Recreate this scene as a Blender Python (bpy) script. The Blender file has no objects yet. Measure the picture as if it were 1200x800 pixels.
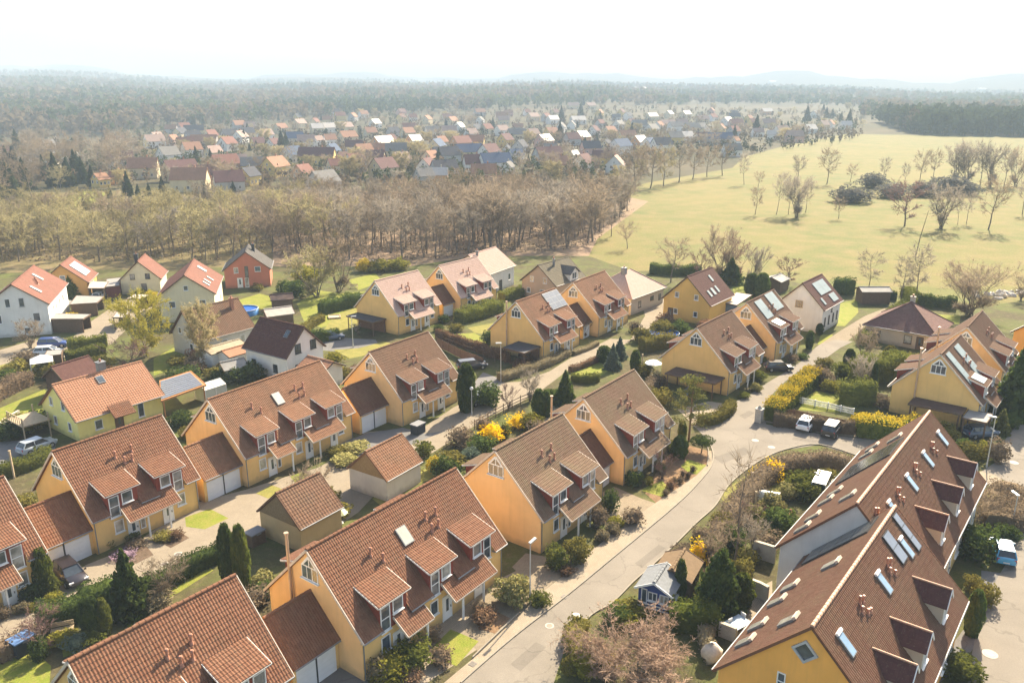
HAZE, SUN_E, SKY_S, EXPO = .00031, 5.0, .08, 1.75
import bpy, math, random
import numpy as np
from mathutils import Vector, Matrix
from mathutils.geometry import tessellate_polygon
random.seed(7); RNG = np.random.default_rng(7)
sc = bpy.context.scene
C = sc.collection
R = math.radians
# ------------------------------------------------------------------ camera geometry
FPX, PITCH, CAMH = 961.03, math.radians(16.991), 40.08
CP, SP = math.cos(PITCH), math.sin(PITCH)

def at(u, v, z=0.0):
    """surveyed point: the place on height z seen at (u, v) of the 1200x800 photograph"""
    dx, dy = (u - 600) / FPX, (v - 400) / FPX
    d = (dx, CP - dy * SP, -SP - dy * CP)
    t = (z - CAMH) / d[2]
    return (d[0] * t, d[1] * t, z)

def height_at(foot, vtop):
    """height of something standing on ground point foot whose top is seen at image row vtop"""
    y = foot[1]; k = (vtop - 400) / FPX
    # k = -(zc*CP + y*SP)/(y*CP - zc*SP), zc = z-CAMH
    zc = (-y * SP - k * y * CP) / (CP - k * SP)
    return zc + CAMH

# ------------------------------------------------------------------ mesh builder
class MB:
    def __init__(s):
        s.V = []; s.L = []; s.S = []; s.UV = []; s.M = []; s.SM = []; s.n = 0
    def quads(s, P, uv=None, m=0):
        P = np.asarray(P, float).reshape(-1, 4, 3); k = len(P)
        s.V.append(P.reshape(-1, 3)); s.L.append(np.arange(s.n, s.n + 4 * k)); s.n += 4 * k
        s.S.append(np.full(k, 4)); s.M.append(np.full(k, m)); s.SM.append(np.zeros(k, bool))
        s.UV.append(np.zeros((4 * k, 2)) if uv is None else np.asarray(uv, float).reshape(-1, 2))
    def tris(s, P, m=0):
        P = np.asarray(P, float).reshape(-1, 3, 3); k = len(P)
        s.V.append(P.reshape(-1, 3)); s.L.append(np.arange(s.n, s.n + 3 * k)); s.n += 3 * k
        s.S.append(np.full(k, 3)); s.M.append(np.full(k, m)); s.SM.append(np.zeros(k, bool)); s.UV.append(np.zeros((3 * k, 2)))
    def poly(s, pts, m=0, uv=None):
        k = len(pts)
        s.V.append(np.asarray(pts, float)); s.L.append(np.arange(s.n, s.n + k)); s.n += k
        s.S.append(np.array([k])); s.M.append(np.array([m])); s.SM.append(np.zeros(1, bool))
        s.UV.append(np.zeros((k, 2)) if uv is None else np.asarray(uv, float))
    def indexed(s, V, F, m=0, smooth=True, uv=None):
        V = np.asarray(V, float); F = np.asarray(F, int)
        s.V.append(V); s.L.append(F.reshape(-1) + s.n); s.n += len(V)
        s.S.append(np.full(len(F), F.shape[1])); s.M.append(np.full(len(F), m)); s.SM.append(np.full(len(F), smooth))
        s.UV.append(np.zeros((F.size, 2)) if uv is None else uv)
    def grid(s, P, m=0, smooth=True, uv=None, keep=None, closed=False):
        P = np.asarray(P, float); a, b = P.shape[:2]
        I = np.arange(a * b).reshape(a, b)
        if closed: I = np.concatenate([I, I[:, :1]], 1)
        F = np.stack([I[:-1, :-1], I[:-1, 1:], I[1:, 1:], I[1:, :-1]], -1).reshape(-1, 4)
        if keep is not None: F = F[keep.reshape(-1)]
        UV = None
        if uv is not None: UV = np.asarray(uv).reshape(-1, 2)[F.reshape(-1)]
        s.indexed(P.reshape(-1, 3), F, m, smooth, UV)
    def box(s, c, d, m=0, ax=None):
        """box centre c, full sizes d, optional axes (3 unit rows)"""
        h = np.asarray(d, float) / 2
        A = np.eye(3) if ax is None else np.asarray(ax, float)
        k = np.array([[-1,-1,-1],[1,-1,-1],[1,1,-1],[-1,1,-1],[-1,-1,1],[1,-1,1],[1,1,1],[-1,1,1]]) * h
        v = k @ A + np.asarray(c, float)
        f = [(0,3,2,1),(4,5,6,7),(0,1,5,4),(1,2,6,5),(2,3,7,6),(3,0,4,7)]
        s.quads([[v[i] for i in q] for q in f], m=m)
    def bar(s, a, b, w, h=None, m=0, up=(0,0,1)):
        a, b = np.asarray(a, float), np.asarray(b, float)
        x = b - a; L = np.linalg.norm(x); x = x / L
        y = np.cross(up, x); ny = np.linalg.norm(y)
        y = np.array([1.,0,0]) if ny < 1e-6 else y / ny
        z = np.cross(x, y)
        s.box((a + b) / 2, (L, w, h or w), m, [x, y, z])
    def tube(s, pts, rad, n=6, m=0, cap=True):
        pts = np.asarray(pts, float); k = len(pts)
        rad = np.full(k, rad) if np.isscalar(rad) else np.asarray(rad, float)
        T = np.gradient(pts, axis=0); T /= np.linalg.norm(T, axis=1)[:, None] + 1e-9
        ref = np.where(np.abs(T[:, 2:3]) > .9, np.array([[1., 0, 0]]), np.array([[0, 0, 1.]]))
        X = np.cross(T, ref); X /= np.linalg.norm(X, axis=1)[:, None] + 1e-9
        Y = np.cross(T, X)
        th = np.linspace(0, 2 * math.pi, n, endpoint=False)
        P = pts[:, None] + rad[:, None, None] * (np.cos(th)[None, :, None] * X[:, None] + np.sin(th)[None, :, None] * Y[:, None])
        s.grid(P, m, True, closed=True)
        if cap:
            s.poly(P[0][::-1], m); s.poly(P[-1], m)
    def prism(s, poly, z0, z1, m=0, mtop=None):
        poly = np.asarray(poly, float)[:, :2]; k = len(poly)
        area = sum(poly[i][0]*poly[(i+1)%k][1] - poly[(i+1)%k][0]*poly[i][1] for i in range(k))
        if area < 0: poly = poly[::-1]
        b = np.c_[poly, np.full(k, z0)]; t = np.c_[poly, np.full(k, z1)]
        s.quads([[b[i], b[(i+1)%k], t[(i+1)%k], t[i]] for i in range(k)], m=m)
        tri = tessellate_polygon([[Vector(p) for p in t]])
        for q in tri:
            p = [t[i] for i in q]
            nz = np.cross(p[1]-p[0], p[2]-p[0])[2]
            s.poly(p if nz > 0 else p[::-1], m if mtop is None else mtop)
    def ball(s, c, r, n=8, m=0, jit=0.0, rng=RNG):
        r = np.array([r]*3) if np.isscalar(r) else np.asarray(r, float)
        a = np.linspace(0, math.pi, n // 2 + 2); b = np.linspace(0, 2*math.pi, n, endpoint=False)
        P = np.stack([np.sin(a)[:, None]*np.cos(b)[None], np.sin(a)[:, None]*np.sin(b)[None], np.cos(a)[:, None]*np.ones(n)[None]], -1)
        if jit: P = P * (1 + jit * (rng.random(P.shape[:2])[..., None] - .5))
        s.grid((P * r + np.asarray(c, float))[:, ::-1], m, True, closed=True)
    def mesh(s, name, mats):
        me = bpy.data.meshes.new(name)
        if s.n:
            V = np.concatenate(s.V); Lp = np.concatenate(s.L); S = np.concatenate(s.S)
            me.vertices.add(len(V)); me.vertices.foreach_set('co', V.reshape(-1).astype(np.float32))
            me.loops.add(len(Lp)); me.loops.foreach_set('vertex_index', Lp.astype(np.int32))
            me.polygons.add(len(S))
            st = np.concatenate([[0], np.cumsum(S)[:-1]])
            me.polygons.foreach_set('loop_start', st.astype(np.int32))
            me.polygons.foreach_set('loop_total', S.astype(np.int32))
            me.polygons.foreach_set('material_index', np.concatenate(s.M).astype(np.int32))
            me.polygons.foreach_set('use_smooth', np.concatenate(s.SM))
            uvl = me.uv_layers.new(name='UVMap')
            uvl.data.foreach_set('uv', np.concatenate(s.UV).reshape(-1).astype(np.float32))
            me.update(calc_edges=True)
        for q in (mats if isinstance(mats, (list, tuple)) else [mats]): me.materials.append(q)
        return me
    def obj(s, name, mats, parent=None):
        o = bpy.data.objects.new(name, s.mesh(name, mats)); C.objects.link(o)
        if parent is not None: o.parent = parent
        return o

def tag(o, label=None, cat=None, group=None, kind=None):
    if label: o['label'] = label
    if cat: o['category'] = cat
    if group: o['group'] = group
    if kind: o['kind'] = kind
    return o
def thing(name, label, cat, loc=(0,0,0), rz=0.0, group=None, s=None):
    o = bpy.data.objects.new(name, None); C.objects.link(o)
    o.empty_display_size = .3
    o.location = loc; o.rotation_euler = (0, 0, rz)
    if s is not None: o.scale = (s, s, s) if np.isscalar(s) else s
    return tag(o, label, cat, group)
def link_mesh(name, me, parent):
    o = bpy.data.objects.new(name, me); C.objects.link(o); o.parent = parent; return o
def dup(root, loc, rz, label, group=None, s=None):
    r = root.copy(); C.objects.link(r); r.location = loc; r.rotation_euler = (0, 0, rz)
    if s is not None: r.scale = (s, s, s) if np.isscalar(s) else s
    r['label'] = label
    if group: r['group'] = group
    for ch in list(root.children):
        c = ch.copy(); C.objects.link(c); c.parent = r
        for g in list(ch.children):
            d = g.copy(); C.objects.link(d); d.parent = c
    return r

# ------------------------------------------------------------------ materials
MATS = {}
def new_mat(name):
    m = bpy.data.materials.new(name); m.use_nodes = True
    nt = m.node_tree; nt.nodes.clear()
    return m, nt, nt.nodes, nt.links
def N(nt, t, **kw):
    n = nt.nodes.new(t)
    for k, v in kw.items():
        if k == 'ins':
            for i, val in v.items(): n.inputs[i].default_value = val
        else: setattr(n, k, v)
    return n
def mixc(nt, f, a, b, mode='MIX'):
    n = nt.nodes.new('ShaderNodeMix'); n.data_type = 'RGBA'; n.blend_type = mode
    for s_, v in ((0, f), (6, a), (7, b)):
        if isinstance(v, bpy.types.NodeSocket): nt.links.new(v, n.inputs[s_])
        elif s_ == 0: n.inputs[0].default_value = v
        else: n.inputs[s_].default_value = (*v, 1) if len(v) == 3 else v
    return n.outputs[2]
def ramp(nt, src, lo, hi):
    n = nt.nodes.new('ShaderNodeMapRange'); n.inputs[1].default_value = lo; n.inputs[2].default_value = hi
    nt.links.new(src, n.inputs[0]); return n.outputs[0]
def noise(nt, vec, scale, detail=3, rough=.55, dist=0):
    n = nt.nodes.new('ShaderNodeTexNoise'); n.inputs['Scale'].default_value = scale
    n.inputs['Detail'].default_value = detail; n.inputs['Roughness'].default_value = rough
    n.inputs['Distortion'].default_value = dist
    if vec is not None: nt.links.new(vec, n.inputs['Vector'])
    return n.outputs['Fac']
def bsdf(nt, col, rough=.8, spec=.3, normal=None, metal=0.0):
    b = nt.nodes.new('ShaderNodeBsdfPrincipled'); o = nt.nodes.new('ShaderNodeOutputMaterial')
    if isinstance(col, bpy.types.NodeSocket): nt.links.new(col, b.inputs['Base Color'])
    else: b.inputs['Base Color'].default_value = (*col, 1)
    if isinstance(rough, bpy.types.NodeSocket): nt.links.new(rough, b.inputs['Roughness'])
    else: b.inputs['Roughness'].default_value = rough
    b.inputs['Specular IOR Level'].default_value = spec; b.inputs['Metallic'].default_value = metal
    if normal is not None: nt.links.new(normal, b.inputs['Normal'])
    nt.links.new(b.outputs[0], o.inputs[0]); return b
def bump(nt, h, strength=.3, dist=.05):
    n = nt.nodes.new('ShaderNodeBump'); n.inputs['Strength'].default_value = strength; n.inputs['Distance'].default_value = dist
    nt.links.new(h, n.inputs['Height']); return n.outputs[0]
def wpos(nt): return nt.nodes.new('ShaderNodeNewGeometry').outputs['Position']
def opos(nt): return nt.nodes.new('ShaderNodeTexCoord').outputs['Object']

def plain(name, col, rough=.7, spec=.3, var=.12, scale=1.2, metal=0.0, fine=0.0, bmp=0.0):
    """paint/plaster/metal: base colour with a soft stain and a fine grain"""
    if name in MATS: return MATS[name]
    m, nt, _, _ = new_mat(name); p = wpos(nt)
    c0 = tuple(x * (1 - var) for x in col); c1 = tuple(min(1, x * (1 + var)) for x in col)
    f = ramp(nt, noise(nt, p, scale, 4, .6), .3, .7)
    c = mixc(nt, f, c0, c1)
    if fine:
        g = ramp(nt, noise(nt, p, 14, 2, .6), .3, .7)
        c = mixc(nt, fine, c, mixc(nt, g, tuple(x * .6 for x in col), tuple(min(1, x * 1.25) for x in col)))
    nrm = bump(nt, noise(nt, p, 25, 2), bmp, .02) if bmp else None
    bsdf(nt, c, rough, spec, nrm, metal); MATS[name] = m; return m

def plaster(name, col):
    """rendered wall: slight blotches, rain streaks under the eaves, splash dirt at the base"""
    if name in MATS: return MATS[name]
    m, nt, _, _ = new_mat(name); p = wpos(nt)
    mp = N(nt, 'ShaderNodeMapping', ins={3: (1.6, 1.6, .16)}); nt.links.new(p, mp.inputs[0])
    st = ramp(nt, noise(nt, mp.outputs[0], 1.4, 4, .65), .5, .8)
    bl = ramp(nt, noise(nt, p, .5, 4, .6), .3, .7)
    c = mixc(nt, bl, tuple(x * .92 for x in col), tuple(min(1, x * 1.06) for x in col))
    c = mixc(nt, st, c, mixc(nt, .14, c, (.18, .14, .10)))
    sz = N(nt, 'ShaderNodeSeparateXYZ'); nt.links.new(p, sz.inputs[0])
    wz = N(nt, 'ShaderNodeMath', operation='MULTIPLY_ADD', ins={1: .9, 2: -.25}); nt.links.new(noise(nt, p, 1.7, 3), wz.inputs[0])
    zz = N(nt, 'ShaderNodeMath', operation='SUBTRACT'); nt.links.new(sz.outputs[2], zz.inputs[0]); nt.links.new(wz.outputs[0], zz.inputs[1])
    sp = N(nt, 'ShaderNodeMapRange', ins={1: 0.0, 2: .55, 3: .38, 4: 0.0}); nt.links.new(zz.outputs[0], sp.inputs[0])
    c = mixc(nt, sp.outputs[0], c, (.13, .11, .08))
    bsdf(nt, c, .88, .2, bump(nt, noise(nt, p, 30, 2), .15, .02)); MATS[name] = m; return m

def tile(name, c0, c1, stain=(.10, .075, .05), amt=.5, tw=.21, th=.36, bmp=0.0, rough=.85):
    """clay roof tiles: every tile its own tone, lichen and soot in patches and runs"""
    if name in MATS: return MATS[name]
    m, nt, _, lk = new_mat(name)
    uv = nt.nodes.new('ShaderNodeUVMap').outputs[0]
    oi = nt.nodes.new('ShaderNodeObjectInfo').outputs['Random']
    mp = N(nt, 'ShaderNodeMapping', ins={3: (1/tw, 1/th, 1)}); lk.new(uv, mp.inputs[0])
    fl = N(nt, 'ShaderNodeVectorMath', operation='FLOOR'); lk.new(mp.outputs[0], fl.inputs[0])
    wn = N(nt, 'ShaderNodeTexWhiteNoise', noise_dimensions='4D'); lk.new(fl.outputs[0], wn.inputs['Vector']); lk.new(oi, wn.inputs['W'])
    c = mixc(nt, wn.outputs['Value'], c0, c1)
    p = wpos(nt)
    f1 = ramp(nt, noise(nt, p, .45, 5, .65, .4), .42, .72)
    mp2 = N(nt, 'ShaderNodeMapping', ins={3: (1.3, .22, 1)}); lk.new(uv, mp2.inputs[0])
    f2 = ramp(nt, noise(nt, mp2.outputs[0], 1.6, 4, .6), .45, .75)
    mx = N(nt, 'ShaderNodeMath', operation='MULTIPLY_ADD', ins={1: .6, 2: 0.0}); lk.new(f1, mx.inputs[0])
    ad = N(nt, 'ShaderNodeMath', operation='MULTIPLY_ADD', ins={1: .5}); lk.new(f2, ad.inputs[0]); lk.new(mx.outputs[0], ad.inputs[2])
    ml = N(nt, 'ShaderNodeMath', operation='MULTIPLY', ins={1: min(.9, amt*1.35)}); lk.new(ad.outputs[0], ml.inputs[0])
    c = mixc(nt, ml.outputs[0], c, stain)
    f3 = ramp(nt, noise(nt, p, 9, 3, .7), .58, .74)
    ml3 = N(nt, 'ShaderNodeMath', operation='MULTIPLY', ins={1: .42}); lk.new(f3, ml3.inputs[0])
    c = mixc(nt, ml3.outputs[0], c, (.30, .27, .16))
    nrm = None
    if bmp:
        sx = N(nt, 'ShaderNodeSeparateXYZ'); lk.new(mp.outputs[0], sx.inputs[0])
        a = N(nt, 'ShaderNodeMath', operation='FRACT'); lk.new(sx.outputs[1], a.inputs[0])
        b = N(nt, 'ShaderNodeMath', operation='PINGPONG', ins={1: .5}); lk.new(sx.outputs[0], b.inputs[0])
        s_ = N(nt, 'ShaderNodeMath', operation='SUBTRACT'); lk.new(b.outputs[0], s_.inputs[0]); lk.new(a.outputs[0], s_.inputs[1])
        nrm = bump(nt, s_.outputs[0], bmp, .05)
    bsdf(nt, c, rough, .12, nrm); MATS[name] = m; return m

def leaf(name, c0, c1, trans=.3, scale=1.3):
    """foliage: tone varies by clump and by plant, light passes through the leaves"""
    if name in MATS: return MATS[name]
    m, nt, _, lk = new_mat(name); p = wpos(nt)
    oi = nt.nodes.new('ShaderNodeObjectInfo').outputs['Random']
    f = ramp(nt, noise(nt, p, scale, 3, .7), .3, .7)
    c = mixc(nt, f, c0, c1)
    hs = N(nt, 'ShaderNodeHueSaturation'); lk.new(c, hs.inputs['Color'])
    mr = N(nt, 'ShaderNodeMapRange', ins={3: .75, 4: 1.25}); lk.new(oi, mr.inputs[0]); lk.new(mr.outputs[0], hs.inputs['Value'])
    d = N(nt, 'ShaderNodeBsdfDiffuse'); t = N(nt, 'ShaderNodeBsdfTranslucent'); mx = N(nt, 'ShaderNodeMixShader', ins={0: trans})
    o = nt.nodes.new('ShaderNodeOutputMaterial')
    lk.new(hs.outputs[0], d.inputs[0]); lk.new(hs.outputs[0], t.inputs[0])
    lk.new(d.outputs[0], mx.inputs[1]); lk.new(t.outputs[0], mx.inputs[2]); lk.new(mx.outputs[0], o.inputs[0])
    MATS[name] = m; return m

def ground(name, cols, scales=(.25, 1.6, 9), rough=.95, bmp=.4, spec=.15):
    """earth, grass or paving: three tones mixed by a large, a middle and a fine noise"""
    if name in MATS: return MATS[name]
    m, nt, _, _ = new_mat(name); p = wpos(nt)
    a = ramp(nt, noise(nt, p, scales[0], 5, .6, .6), .35, .65)
    b = ramp(nt, noise(nt, p, scales[1], 4, .65), .4, .7)
    g = noise(nt, p, scales[2], 3, .7)
    c = mixc(nt, a, cols[0], cols[1]); c = mixc(nt, b, c, cols[2])
    gr = ramp(nt, g, .3, .7)
    c = mixc(nt, .35, c, mixc(nt, gr, (0.02, 0.018, 0.012), tuple(min(1, x * 1.7) for x in cols[1])), 'SOFT_LIGHT') if False else c
    k = N(nt, 'ShaderNodeMapRange', ins={1: .3, 2: .7, 3: .72, 4: 1.25}); nt.links.new(g, k.inputs[0])
    v = N(nt, 'ShaderNodeVectorMath', operation='SCALE'); nt.links.new(c, v.inputs[0]); nt.links.new(k.outputs[0], v.inputs['Scale'])
    bsdf(nt, v.outputs[0], rough, spec, bump(nt, g, bmp, .06) if bmp else None); MATS[name] = m; return m

def asphalt(name, col, rough=.92, spec=.08, crack=.35):
    """worn road: wheel-polished patches, repaired squares and cracks"""
    if name in MATS: return MATS[name]
    m, nt, _, lk = new_mat(name); p = wpos(nt)
    a = ramp(nt, noise(nt, p, .22, 5, .6, .3), .35, .65)
    c = mixc(nt, a, tuple(x * .9 for x in col), tuple(x * 1.08 for x in col))
    g = N(nt, 'ShaderNodeMapRange', ins={1: .3, 2: .7, 3: .86, 4: 1.12}); lk.new(noise(nt, p, 12, 3, .8), g.inputs[0])
    v = N(nt, 'ShaderNodeVectorMath', operation='SCALE'); lk.new(c, v.inputs[0]); lk.new(g.outputs[0], v.inputs['Scale'])
    vo = N(nt, 'ShaderNodeTexVoronoi', feature='DISTANCE_TO_EDGE', ins={2: .16}); 
    wob = N(nt, 'ShaderNodeTexNoise', ins={2: .8, 3: 4}); lk.new(p, wob.inputs[0])
    mpv = N(nt, 'ShaderNodeVectorMath', operation='MULTIPLY_ADD', ins={1: (2.5, 2.5, 0)}); lk.new(wob.outputs['Color'], mpv.inputs[0]); lk.new(p, mpv.inputs[2])
    lk.new(mpv.outputs[0], vo.inputs[0])
    cr = N(nt, 'ShaderNodeMapRange', ins={1: .004, 2: .012, 3: crack, 4: 0.0}); lk.new(vo.outputs['Distance'], cr.inputs[0])
    c2 = mixc(nt, cr.outputs[0], v.outputs[0], tuple(x * .45 for x in col))
    st = ramp(nt, noise(nt, p, .9, 4, .7), .6, .75)
    ms = N(nt, 'ShaderNodeMath', operation='MULTIPLY', ins={1: .22}); lk.new(st, ms.inputs[0])
    c2 = mixc(nt, ms.outputs[0], c2, tuple(x * .6 for x in col))
    bsdf(nt, c2, rough, spec, bump(nt, noise(nt, p, 20, 2), .15, .02)); MATS[name] = m; return m

def paving(name, c0, c1, joint, size=.25, ang=54):
    """block paving: every block its own tone, darker joints"""
    if name in MATS: return MATS[name]
    m, nt, _, lk = new_mat(name); p = wpos(nt)
    mp = N(nt, 'ShaderNodeMapping', ins={2: (0, 0, R(-ang)), 3: (1/size, 1/size, 1/size)}); lk.new(p, mp.inputs[0])
    br = N(nt, 'ShaderNodeTexBrick', offset=.5, ins={4: 1.0, 5: .035, 6: .2, 7: 0.0, 8: 1.0, 9: .5})
    lk.new(mp.outputs[0], br.inputs[0])
    br.inputs[1].default_value = (*c0, 1); br.inputs[2].default_value = (*c1, 1); br.inputs[3].default_value = (*joint, 1)
    a = ramp(nt, noise(nt, p, .5, 5, .65), .35, .7)
    c = mixc(nt, a, br.outputs[0], mixc(nt, .45, br.outputs[0], joint))
    bsdf(nt, c, .95, .08); MATS[name] = m; return m

def glass(name='window_glass', col=(.035, .045, .055)):
    if name in MATS: return MATS[name]
    m, nt, _, lk = new_mat(name); p = wpos(nt)
    f = ramp(nt, noise(nt, p, 1.1, 2), .35, .65)
    bsdf(nt, mixc(nt, f, col, tuple(min(1, x * 2.6) for x in col)), .06, .9); MATS[name] = m; return m

WHITE = plain('white_frame', (.78, .78, .76), .45, .4, .05)
CREAM = plain('cream_board', (.56, .48, .40), .6, .3, .1)
GLASS = glass(); GLASS2 = glass('curtained_glass', (.20, .19, .17)); GLASS3 = glass('half_drawn_glass', (.09, .09, .09))
WR = random.Random(3)
PVGL = plain('solar_glass', (.06, .085, .13), .4, .35, .2, 1.5)
PVPALE = plain('pale_panel_glass', (.22, .28, .29), .45, .4, .12, .8)
METAL = plain('zinc_metal', (.22, .225, .23), .55, .4, .15, metal=.3)
DARK = plain('dark_metal', (.04, .042, .045), .5, .4)
TERRA = plain('terracotta_pipe', (.36, .17, .11), .55, .4, .2, 4)
REDTILE = plain('red_cladding', (.22, .050, .030), .75, .25, .2, 3, fine=.4)
CONC = plain('concrete_grey', (.36, .34, .30), .9, .2, .18, 1.5, fine=.3)
WOOD = plain('brown_wood', (.13, .085, .055), .8, .2, .25, 3, fine=.4)
PALEWOOD = plain('pale_wood', (.42, .33, .22), .8, .2, .18, 3, fine=.3)
BARK = plain('bark', (.17, .14, .11), .95, .1, .3, 3)
# ------------------------------------------------------------------ house building
AX = {'f': ((1,0,0),(0,-1,0)), 'b': ((-1,0,0),(0,1,0)), 'l': ((0,-1,0),(-1,0,0)), 'r': ((0,1,0),(1,0,0))}
Z3 = np.array([0,0,1.])
def frame_mesh(c, w, h, face, cols=1, rows=1, fw=.07, sill=True, glassm=1):
    mb = MB(); u, n = [np.array(q, float) for q in AX[face]]; c = np.asarray(c, float)
    A = [u, n, Z3]
    for s in (-1, 1):
        mb.box(c + u*s*(w/2 - fw/2) + n*.03, (fw, .08, h), 0, A)
        mb.box(c + Z3*s*(h/2 - fw/2) + n*.03, (w - 2*fw - .004, .078, fw), 0, A)
    for i in range(1, cols):
        mb.box(c + u*(-w/2 + w*i/cols) + n*.025, (fw*.9, .06, h - 2*fw - .004), 0, A)
    for j in range(1, rows):
        mb.box(c + Z3*(-h/2 + h*j/rows) + n*.022, (w - 2*fw - .004, .05, fw*.9), 0, A)
    p = c + n*.012
    mb.quads([[p - u*w/2*.98 - Z3*h/2*.98, p + u*w/2*.98 - Z3*h/2*.98, p + u*w/2*.98 + Z3*h/2*.98, p - u*w/2*.98 + Z3*h/2*.98]], m=glassm)
    if sill: mb.box(c - Z3*(h/2 + .035) + n*.07, (w + .12, .2, .05), 0, A)
    return mb
def window(root, c, w, h, face, cols=1, rows=1, fm=None, name='window', gm=None, sill=True):
    return frame_mesh(c, w, h, face, cols, rows, sill=sill).obj(name, [fm or WHITE, gm or WR.choice([GLASS, GLASS, GLASS3, GLASS2])], root)
def door(root, c, w, h, face, m=None, lights=True, name='door'):
    mb = MB(); u, n = [np.array(q, float) for q in AX[face]]; c = np.asarray(c, float); A = [u, n, Z3]
    mb.box(c + n*.02, (w, .07, h), 0, A)
    for s in (-1, 1): mb.box(c + u*s*(w/2 + .04) + n*.03, (.07, .1, h + .07), 0, A)
    mb.box(c + Z3*(h/2 + .04) + n*.03, (w - .002, .1, .07), 0, A)
    if lights:
        p = c + n*.062 + Z3*.25
        mb.quads([[p - u*w*.16 - Z3*.55, p + u*w*.16 - Z3*.55, p + u*w*.16 + Z3*.55, p - u*w*.16 + Z3*.55]], m=1)
    o = mb.obj(name, [m or WHITE, GLASS], root)
    hb = MB(); hb.box(c + u*w*.38 + n*.1, (.04, .1, .18), 0, A); hb.obj('handle', METAL, o)
    return o

def tile_plane(mb, O, U, V, lu, lv, tw=.21, th=.36, keep=None, amp=.030, m=0, uv0=(0, 0), seg=4):
    """corrugated tiles laid from the eave corner O along U and up V, real relief"""
    O, U, V = [np.asarray(q, float) for q in (O, U, V)]; Nn = np.cross(U, V)
    nu, nv = max(1, round(lu/tw)), max(1, round(lv/th)); tw, th = lu/nu, lv/nv
    prof = np.array([0, .45, 1, .6]) if seg == 4 else np.array([0, 1.])
    us = np.arange(nu*seg + 1) * tw / seg; hu = amp*np.append(np.tile(prof, nu), 0)
    vs = np.repeat(np.arange(nv), 2) * th + np.tile([0, th], nv); hv = np.tile([.028, 0.0], nv)
    P = O + us[None, :, None]*U + vs[:, None, None]*V + (hu[None, :] + hv[:, None])[..., None]*Nn
    uu, vv = np.meshgrid(us + uv0[0], vs + uv0[1]); 
    # faces sample the tile they belong to: pull uv slightly inside
    vv = vv + np.tile([.01, -.01], nv)[:, None]
    kp = None
    if keep is not None:
        ctr = (P[:-1, :-1] + P[1:, 1:]) / 2; kp = keep(ctr)
    mb.grid(P, m, False, np.stack([uu, vv], -1), kp)

def slab(mb, a, b, c, d, t, m=0):
    """flat roof slab a,b (eave) c,d (top), thickness t downward along its normal"""
    P = [np.asarray(q, float) for q in (a, b, c, d)]
    n = np.cross(P[1]-P[0], P[3]-P[0]); n /= np.linalg.norm(n)
    Q = [p - n*t for p in P]
    mb.quads([Q[::-1]], m=m)
    for i in range(4):
        j = (i+1) % 4; mb.quads([[Q[i], Q[j], P[j], P[i]]], m=m)

def gable_roof(root, L, W, he, hr, tm, detail=True, keep_f=None, x0=None, x1=None, board=None, ridge=None, tw=.21, th=.36, thick=.14, name='roof', gut=True):
    x0 = -L/2 if x0 is None else x0; x1 = L/2 if x1 is None else x1
    w = W/2; ln = math.hypot(w, hr-he); lx = x1-x0
    Vf = np.array([0, w, hr-he])/ln; Vb = np.array([0, -w, hr-he])/ln
    mb = MB()
    if detail:
        tile_plane(mb, (x0, -w, he), (1,0,0), Vf, lx, ln, tw, th, keep_f)
        tile_plane(mb, (x1, w, he), (-1,0,0), Vb, lx, ln, tw, th)
    else:
        mb.quads([[(x0,-w,he),(x1,-w,he),(x1,0,hr),(x0,0,hr)]], uv=[(0,0),(lx,0),(lx,ln),(0,ln)])
        mb.quads([[(x1,w,he),(x0,w,he),(x0,0,hr),(x1,0,hr)]], uv=[(0,0),(lx,0),(lx,ln),(0,ln)])
    e = .015
    if keep_f is None:
        slab(mb, (x0,-w,he-e),(x1,-w,he-e),(x1,0,hr-e),(x0,0,hr-e), thick)
    slab(mb, (x1,w,he-e),(x0,w,he-e),(x0,0,hr-e),(x1,0,hr-e), thick)
    o = mb.obj(name, [tm], root)
    bm = board or CREAM
    for x in (x0, x1):
        s = -1 if x == x0 else 1
        for sy, V in ((-1, Vf), (1, Vb)):
            b = MB(); b.bar((x + s*.035, sy*w, he - .05), (x + s*.035, sy*.0, hr - .05), .06, .18); b.obj('bargeboard', bm, root)
    rc = MB(); n = max(2, int(lx/.42))
    for i in range(n):
        a = x0 + lx*i/n; b_ = x0 + lx*(i+1)/n
        rc.tube([(a, 0, hr+.0), (b_+.02, 0, hr+.0)], [.15, .125], 8)
    rc.obj('ridge_tile_row', ridge or tm, root)
    if gut:
        for sy in (-1, 1):
            g = MB(); g.tube([(x0, sy*(w+.07), he-.03), (x1, sy*(w+.07), he-.03)], .07, 6); g.obj('gutter', METAL, root)
    return o

def gable_walls(root, L, W, he, hr, wm, inset=.45, insx=.2, z0=0, name='wall', top=.17, m2=None):
    w = W/2 - inset; l = L/2 - insx; sl = (hr-he)/(W/2)
    he2 = hr - top - sl*w; hr2 = hr - top
    mb = MB()
    mb.quads([[(-l,-w,z0),(l,-w,z0),(l,-w,he2),(-l,-w,he2)], [(l,w,z0),(-l,w,z0),(-l,w,he2),(l,w,he2)]])
    mb.poly([(-l,w,z0),(-l,-w,z0),(-l,-w,he2),(-l,0,hr2),(-l,w,he2)], m2 if m2 is not None else 0)
    mb.poly([(l,-w,z0),(l,w,z0),(l,w,he2),(l,0,hr2),(l,-w,he2)], m2 if m2 is not None else 0)
    return mb.obj(name, wm, root)

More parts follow.
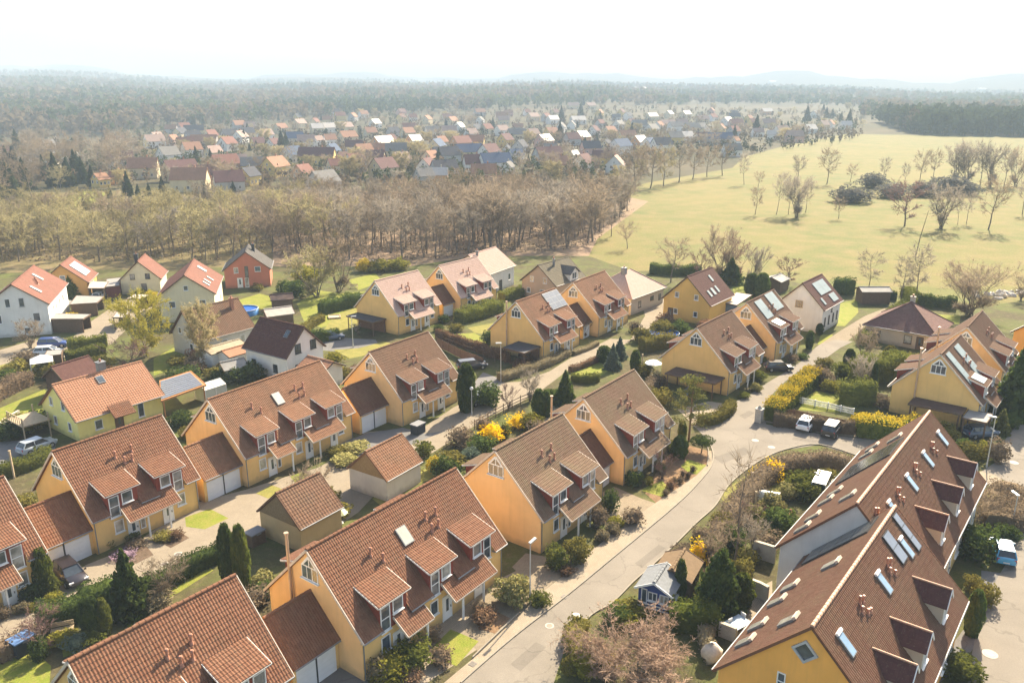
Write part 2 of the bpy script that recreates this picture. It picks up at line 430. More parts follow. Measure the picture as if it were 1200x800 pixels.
def on_slope(y, he, hr, W): return hr - abs(y)*(hr-he)/(W/2)
def slope_axes(he, hr, W, side=-1):
    a = math.atan2(hr-he, W/2)
    U = np.array([1.,0,0]) if side < 0 else np.array([-1.,0,0])
    V = np.array([0, math.cos(a)*(-side), math.sin(a)]); return U, V, np.cross(U, V)
def on_roof_panel(root, x, y, w, l, he, hr, W, side=-1, name='skylight', t=.12, gm=None, fm=None, grid=(1,1), fw=.07):
    U, V, Nn = slope_axes(he, hr, W, side)
    c = np.array([x, y, on_slope(y, he, hr, W)]) + Nn*(t*.5 + .03)
    mb = MB(); mb.box(c, (w, l, t), 0, [U, V, Nn])
    gw, gl = (w-fw)/grid[0], (l-fw)/grid[1]
    for i in range(grid[0]):
        for j in range(grid[1]):
            cc = c + U*(-w/2+fw/2+gw*(i+.5)) + V*(-l/2+fw/2+gl*(j+.5)) + Nn*(t/2+.006)
            a, b = gw/2-fw*.4, gl/2-fw*.4
            mb.quads([[cc-U*a-V*b, cc+U*a-V*b, cc+U*a+V*b, cc-U*a+V*b]], m=1)
    return mb.obj(name, [fm or METAL, gm or GLASS], root)
def vent_pipe(root, x, y, he, hr, W, h=.68, r=.092, cap=True, m=None, name='vent_pipe'):
    z = on_slope(y, he, hr, W); mb = MB()
    mb.tube([(x,y,z-.1),(x,y,z+.12)], [r*2.0, r*1.2], 8)
    mb.tube([(x,y,z),(x,y,z+h*.8)], r, 8)
    if cap: mb.tube([(x,y,z+h*.8),(x,y,z+h*.88),(x,y,z+h)], [r*1.5, r*1.6, r*.9], 8)
    return mb.obj(name, m or TERRA, root)
def chimney_stack(root, x, y, ztop, zbot, w=.7, d=.55, m=None, name='chimney'):
    mb = MB(); mb.box((x,y,(ztop+zbot)/2), (w,d,ztop-zbot)); mb.box((x,y,ztop+.05), (w+.16,d+.16,.1))
    o = mb.obj(name, m or CONC, root)
    p = MB(); p.tube([(x,y,ztop+.1),(x,y,ztop+.45)], .14, 8); p.obj('pot', TERRA, o); return o
def flue(root, x, y, z0, z1, r=.12):
    mb = MB(); mb.tube([(x,y,z0),(x,y,z1)], r, 8); mb.tube([(x,y,z1),(x,y,z1+.12)], r*1.5, 8)
    return mb.obj('flue_pipe', plain('flue_copper', (.50,.36,.25), .4, .5, .15, metal=.3), root)
def downpipe(root, x, y, z1):
    mb = MB(); mb.tube([(x,y,.05),(x,y,z1)], .05, 6); mb.obj('downpipe', METAL, root)

RW, RHE, RHR = 11.0, 3.4, 8.85     # the row-house type: width, eave, ridge
def gable_window(root, face, x, zb=6.3, w=1.75, zt=8.2):
    """trapezoid attic window: three lights below, two half-triangles above"""
    u, n = [np.array(q, float) for q in AX[face]]; o = np.array([x, 0, 0.])
    mb = MB(); h = 1.05; zm = zb+h
    def P(a, z, d): return o + u*a + n*d + Z3*z
    hw = w/2; th_ = zt-zm-.05
    mb.poly([P(-hw,zb,.06),P(hw,zb,.06),P(hw,zm,.06),P(.12,zt,.06),P(-.12,zt,.06),P(-hw,zm,.06)], 0)
    for a, b in ((-hw,zb),): pass
    pts = [(-hw,zb),(hw,zb),(hw,zm),(.12,zt),(-.12,zt),(-hw,zm)]
    for i in range(6):
        p, q = pts[i], pts[(i+1)%6]; mb.quads([[P(*p,0),P(*q,0),P(*q,.06),P(*p,.06)]], m=0)
    t = .075
    for i in range(3):
        a = -hw+t + (w-t)*i/3; b = a + (w-t)/3 - t
        mb.quads([[P(a,zb+t,.068),P(b,zb+t,.068),P(b,zm-t*.5,.068),P(a,zm-t*.5,.068)]], m=1)
    for s in (-1, 1):
        p = [P(s*.05,zm+t,.068),P(s*(hw-.28),zm+t,.068),P(s*.05,zt-.22,.068)]
        mb.tris([p if s > 0 else p[::-1]], m=1)
    mb.box(o + n*.1 + Z3*(zb-.04), (w+.2,.2,.06), 0, [u,n,Z3])
    return mb.obj('gable_window', [WHITE, GLASS], root)

def dormer(root, xa, xb, tm, tall_left, rear=False, full=True, pv=False, winm=None):
    """shed dormer: top at y=-2.82 z=6.06, front edge y=-5.35 z=5.27"""
    s = 1 if not rear else -1
    Y = lambda y: y*s
    yt, zt, yf, zf = -2.82, 6.08, -5.35, 5.27
    xi0, xi1 = xa+.22, xb-.22; yw = -5.07
    sl = (RHR-RHE)/(RW/2)
    zr = lambda y: zt + (y-yt)*(zt-zf)/(yt-yf)
    mb = MB()
    zb = 2.85 if not rear else 3.7
    mb.quads([[(xi0,Y(yw),zb),(xi1,Y(yw),zb),(xi1,Y(yw),zr(yw)-.14),(xi0,Y(yw),zr(yw)-.14)]])
    for x in (xi0, xi1):
        mb.poly([(x,Y(yw),zb),(x,Y(yw),zr(yw)-.14),(x,Y(yt-.02),zr(yt)-.14),(x,Y(yt),RHR+yt*sl-.12),(x,Y(-5.0),RHR-5.0*sl-.12)])
    d = mb.obj('dormer', REDTILE, root)
    rb = MB()
    ln = math.hypot(yt-yf, zt-zf); V = np.array([0,(yt-yf)*s,zt-zf])/ln
    if not rear: tile_plane(rb, (xa,yf,zf), (1,0,0), V, xb-xa, ln+.12)
    else: tile_plane(rb, (xb,-yf,zf), (-1,0,0), V, xb-xa, ln+.12)
    e = .012
    if not rear: slab(rb, (xa,yf,zf-e),(xb,yf,zf-e),(xb,yt,zt-e),(xa,yt,zt-e), .09)
    else: slab(rb, (xb,-yf,zf-e),(xa,-yf,zf-e),(xa,-yt,zt-e),(xb,-yt,zt-e), .13)
    ro = rb.obj('dormer_roof', tm, d)
    vb = MB()
    for x in (xa-.03, xb+.03): vb.bar((x,Y(yf),zf-.07),(x,Y(yt),zt-.07), .045, .12)
    vb.bar((xa,Y(yf-.03),zf-.06),(xb,Y(yf-.03),zf-.05), .04, .07)
    vb.obj('dormer_bargeboard', plain('greyed_white_board',(.60,.57,.53),.6,.3,.12,3), d)
    f = 'f' if not rear else 'b'
    if full and not rear:
        tw, sw = .95, 1.05; g = .28
        if tall_left: xt, xs = xi0+.12+tw/2, xi0+.12+tw+g+sw/2
        else: xt, xs = xi1-.12-tw/2, xi1-.12-tw-g-sw/2
        window(d, (xt,yw,3.9), tw, 2.02, f, 1, 2, sill=True)
        window(d, (xs,yw,4.40), sw, 1.1, f, 1, 1)
    elif rear:
        window(d, ((xi0+xi1)/2,-yw,4.45), 2.0, 1.0, f, 2, 1)
    if pv:
        c = np.array([(xa+xb)/2, (yt+yf)/2, (zt+zf)/2]); U = np.array([1.,0,0]); Nn = np.cross(U, V)
        p = MB(); p.box(c+Nn*.09, ((xb-xa)*.7, ln*.6, .08), 0, [U,V,Nn])
        q = c+Nn*.136; a, b = (xb-xa)*.34, ln*.29
        p.quads([[q-U*a-V*b,q+U*a-V*b,q+U*a+V*b,q-U*a+V*b]], m=1); p.obj('solar_panel', [METAL, PVPALE], d)
    return d
def porch(root, xa, xb, tm, posts):
    yt, zt, yf, zf = -5.06, 3.62, -6.55, 2.52
    mb = MB(); ln = math.hypot(yt-yf, zt-zf); V = np.array([0,yt-yf,zt-zf])/ln
    tile_plane(mb, (xa,yf,zf), (1,0,0), V, xb-xa, ln)
    slab(mb, (xa,yf,zf-.012),(xb,yf,zf-.012),(xb,yt,zt-.012),(xa,yt,zt-.012), .12)
    p = mb.obj('porch_roof', tm, root)
    vb = MB()
    for x in (xa-.03, xb+.03): vb.bar((x,yf,zf-.05),(x,yt,zt-.05), .05, .2)
    vb.bar((xa,yf-.03,zf-.06),(xb,yf-.03,zf-.06), .05, .12)
    vb.obj('porch_bargeboard', CREAM, p)
    for x in posts:
        b = MB(); b.box((x,-6.1,1.32), (.14,.14,2.64)); b.obj('post', WHITE, p)
    return p

def row_house(name, label, x, y, deg, L, tm, wm, triple=False, rear=(True,), pipes=None, sky=(), gwl=True, shift=0.0, wallm2=None, pv=()):
    root = thing(name, label, 'house', (x, y, 0), R(deg))
    if triple:
        k = L/16.47
        D = [(-6.55*k,-3.3*k,True),(-1.2*k,2.0*k,True),(3.65*k,6.85*k,False)]
        PO = [(-4.95*k,-2.2*k,[-2.45*k]),(.3*k,5.5*k,[1.7*k,4.3*k])]
        GW = [-5.78*k, -.55*k, 6.1*k]; DR = [-4.5*k, .95*k, 4.9*k]
        PI = pipes or [(-3.9,-1.9),(-3.2,-2.5),(2.35,-1.73),(3.51,-1.8),(2.25,-2.51),(3.07,-2.47)]
    else:
        D = [(-3.95+shift,-.62+shift,True),(.85+shift,4.1+shift,False)]; PO = [(-2.65+shift,2.55+shift,[-.7+shift,1.45+shift])]
        GW = [-2.95+shift, 3.4+shift]; DR = [-1.65+shift, 1.9+shift]
        PI = pipes or [(-.75,-1.87),(.91,-1.81),(-.24,-2.44),(.52,-2.46)]
    walls = [wm, wallm2] if wallm2 else [wm]
    gable_walls(root, L, RW, RHE, RHR, walls, m2=1 if wallm2 else None)
    def keep(c):
        k_ = np.ones(c.shape[:2], bool)
        for xa, xb, _ in D: k_ &= ~((c[..., 0] > xa+.2) & (c[..., 0] < xb-.2) & (c[..., 1] < -4.55))
        return k_
    gable_roof(root, L, RW, RHE, RHR, tm, True, keep, gut=False)
    # front gutter pieces between the dormers
    edges = [-L/2] + [v for xa, xb, _ in D for v in (xa+.2, xb-.2)] + [L/2]
    sf = MB()
    for i in range(0, len(edges), 2):
        g = MB(); g.tube([(edges[i],-RW/2-.07,RHE-.03),(edges[i+1],-RW/2-.07,RHE-.03)], .065, 6); g.obj('gutter', METAL, root)
        a, b = edges[i], edges[i+1]
        sf.quads([[(a,-5.06,RHE-.16),(b,-5.06,RHE-.16),(b,-5.5,RHE-.1),(a,-5.5,RHE-.1)]])
    sf.obj('soffit', CREAM, root)
    g = MB(); g.tube([(-L/2,RW/2+.07,RHE-.03),(L/2,RW/2+.07,RHE-.03)], .065, 6); g.obj('gutter', METAL, root)
    for i, (xa, xb, tl) in enumerate(D): dormer(root, xa, xb, tm, tl, pv=i in pv)
    if rear:
        dormer(root, -3.9 if not triple else -6.6, -.6 if not triple else -3.2, tm, True, rear=True)
        dormer(root, .9 if not triple else 3.4, 4.1 if not triple else 6.8, tm, True, rear=True)
    for p in PO: porch(root, *p[:2], tm, p[2])
    for gx in GW: window(root, (gx,-5.05,1.85), .9, 1.25, 'f')
    for i, dx in enumerate(DR): door(root, (dx,-5.05,1.08), .95, 2.1, 'f', WHITE)
    window(root, ((DR[0]+.95),-5.05,1.4), .5, 1.6, 'f', sill=False)
    for px, py in PI: vent_pipe(root, px, py, RHE, RHR, RW)
    for sx, sy, sw, sl_ in sky: on_roof_panel(root, sx, sy, sw, sl_, RHE, RHR, RW, gm=plain('roof_window_glass', (.42,.43,.36), .25, .8, .1))
    if gwl: gable_window(root, 'l', -L/2+.2)
    gable_window(root, 'r', L/2-.2)
    downpipe(root, -L/2+.28, -5.12, RHE-.1); downpipe(root, L/2-.28, -5.12, RHE-.1)
    # rear: terrace windows
    for xx in (-L/4, L/4): window(root, (xx,5.05,1.3), 2.2, 2.2, 'b', 2, 1)
    return root

def garage(label, hx, hy, deg, xa, xb, yr, tm, wm, ndoor=2, zr=5.42, ze=2.5, half=2.92, board=False):
    """garage with a pitched roof between two houses; xa..xb and ridge yr are given on the house axes"""
    c, s_ = math.cos(R(deg)), math.sin(R(deg)); mx = (xa+xb)/2
    wx, wy = hx + mx*c - yr*s_, hy + mx*s_ + yr*c
    root = thing('garage', label, 'garage', (wx, wy, 0), R(deg)); L = xb-xa; W = 2*half
    gable_walls(root, L-.02, W, ze, zr, wm, inset=.3, insx=.0)
    gable_roof(root, L-.02, W, ze, zr, tm, True, gut=False, board=tm)
    dw = (L-.5)/ndoor
    for i in range(ndoor):
        cx = -L/2 + .25 + dw*(i+.5); mb = MB()
        for j in range(5): mb.box((cx,-half+.28,.22+.42*j), (dw-.14,.06,.41))
        mb.obj('garage_door', plain('garage_door_white', (.70,.72,.74), .5, .3, .05), root)
    for i in range(ndoor-1):
        cx = -L/2 + .25 + dw*(i+1); mb = MB(); mb.box((cx,-half+.26,1.12), (.12,.08,2.24)); mb.obj('door_post', DARK, root)
    g = MB(); g.tube([(-L/2+.05,-half-.07,ze-.03),(L/2-.05,-half-.07,ze-.03)], .06, 6); g.obj('gutter', METAL, root)
    return root

def house(name, label, x, y, deg, L, W, he, hr, tm, wm, wins=(), detail=True, chim=None, board=None, sky=(), cat='house', inset=.4, insx=.3, doors=(), tw=.3, th=.36, group=None, gut=True):
    root = thing(name, label, cat, (x, y, 0), R(deg), group)
    gable_walls(root, L, W, he, hr, wm, inset=inset, insx=insx)
    gable_roof(root, L, W, he, hr, tm, detail, board=board or WOOD, tw=tw, th=th, gut=gut)
    for w in wins:
        f, a, z, ww, hh = w[:5]; cols = w[5] if len(w) > 5 else 1
        pos = {'f': (a, -W/2+inset, z), 'b': (a, W/2-inset, z), 'l': (-L/2+insx, a, z), 'r': (L/2-insx, a, z)}[f]
        window(root, pos, ww, hh, f, cols, fm=w[6] if len(w) > 6 else None)
    for f, a, m in doors:
        pos = {'f': (a, -W/2+inset, 1.05), 'b': (a, W/2-inset, 1.05), 'l': (-L/2+insx, a, 1.05), 'r': (L/2-insx, a, 1.05)}[f]
        door(root, pos, .95, 2.05, f, m)
    if chim:
        cx, cy = chim[:2]; z = on_slope(cy, he, hr, W); chimney_stack(root, cx, cy, max(z, hr-.4)+.9, z-.4, *(chim[2:]))
    for s_ in sky:
        sx, sy, sw, sl_ = s_[:4]; side = -1 if sy < 0 else 1
        on_roof_panel(root, sx, sy, sw, sl_, he, hr, W, side, name=s_[4] if len(s_) > 4 else 'skylight', gm=s_[5] if len(s_) > 5 else None, grid=s_[6] if len(s_) > 6 else (1,1))
    return root

def hip_house(name, label, x, y, deg, L, W, he, hr, tm, wm, wins=(), chim=None, rl=0.0, board=None, doors=()):
    root = thing(name, label, 'house', (x, y, 0), R(deg)); i = .45
    a, b = L/2-i, W/2-i; zt = he-.1
    mb = MB()
    mb.quads([[(-a,-b,0),(a,-b,0),(a,-b,zt),(-a,-b,zt)],[(a,b,0),(-a,b,0),(-a,b,zt),(a,b,zt)],[(-a,b,0),(-a,-b,0),(-a,-b,zt),(-a,b,zt)],[(a,-b,0),(a,b,0),(a,b,zt),(a,-b,zt)]])
    mb.obj('wall', wm, root)
    A, B = (-rl/2,0,hr), (rl/2,0,hr); l, w = L/2, W/2
    mb = MB()
    def face(p, q, top):
        P = np.array(p, float); Q = np.array(q, float); U = (Q-P)/np.linalg.norm(Q-P)
        T = np.array(top[0], float); v = T-P; v = v-U*(v@U); V = v/np.linalg.norm(v)
        pts = [p, q] + top
        mb.poly(pts, uv=[((np.array(t)-P)@U, (np.array(t)-P)@V) for t in pts])
    if rl > 0:
        face((-l,-w,he),(l,-w,he),[B,A]); face((l,w,he),(-l,w,he),[A,B])
    else:
        face((-l,-w,he),(l,-w,he),[A]); face((l,w,he),(-l,w,he),[A])
    face((-l,w,he),(-l,-w,he),[A]); face((l,-w,he),(l,w,he),[B])
    mb.poly([(-l,-w,he-.02),(-l,w,he-.02),(l,w,he-.02),(l,-w,he-.02)])
    mb.obj('roof', tm, root)
    for cx, cy, T in ((-l,-w,A),(-l,w,A),(l,-w,B),(l,w,B)):
        h = MB(); h.tube([(cx,cy,he+.03),(T[0],T[1],T[2]+.03)], .1, 6); h.obj('hip_tile_row', board or tm, root)
    for sy in (-1, 1):
        g = MB(); g.tube([(-l,sy*(w+.06),he-.03),(l,sy*(w+.06),he-.03)], .07, 6); g.obj('gutter', METAL, root)
    for w_ in wins:
        f, p, z, ww, hh = w_[:5]
        pos = {'f': (p,-b,z),'b': (p,b,z),'l': (-a,p,z),'r': (a,p,z)}[f]; window(root, pos, ww, hh, f, fm=w_[5] if len(w_) > 5 else None)
    for f, p, m in doors:
        pos = {'f': (p,-b,1.05),'b': (p,b,1.05),'l': (-a,p,1.05),'r': (a,p,1.05)}[f]; door(root, pos, .95, 2.05, f, m)
    if chim: chimney_stack(root, chim[0], chim[1], hr+.7, hr-2.2, *chim[2:])
    return root

def flat_shelter(name, label, cat, pts, z, posts=None, roofm=None, thick=.16, wallm=None, walls=(), postm=None, slope=0.0):
    """open flat-roofed shelter: pts are four ground points; posts under the corners, optional side walls by edge number"""
    c = np.mean(np.array(pts)[:, :2], 0); root = thing(name, label, cat, (c[0], c[1], 0))
    P = np.array(pts, float)[:, :2] - c
    mb = MB(); mb.prism(P, z-thick, z); mb.obj('roof', roofm or CONC, root)
    e = MB()
    for i in range(4):
        a, b = P[i], P[(i+1)%4]; e.bar((*a, z-thick*.4), (*b, z-thick*.4), .08, thick+.06)
    e.obj('fascia', postm or WOOD, root)
    for i in range(4):
        if i in walls:
            a, b = P[i]*.94, P[(i+1)%4]*.94; w = MB(); w.bar((*a, (z-thick)/2), (*b, (z-thick)/2), .1, z-thick-.02); w.obj('wall', wallm or WOOD, root)
    for p in P:
        q = p*.9; t = MB(); t.box((q[0], q[1], (z-thick)/2), (.14,.14,z-thick)); t.obj('post', postm or WOOD, root)
    return root
# ------------------------------------------------------------------ the houses of the estate
Y1 = plaster('ochre_render', (.76, .50, .19))
Y2 = plaster('orange_render', (.78, .51, .24))
Y3 = plaster('golden_render', (.84, .42, .10))
WH = plaster('white_render', (.72, .71, .68))
CR = plaster('cream_render', (.70, .62, .42))
LEM = plaster('lemon_render', (.86, .77, .28))
PINKR = plaster('salmon_render', (.52, .19, .12))
GREYR = plaster('grey_render', (.50, .48, .46))
ORR = plaster('apricot_render', (.66, .36, .12))
T_RED = tile('red_brown_tile', (0.154, 0.068, 0.039), (0.201, 0.095, 0.056), amt=.35)
T_BRN = tile('brown_tile', (0.144, 0.077, 0.048), (0.183, 0.103, 0.065), amt=.5)
T_GRY = tile('weathered_tile', (0.145, 0.086, 0.055), (0.180, 0.109, 0.073), (.16,.13,.075), amt=.6)
T_ORG = tile('orange_brown_tile', (0.194, 0.095, 0.053), (0.239, 0.123, 0.072), amt=.45)
T_PNK = tile('pale_pink_tile', (0.408, 0.285, 0.235), (0.463, 0.327, 0.278), (.42,.30,.22), amt=.3)
T_DRK = tile('dark_brown_tile', (0.115, 0.055, 0.035), (0.148, 0.074, 0.049), (.14,.10,.06), amt=.45)
T_PLUM = tile('plum_tile', (0.084, 0.037, 0.033), (0.109, 0.050, 0.043), (.09,.05,.04), amt=.3, bmp=.3)
T_SAL = tile('salmon_tile', (0.183, 0.080, 0.060), (0.218, 0.101, 0.077), amt=.25, bmp=.3)
T_CLAY = tile('clay_orange_tile', (0.298, 0.150, 0.090), (0.336, 0.178, 0.111), (.40,.20,.12), amt=.25, bmp=.3)
T_GREY = tile('dark_grey_tile', (.075, .07, .068), (.11, .105, .10), (.06,.055,.05), amt=.3, bmp=.3)
T_OLV = tile('olive_grey_tile', (.125, .108, .075), (.165, .14, .10), (.09,.08,.05), amt=.4, bmp=.3)
T_FIL = tile('anthracite_tile', (.125,.068,.062), (.165,.092,.082), amt=.3, bmp=.3)

HA = dict(x=-9.77, y=58.11, deg=53.5, L=16.47); HB = dict(x=1.76, y=72.79, deg=53.3, L=11.18)
HC = dict(x=10.93, y=86.28, deg=54.1, L=11.5); HD_ = dict(x=-14.64, y=102.19, deg=54.4, L=11.21)
HE = dict(x=-27.77, y=87.75, deg=55.7, L=15.9); HF = dict(x=29.06, y=113.35, deg=52.3, L=11.9)
HA0 = dict(x=-22.06, y=43.96, deg=52.6, L=11.1); HG1 = dict(x=-38.52, y=72.5, deg=54.6, L=10.9)
HG0 = dict(x=-47.64, y=56.64, deg=55.4, L=15.9); HF2 = dict(x=39.57, y=126.94, deg=51.6, L=11.1)
HI1 = dict(x=3.82, y=127.81, deg=54.1, L=11.2); HI2 = dict(x=13.6, y=141.3, deg=56, L=11.6)
HJ1 = dict(x=-20.38, y=142.07, deg=53.2, L=10.9); HJ2 = dict(x=-10.34, y=154.97, deg=53, L=11.2)
HH1 = dict(x=56.6, y=101.0, deg=51, L=11.2); HH2 = dict(x=66.4, y=113.4, deg=52, L=11.4)

row_house('terraced_house', 'long ochre terraced house with three dormers and one roof window beside the main road', **HA, tm=T_RED, wm=Y1, triple=True, sky=[(-.33,-1.93,1.05,1.5)], wallm2=Y2)
row_house('semi_detached_house', 'orange-gabled brown-roofed house between the long ochre terrace and the road-bend house', **HB, tm=T_GRY, wm=Y1, wallm2=Y2)
row_house('semi_detached_house', 'orange-gabled house with weathered brown roof standing at the road bend next to the pine', **HC, tm=T_GRY, wm=Y1, wallm2=Y2)
r = row_house('semi_detached_house', 'brown-roofed ochre house immediately left of the tall dark columnar conifer', **HD_, tm=T_BRN, wm=Y1, wallm2=Y2)
row_house('terraced_house', 'long terraced house with orange-brown roof and one roof window, between two double garages', **HE, tm=T_ORG, wm=Y1, triple=True, sky=[(-.33,-1.93,1.05,1.5)], wallm2=Y2)
row_house('semi_detached_house', 'ochre house with large white attic window and a brown lean-to carport behind the pine', **HF, tm=T_BRN, wm=Y1, shift=-.4)
row_house('semi_detached_house', 'red-brown roofed house cut off by the lower left corner of the photo', **HA0, tm=T_RED, wm=Y1)
row_house('semi_detached_house', 'two-dormer ochre house with red-brown roof left of the long orange-brown roofed terrace', **HG1, tm=T_RED, wm=Y1)
row_house('terraced_house', 'red-brown roofed ochre house cut off by the left edge of the photo', **HG0, tm=T_RED, wm=Y1, triple=True)
r = row_house('semi_detached_house', 'peach-gabled brown house with pale glass solar collectors above its dormers', **HF2, tm=T_BRN, wm=Y1, wallm2=Y2, pv=(0,))
on_roof_panel(r, -2.2, -1.5, 2.6, 3.4, RHE, RHR, RW, name='solar_collector', gm=PVPALE, grid=(2,2)); on_roof_panel(r, 2.6, -1.2, 3.2, 3.2, RHE, RHR, RW, name='solar_collector', gm=PVPALE, grid=(3,1))
r = row_house('semi_detached_house', 'ochre house with blue-grey solar modules on its roof and a copper flue', **HI1, tm=T_ORG, wm=Y1)
on_roof_panel(r, 3.4, -1.35, 4.4, 3.2, RHE, RHR, RW, name='solar_module', gm=PVGL, grid=(3,3)); flue(r, -5.75, 1.6, 0, 8.6)
row_house('semi_detached_house', 'ochre house just right of the house with blue-grey solar modules', **HI2, tm=T_ORG, wm=Y1, wallm2=Y2)
row_house('semi_detached_house', 'ochre house with pale pink roof, red dormers and a dark flat carport at its gable', **HJ1, tm=T_PNK, wm=Y1)
row_house('semi_detached_house', 'ochre house with pale pink roof joined to the white-fronted house', **HJ2, tm=T_PNK, wm=Y1, wallm2=Y2)
r = row_house('semi_detached_house', 'ochre house with two long strips of pale solar glass beside the large spruce', **HH1, tm=T_BRN, wm=Y1, pv=(0,))
on_roof_panel(r, -3.6, -1.9, 1.7, 4.6, RHE, RHR, RW, name='solar_collector', gm=PVPALE, grid=(1,3)); on_roof_panel(r, .9, -2.1, 2.2, 5.0, RHE, RHR, RW, name='solar_collector', gm=PVPALE, grid=(1,3)); flue(r, -5.75, 2.2, 0, 9.2)
for q in (-3.0, 2.2):
    on_roof_panel(r, q, 3.9, 2.4, 1.6, RHE, RHR, RW, 1, name='solar_collector', gm=PVPALE, grid=(2,1))
r = row_house('semi_detached_house', 'orange-gabled brown house partly hidden behind the house with two long strips of solar glass', **HH2, tm=T_BRN, wm=Y1, wallm2=Y2)
flue(r, -5.75, 3.4, 0, 8.2)
r = [o for o in C.objects if o.get('label','').startswith('long ochre')][0]; flue(r, -8.25, 2.1, 0, 9.4)
r = [o for o in C.objects if o.get('label','').startswith('orange-gabled house with weathered')][0]; flue(r, -5.95, 3.85, 0, 8.2)

gA = dict(tm=T_DRK, wm=Y1)
garage('double garage with dark red tiled roof at the gable with the copper flue', HA['x'], HA['y'], HA['deg'], -12.2, -8.05, .09, T_RED, Y1)
garage('narrow single garage squeezed between the two weathered brown roofs', HC['x'], HC['y'], HC['deg'], -8.6, -5.6, -.92, T_DRK, Y1, ndoor=1)
garage('white-doored double garage on the left of the house beside the columnar conifer', HD_['x'], HD_['y'], HD_['deg'], -10.2, -5.42, .05, T_DRK, Y1)
garage('double garage directly left of the long orange-brown roofed terrace', HE['x'], HE['y'], HE['deg'], -12.4, -7.75, -1.7, T_ORG, Y1)
garage('double garage behind the dark parked hatchback', HG1['x'], HG1['y'], HG1['deg'], -10.4, -5.25, -2.0, T_RED, Y1)
garage('garage with a single white door between the two pale pink roofed houses', HJ2['x'], HJ2['y'], HJ2['deg'], -8.7, -5.5, -.9, T_DRK, Y1, ndoor=1)
garage('garage with a single white door beside the house with blue-grey solar modules', HI2['x'], HI2['y'], HI2['deg'], -8.3, -5.7, -.9, T_DRK, Y1, ndoor=1)
garage('single garage half hidden before the house with pale solar collectors', HF2['x'], HF2['y'], HF2['deg'], -8.6, -5.5, -.9, T_DRK, Y1, ndoor=1)
garage('single garage with brown roof between the two houses beside the tall dark spruce', HH2['x'], HH2['y'], HH2['deg'], -8.6, -5.6, -.9, T_DRK, Y1, ndoor=1)

# two pitched outbuildings on the lane
r = house('garden_garage', 'pitched lane garage with grey boarded gable and tan wall, the nearer of two', -19.89, 69.1, 54.6, 5.2, 6.05, 2.53, 5.24, T_BRN, plaster('tan_render', (.46,.36,.20)), inset=.2, insx=.15, cat='garage', board=T_BRN)
b = MB(); b.poly([(-2.47,2.8,2.5),(-2.47,-2.8,2.5),(-2.47,-.05,4.98),(-2.47,.05,4.98)]); b.obj('gable_boarding', plain('grey_boards', (.22,.17,.10), .85, .2, .25, 6, fine=.4), r)
r = house('garden_garage', 'pitched lane garage with pale wall and brown boarded gable, the farther of two', -13.39, 78.87, 56.6, 5.6, 5.6, 2.4, 4.95, T_ORG, plaster('pale_garage_render', (.62,.58,.52)), inset=.2, insx=.15, cat='garage', board=T_ORG)
b = MB(); b.poly([(-2.67,2.58,2.42),(-2.67,-2.58,2.42),(-2.67,-.05,4.7),(-2.67,.05,4.7)]); b.obj('gable_boarding', plain('tan_boards', (.34,.23,.11), .85, .2, .25, 6, fine=.4), r)

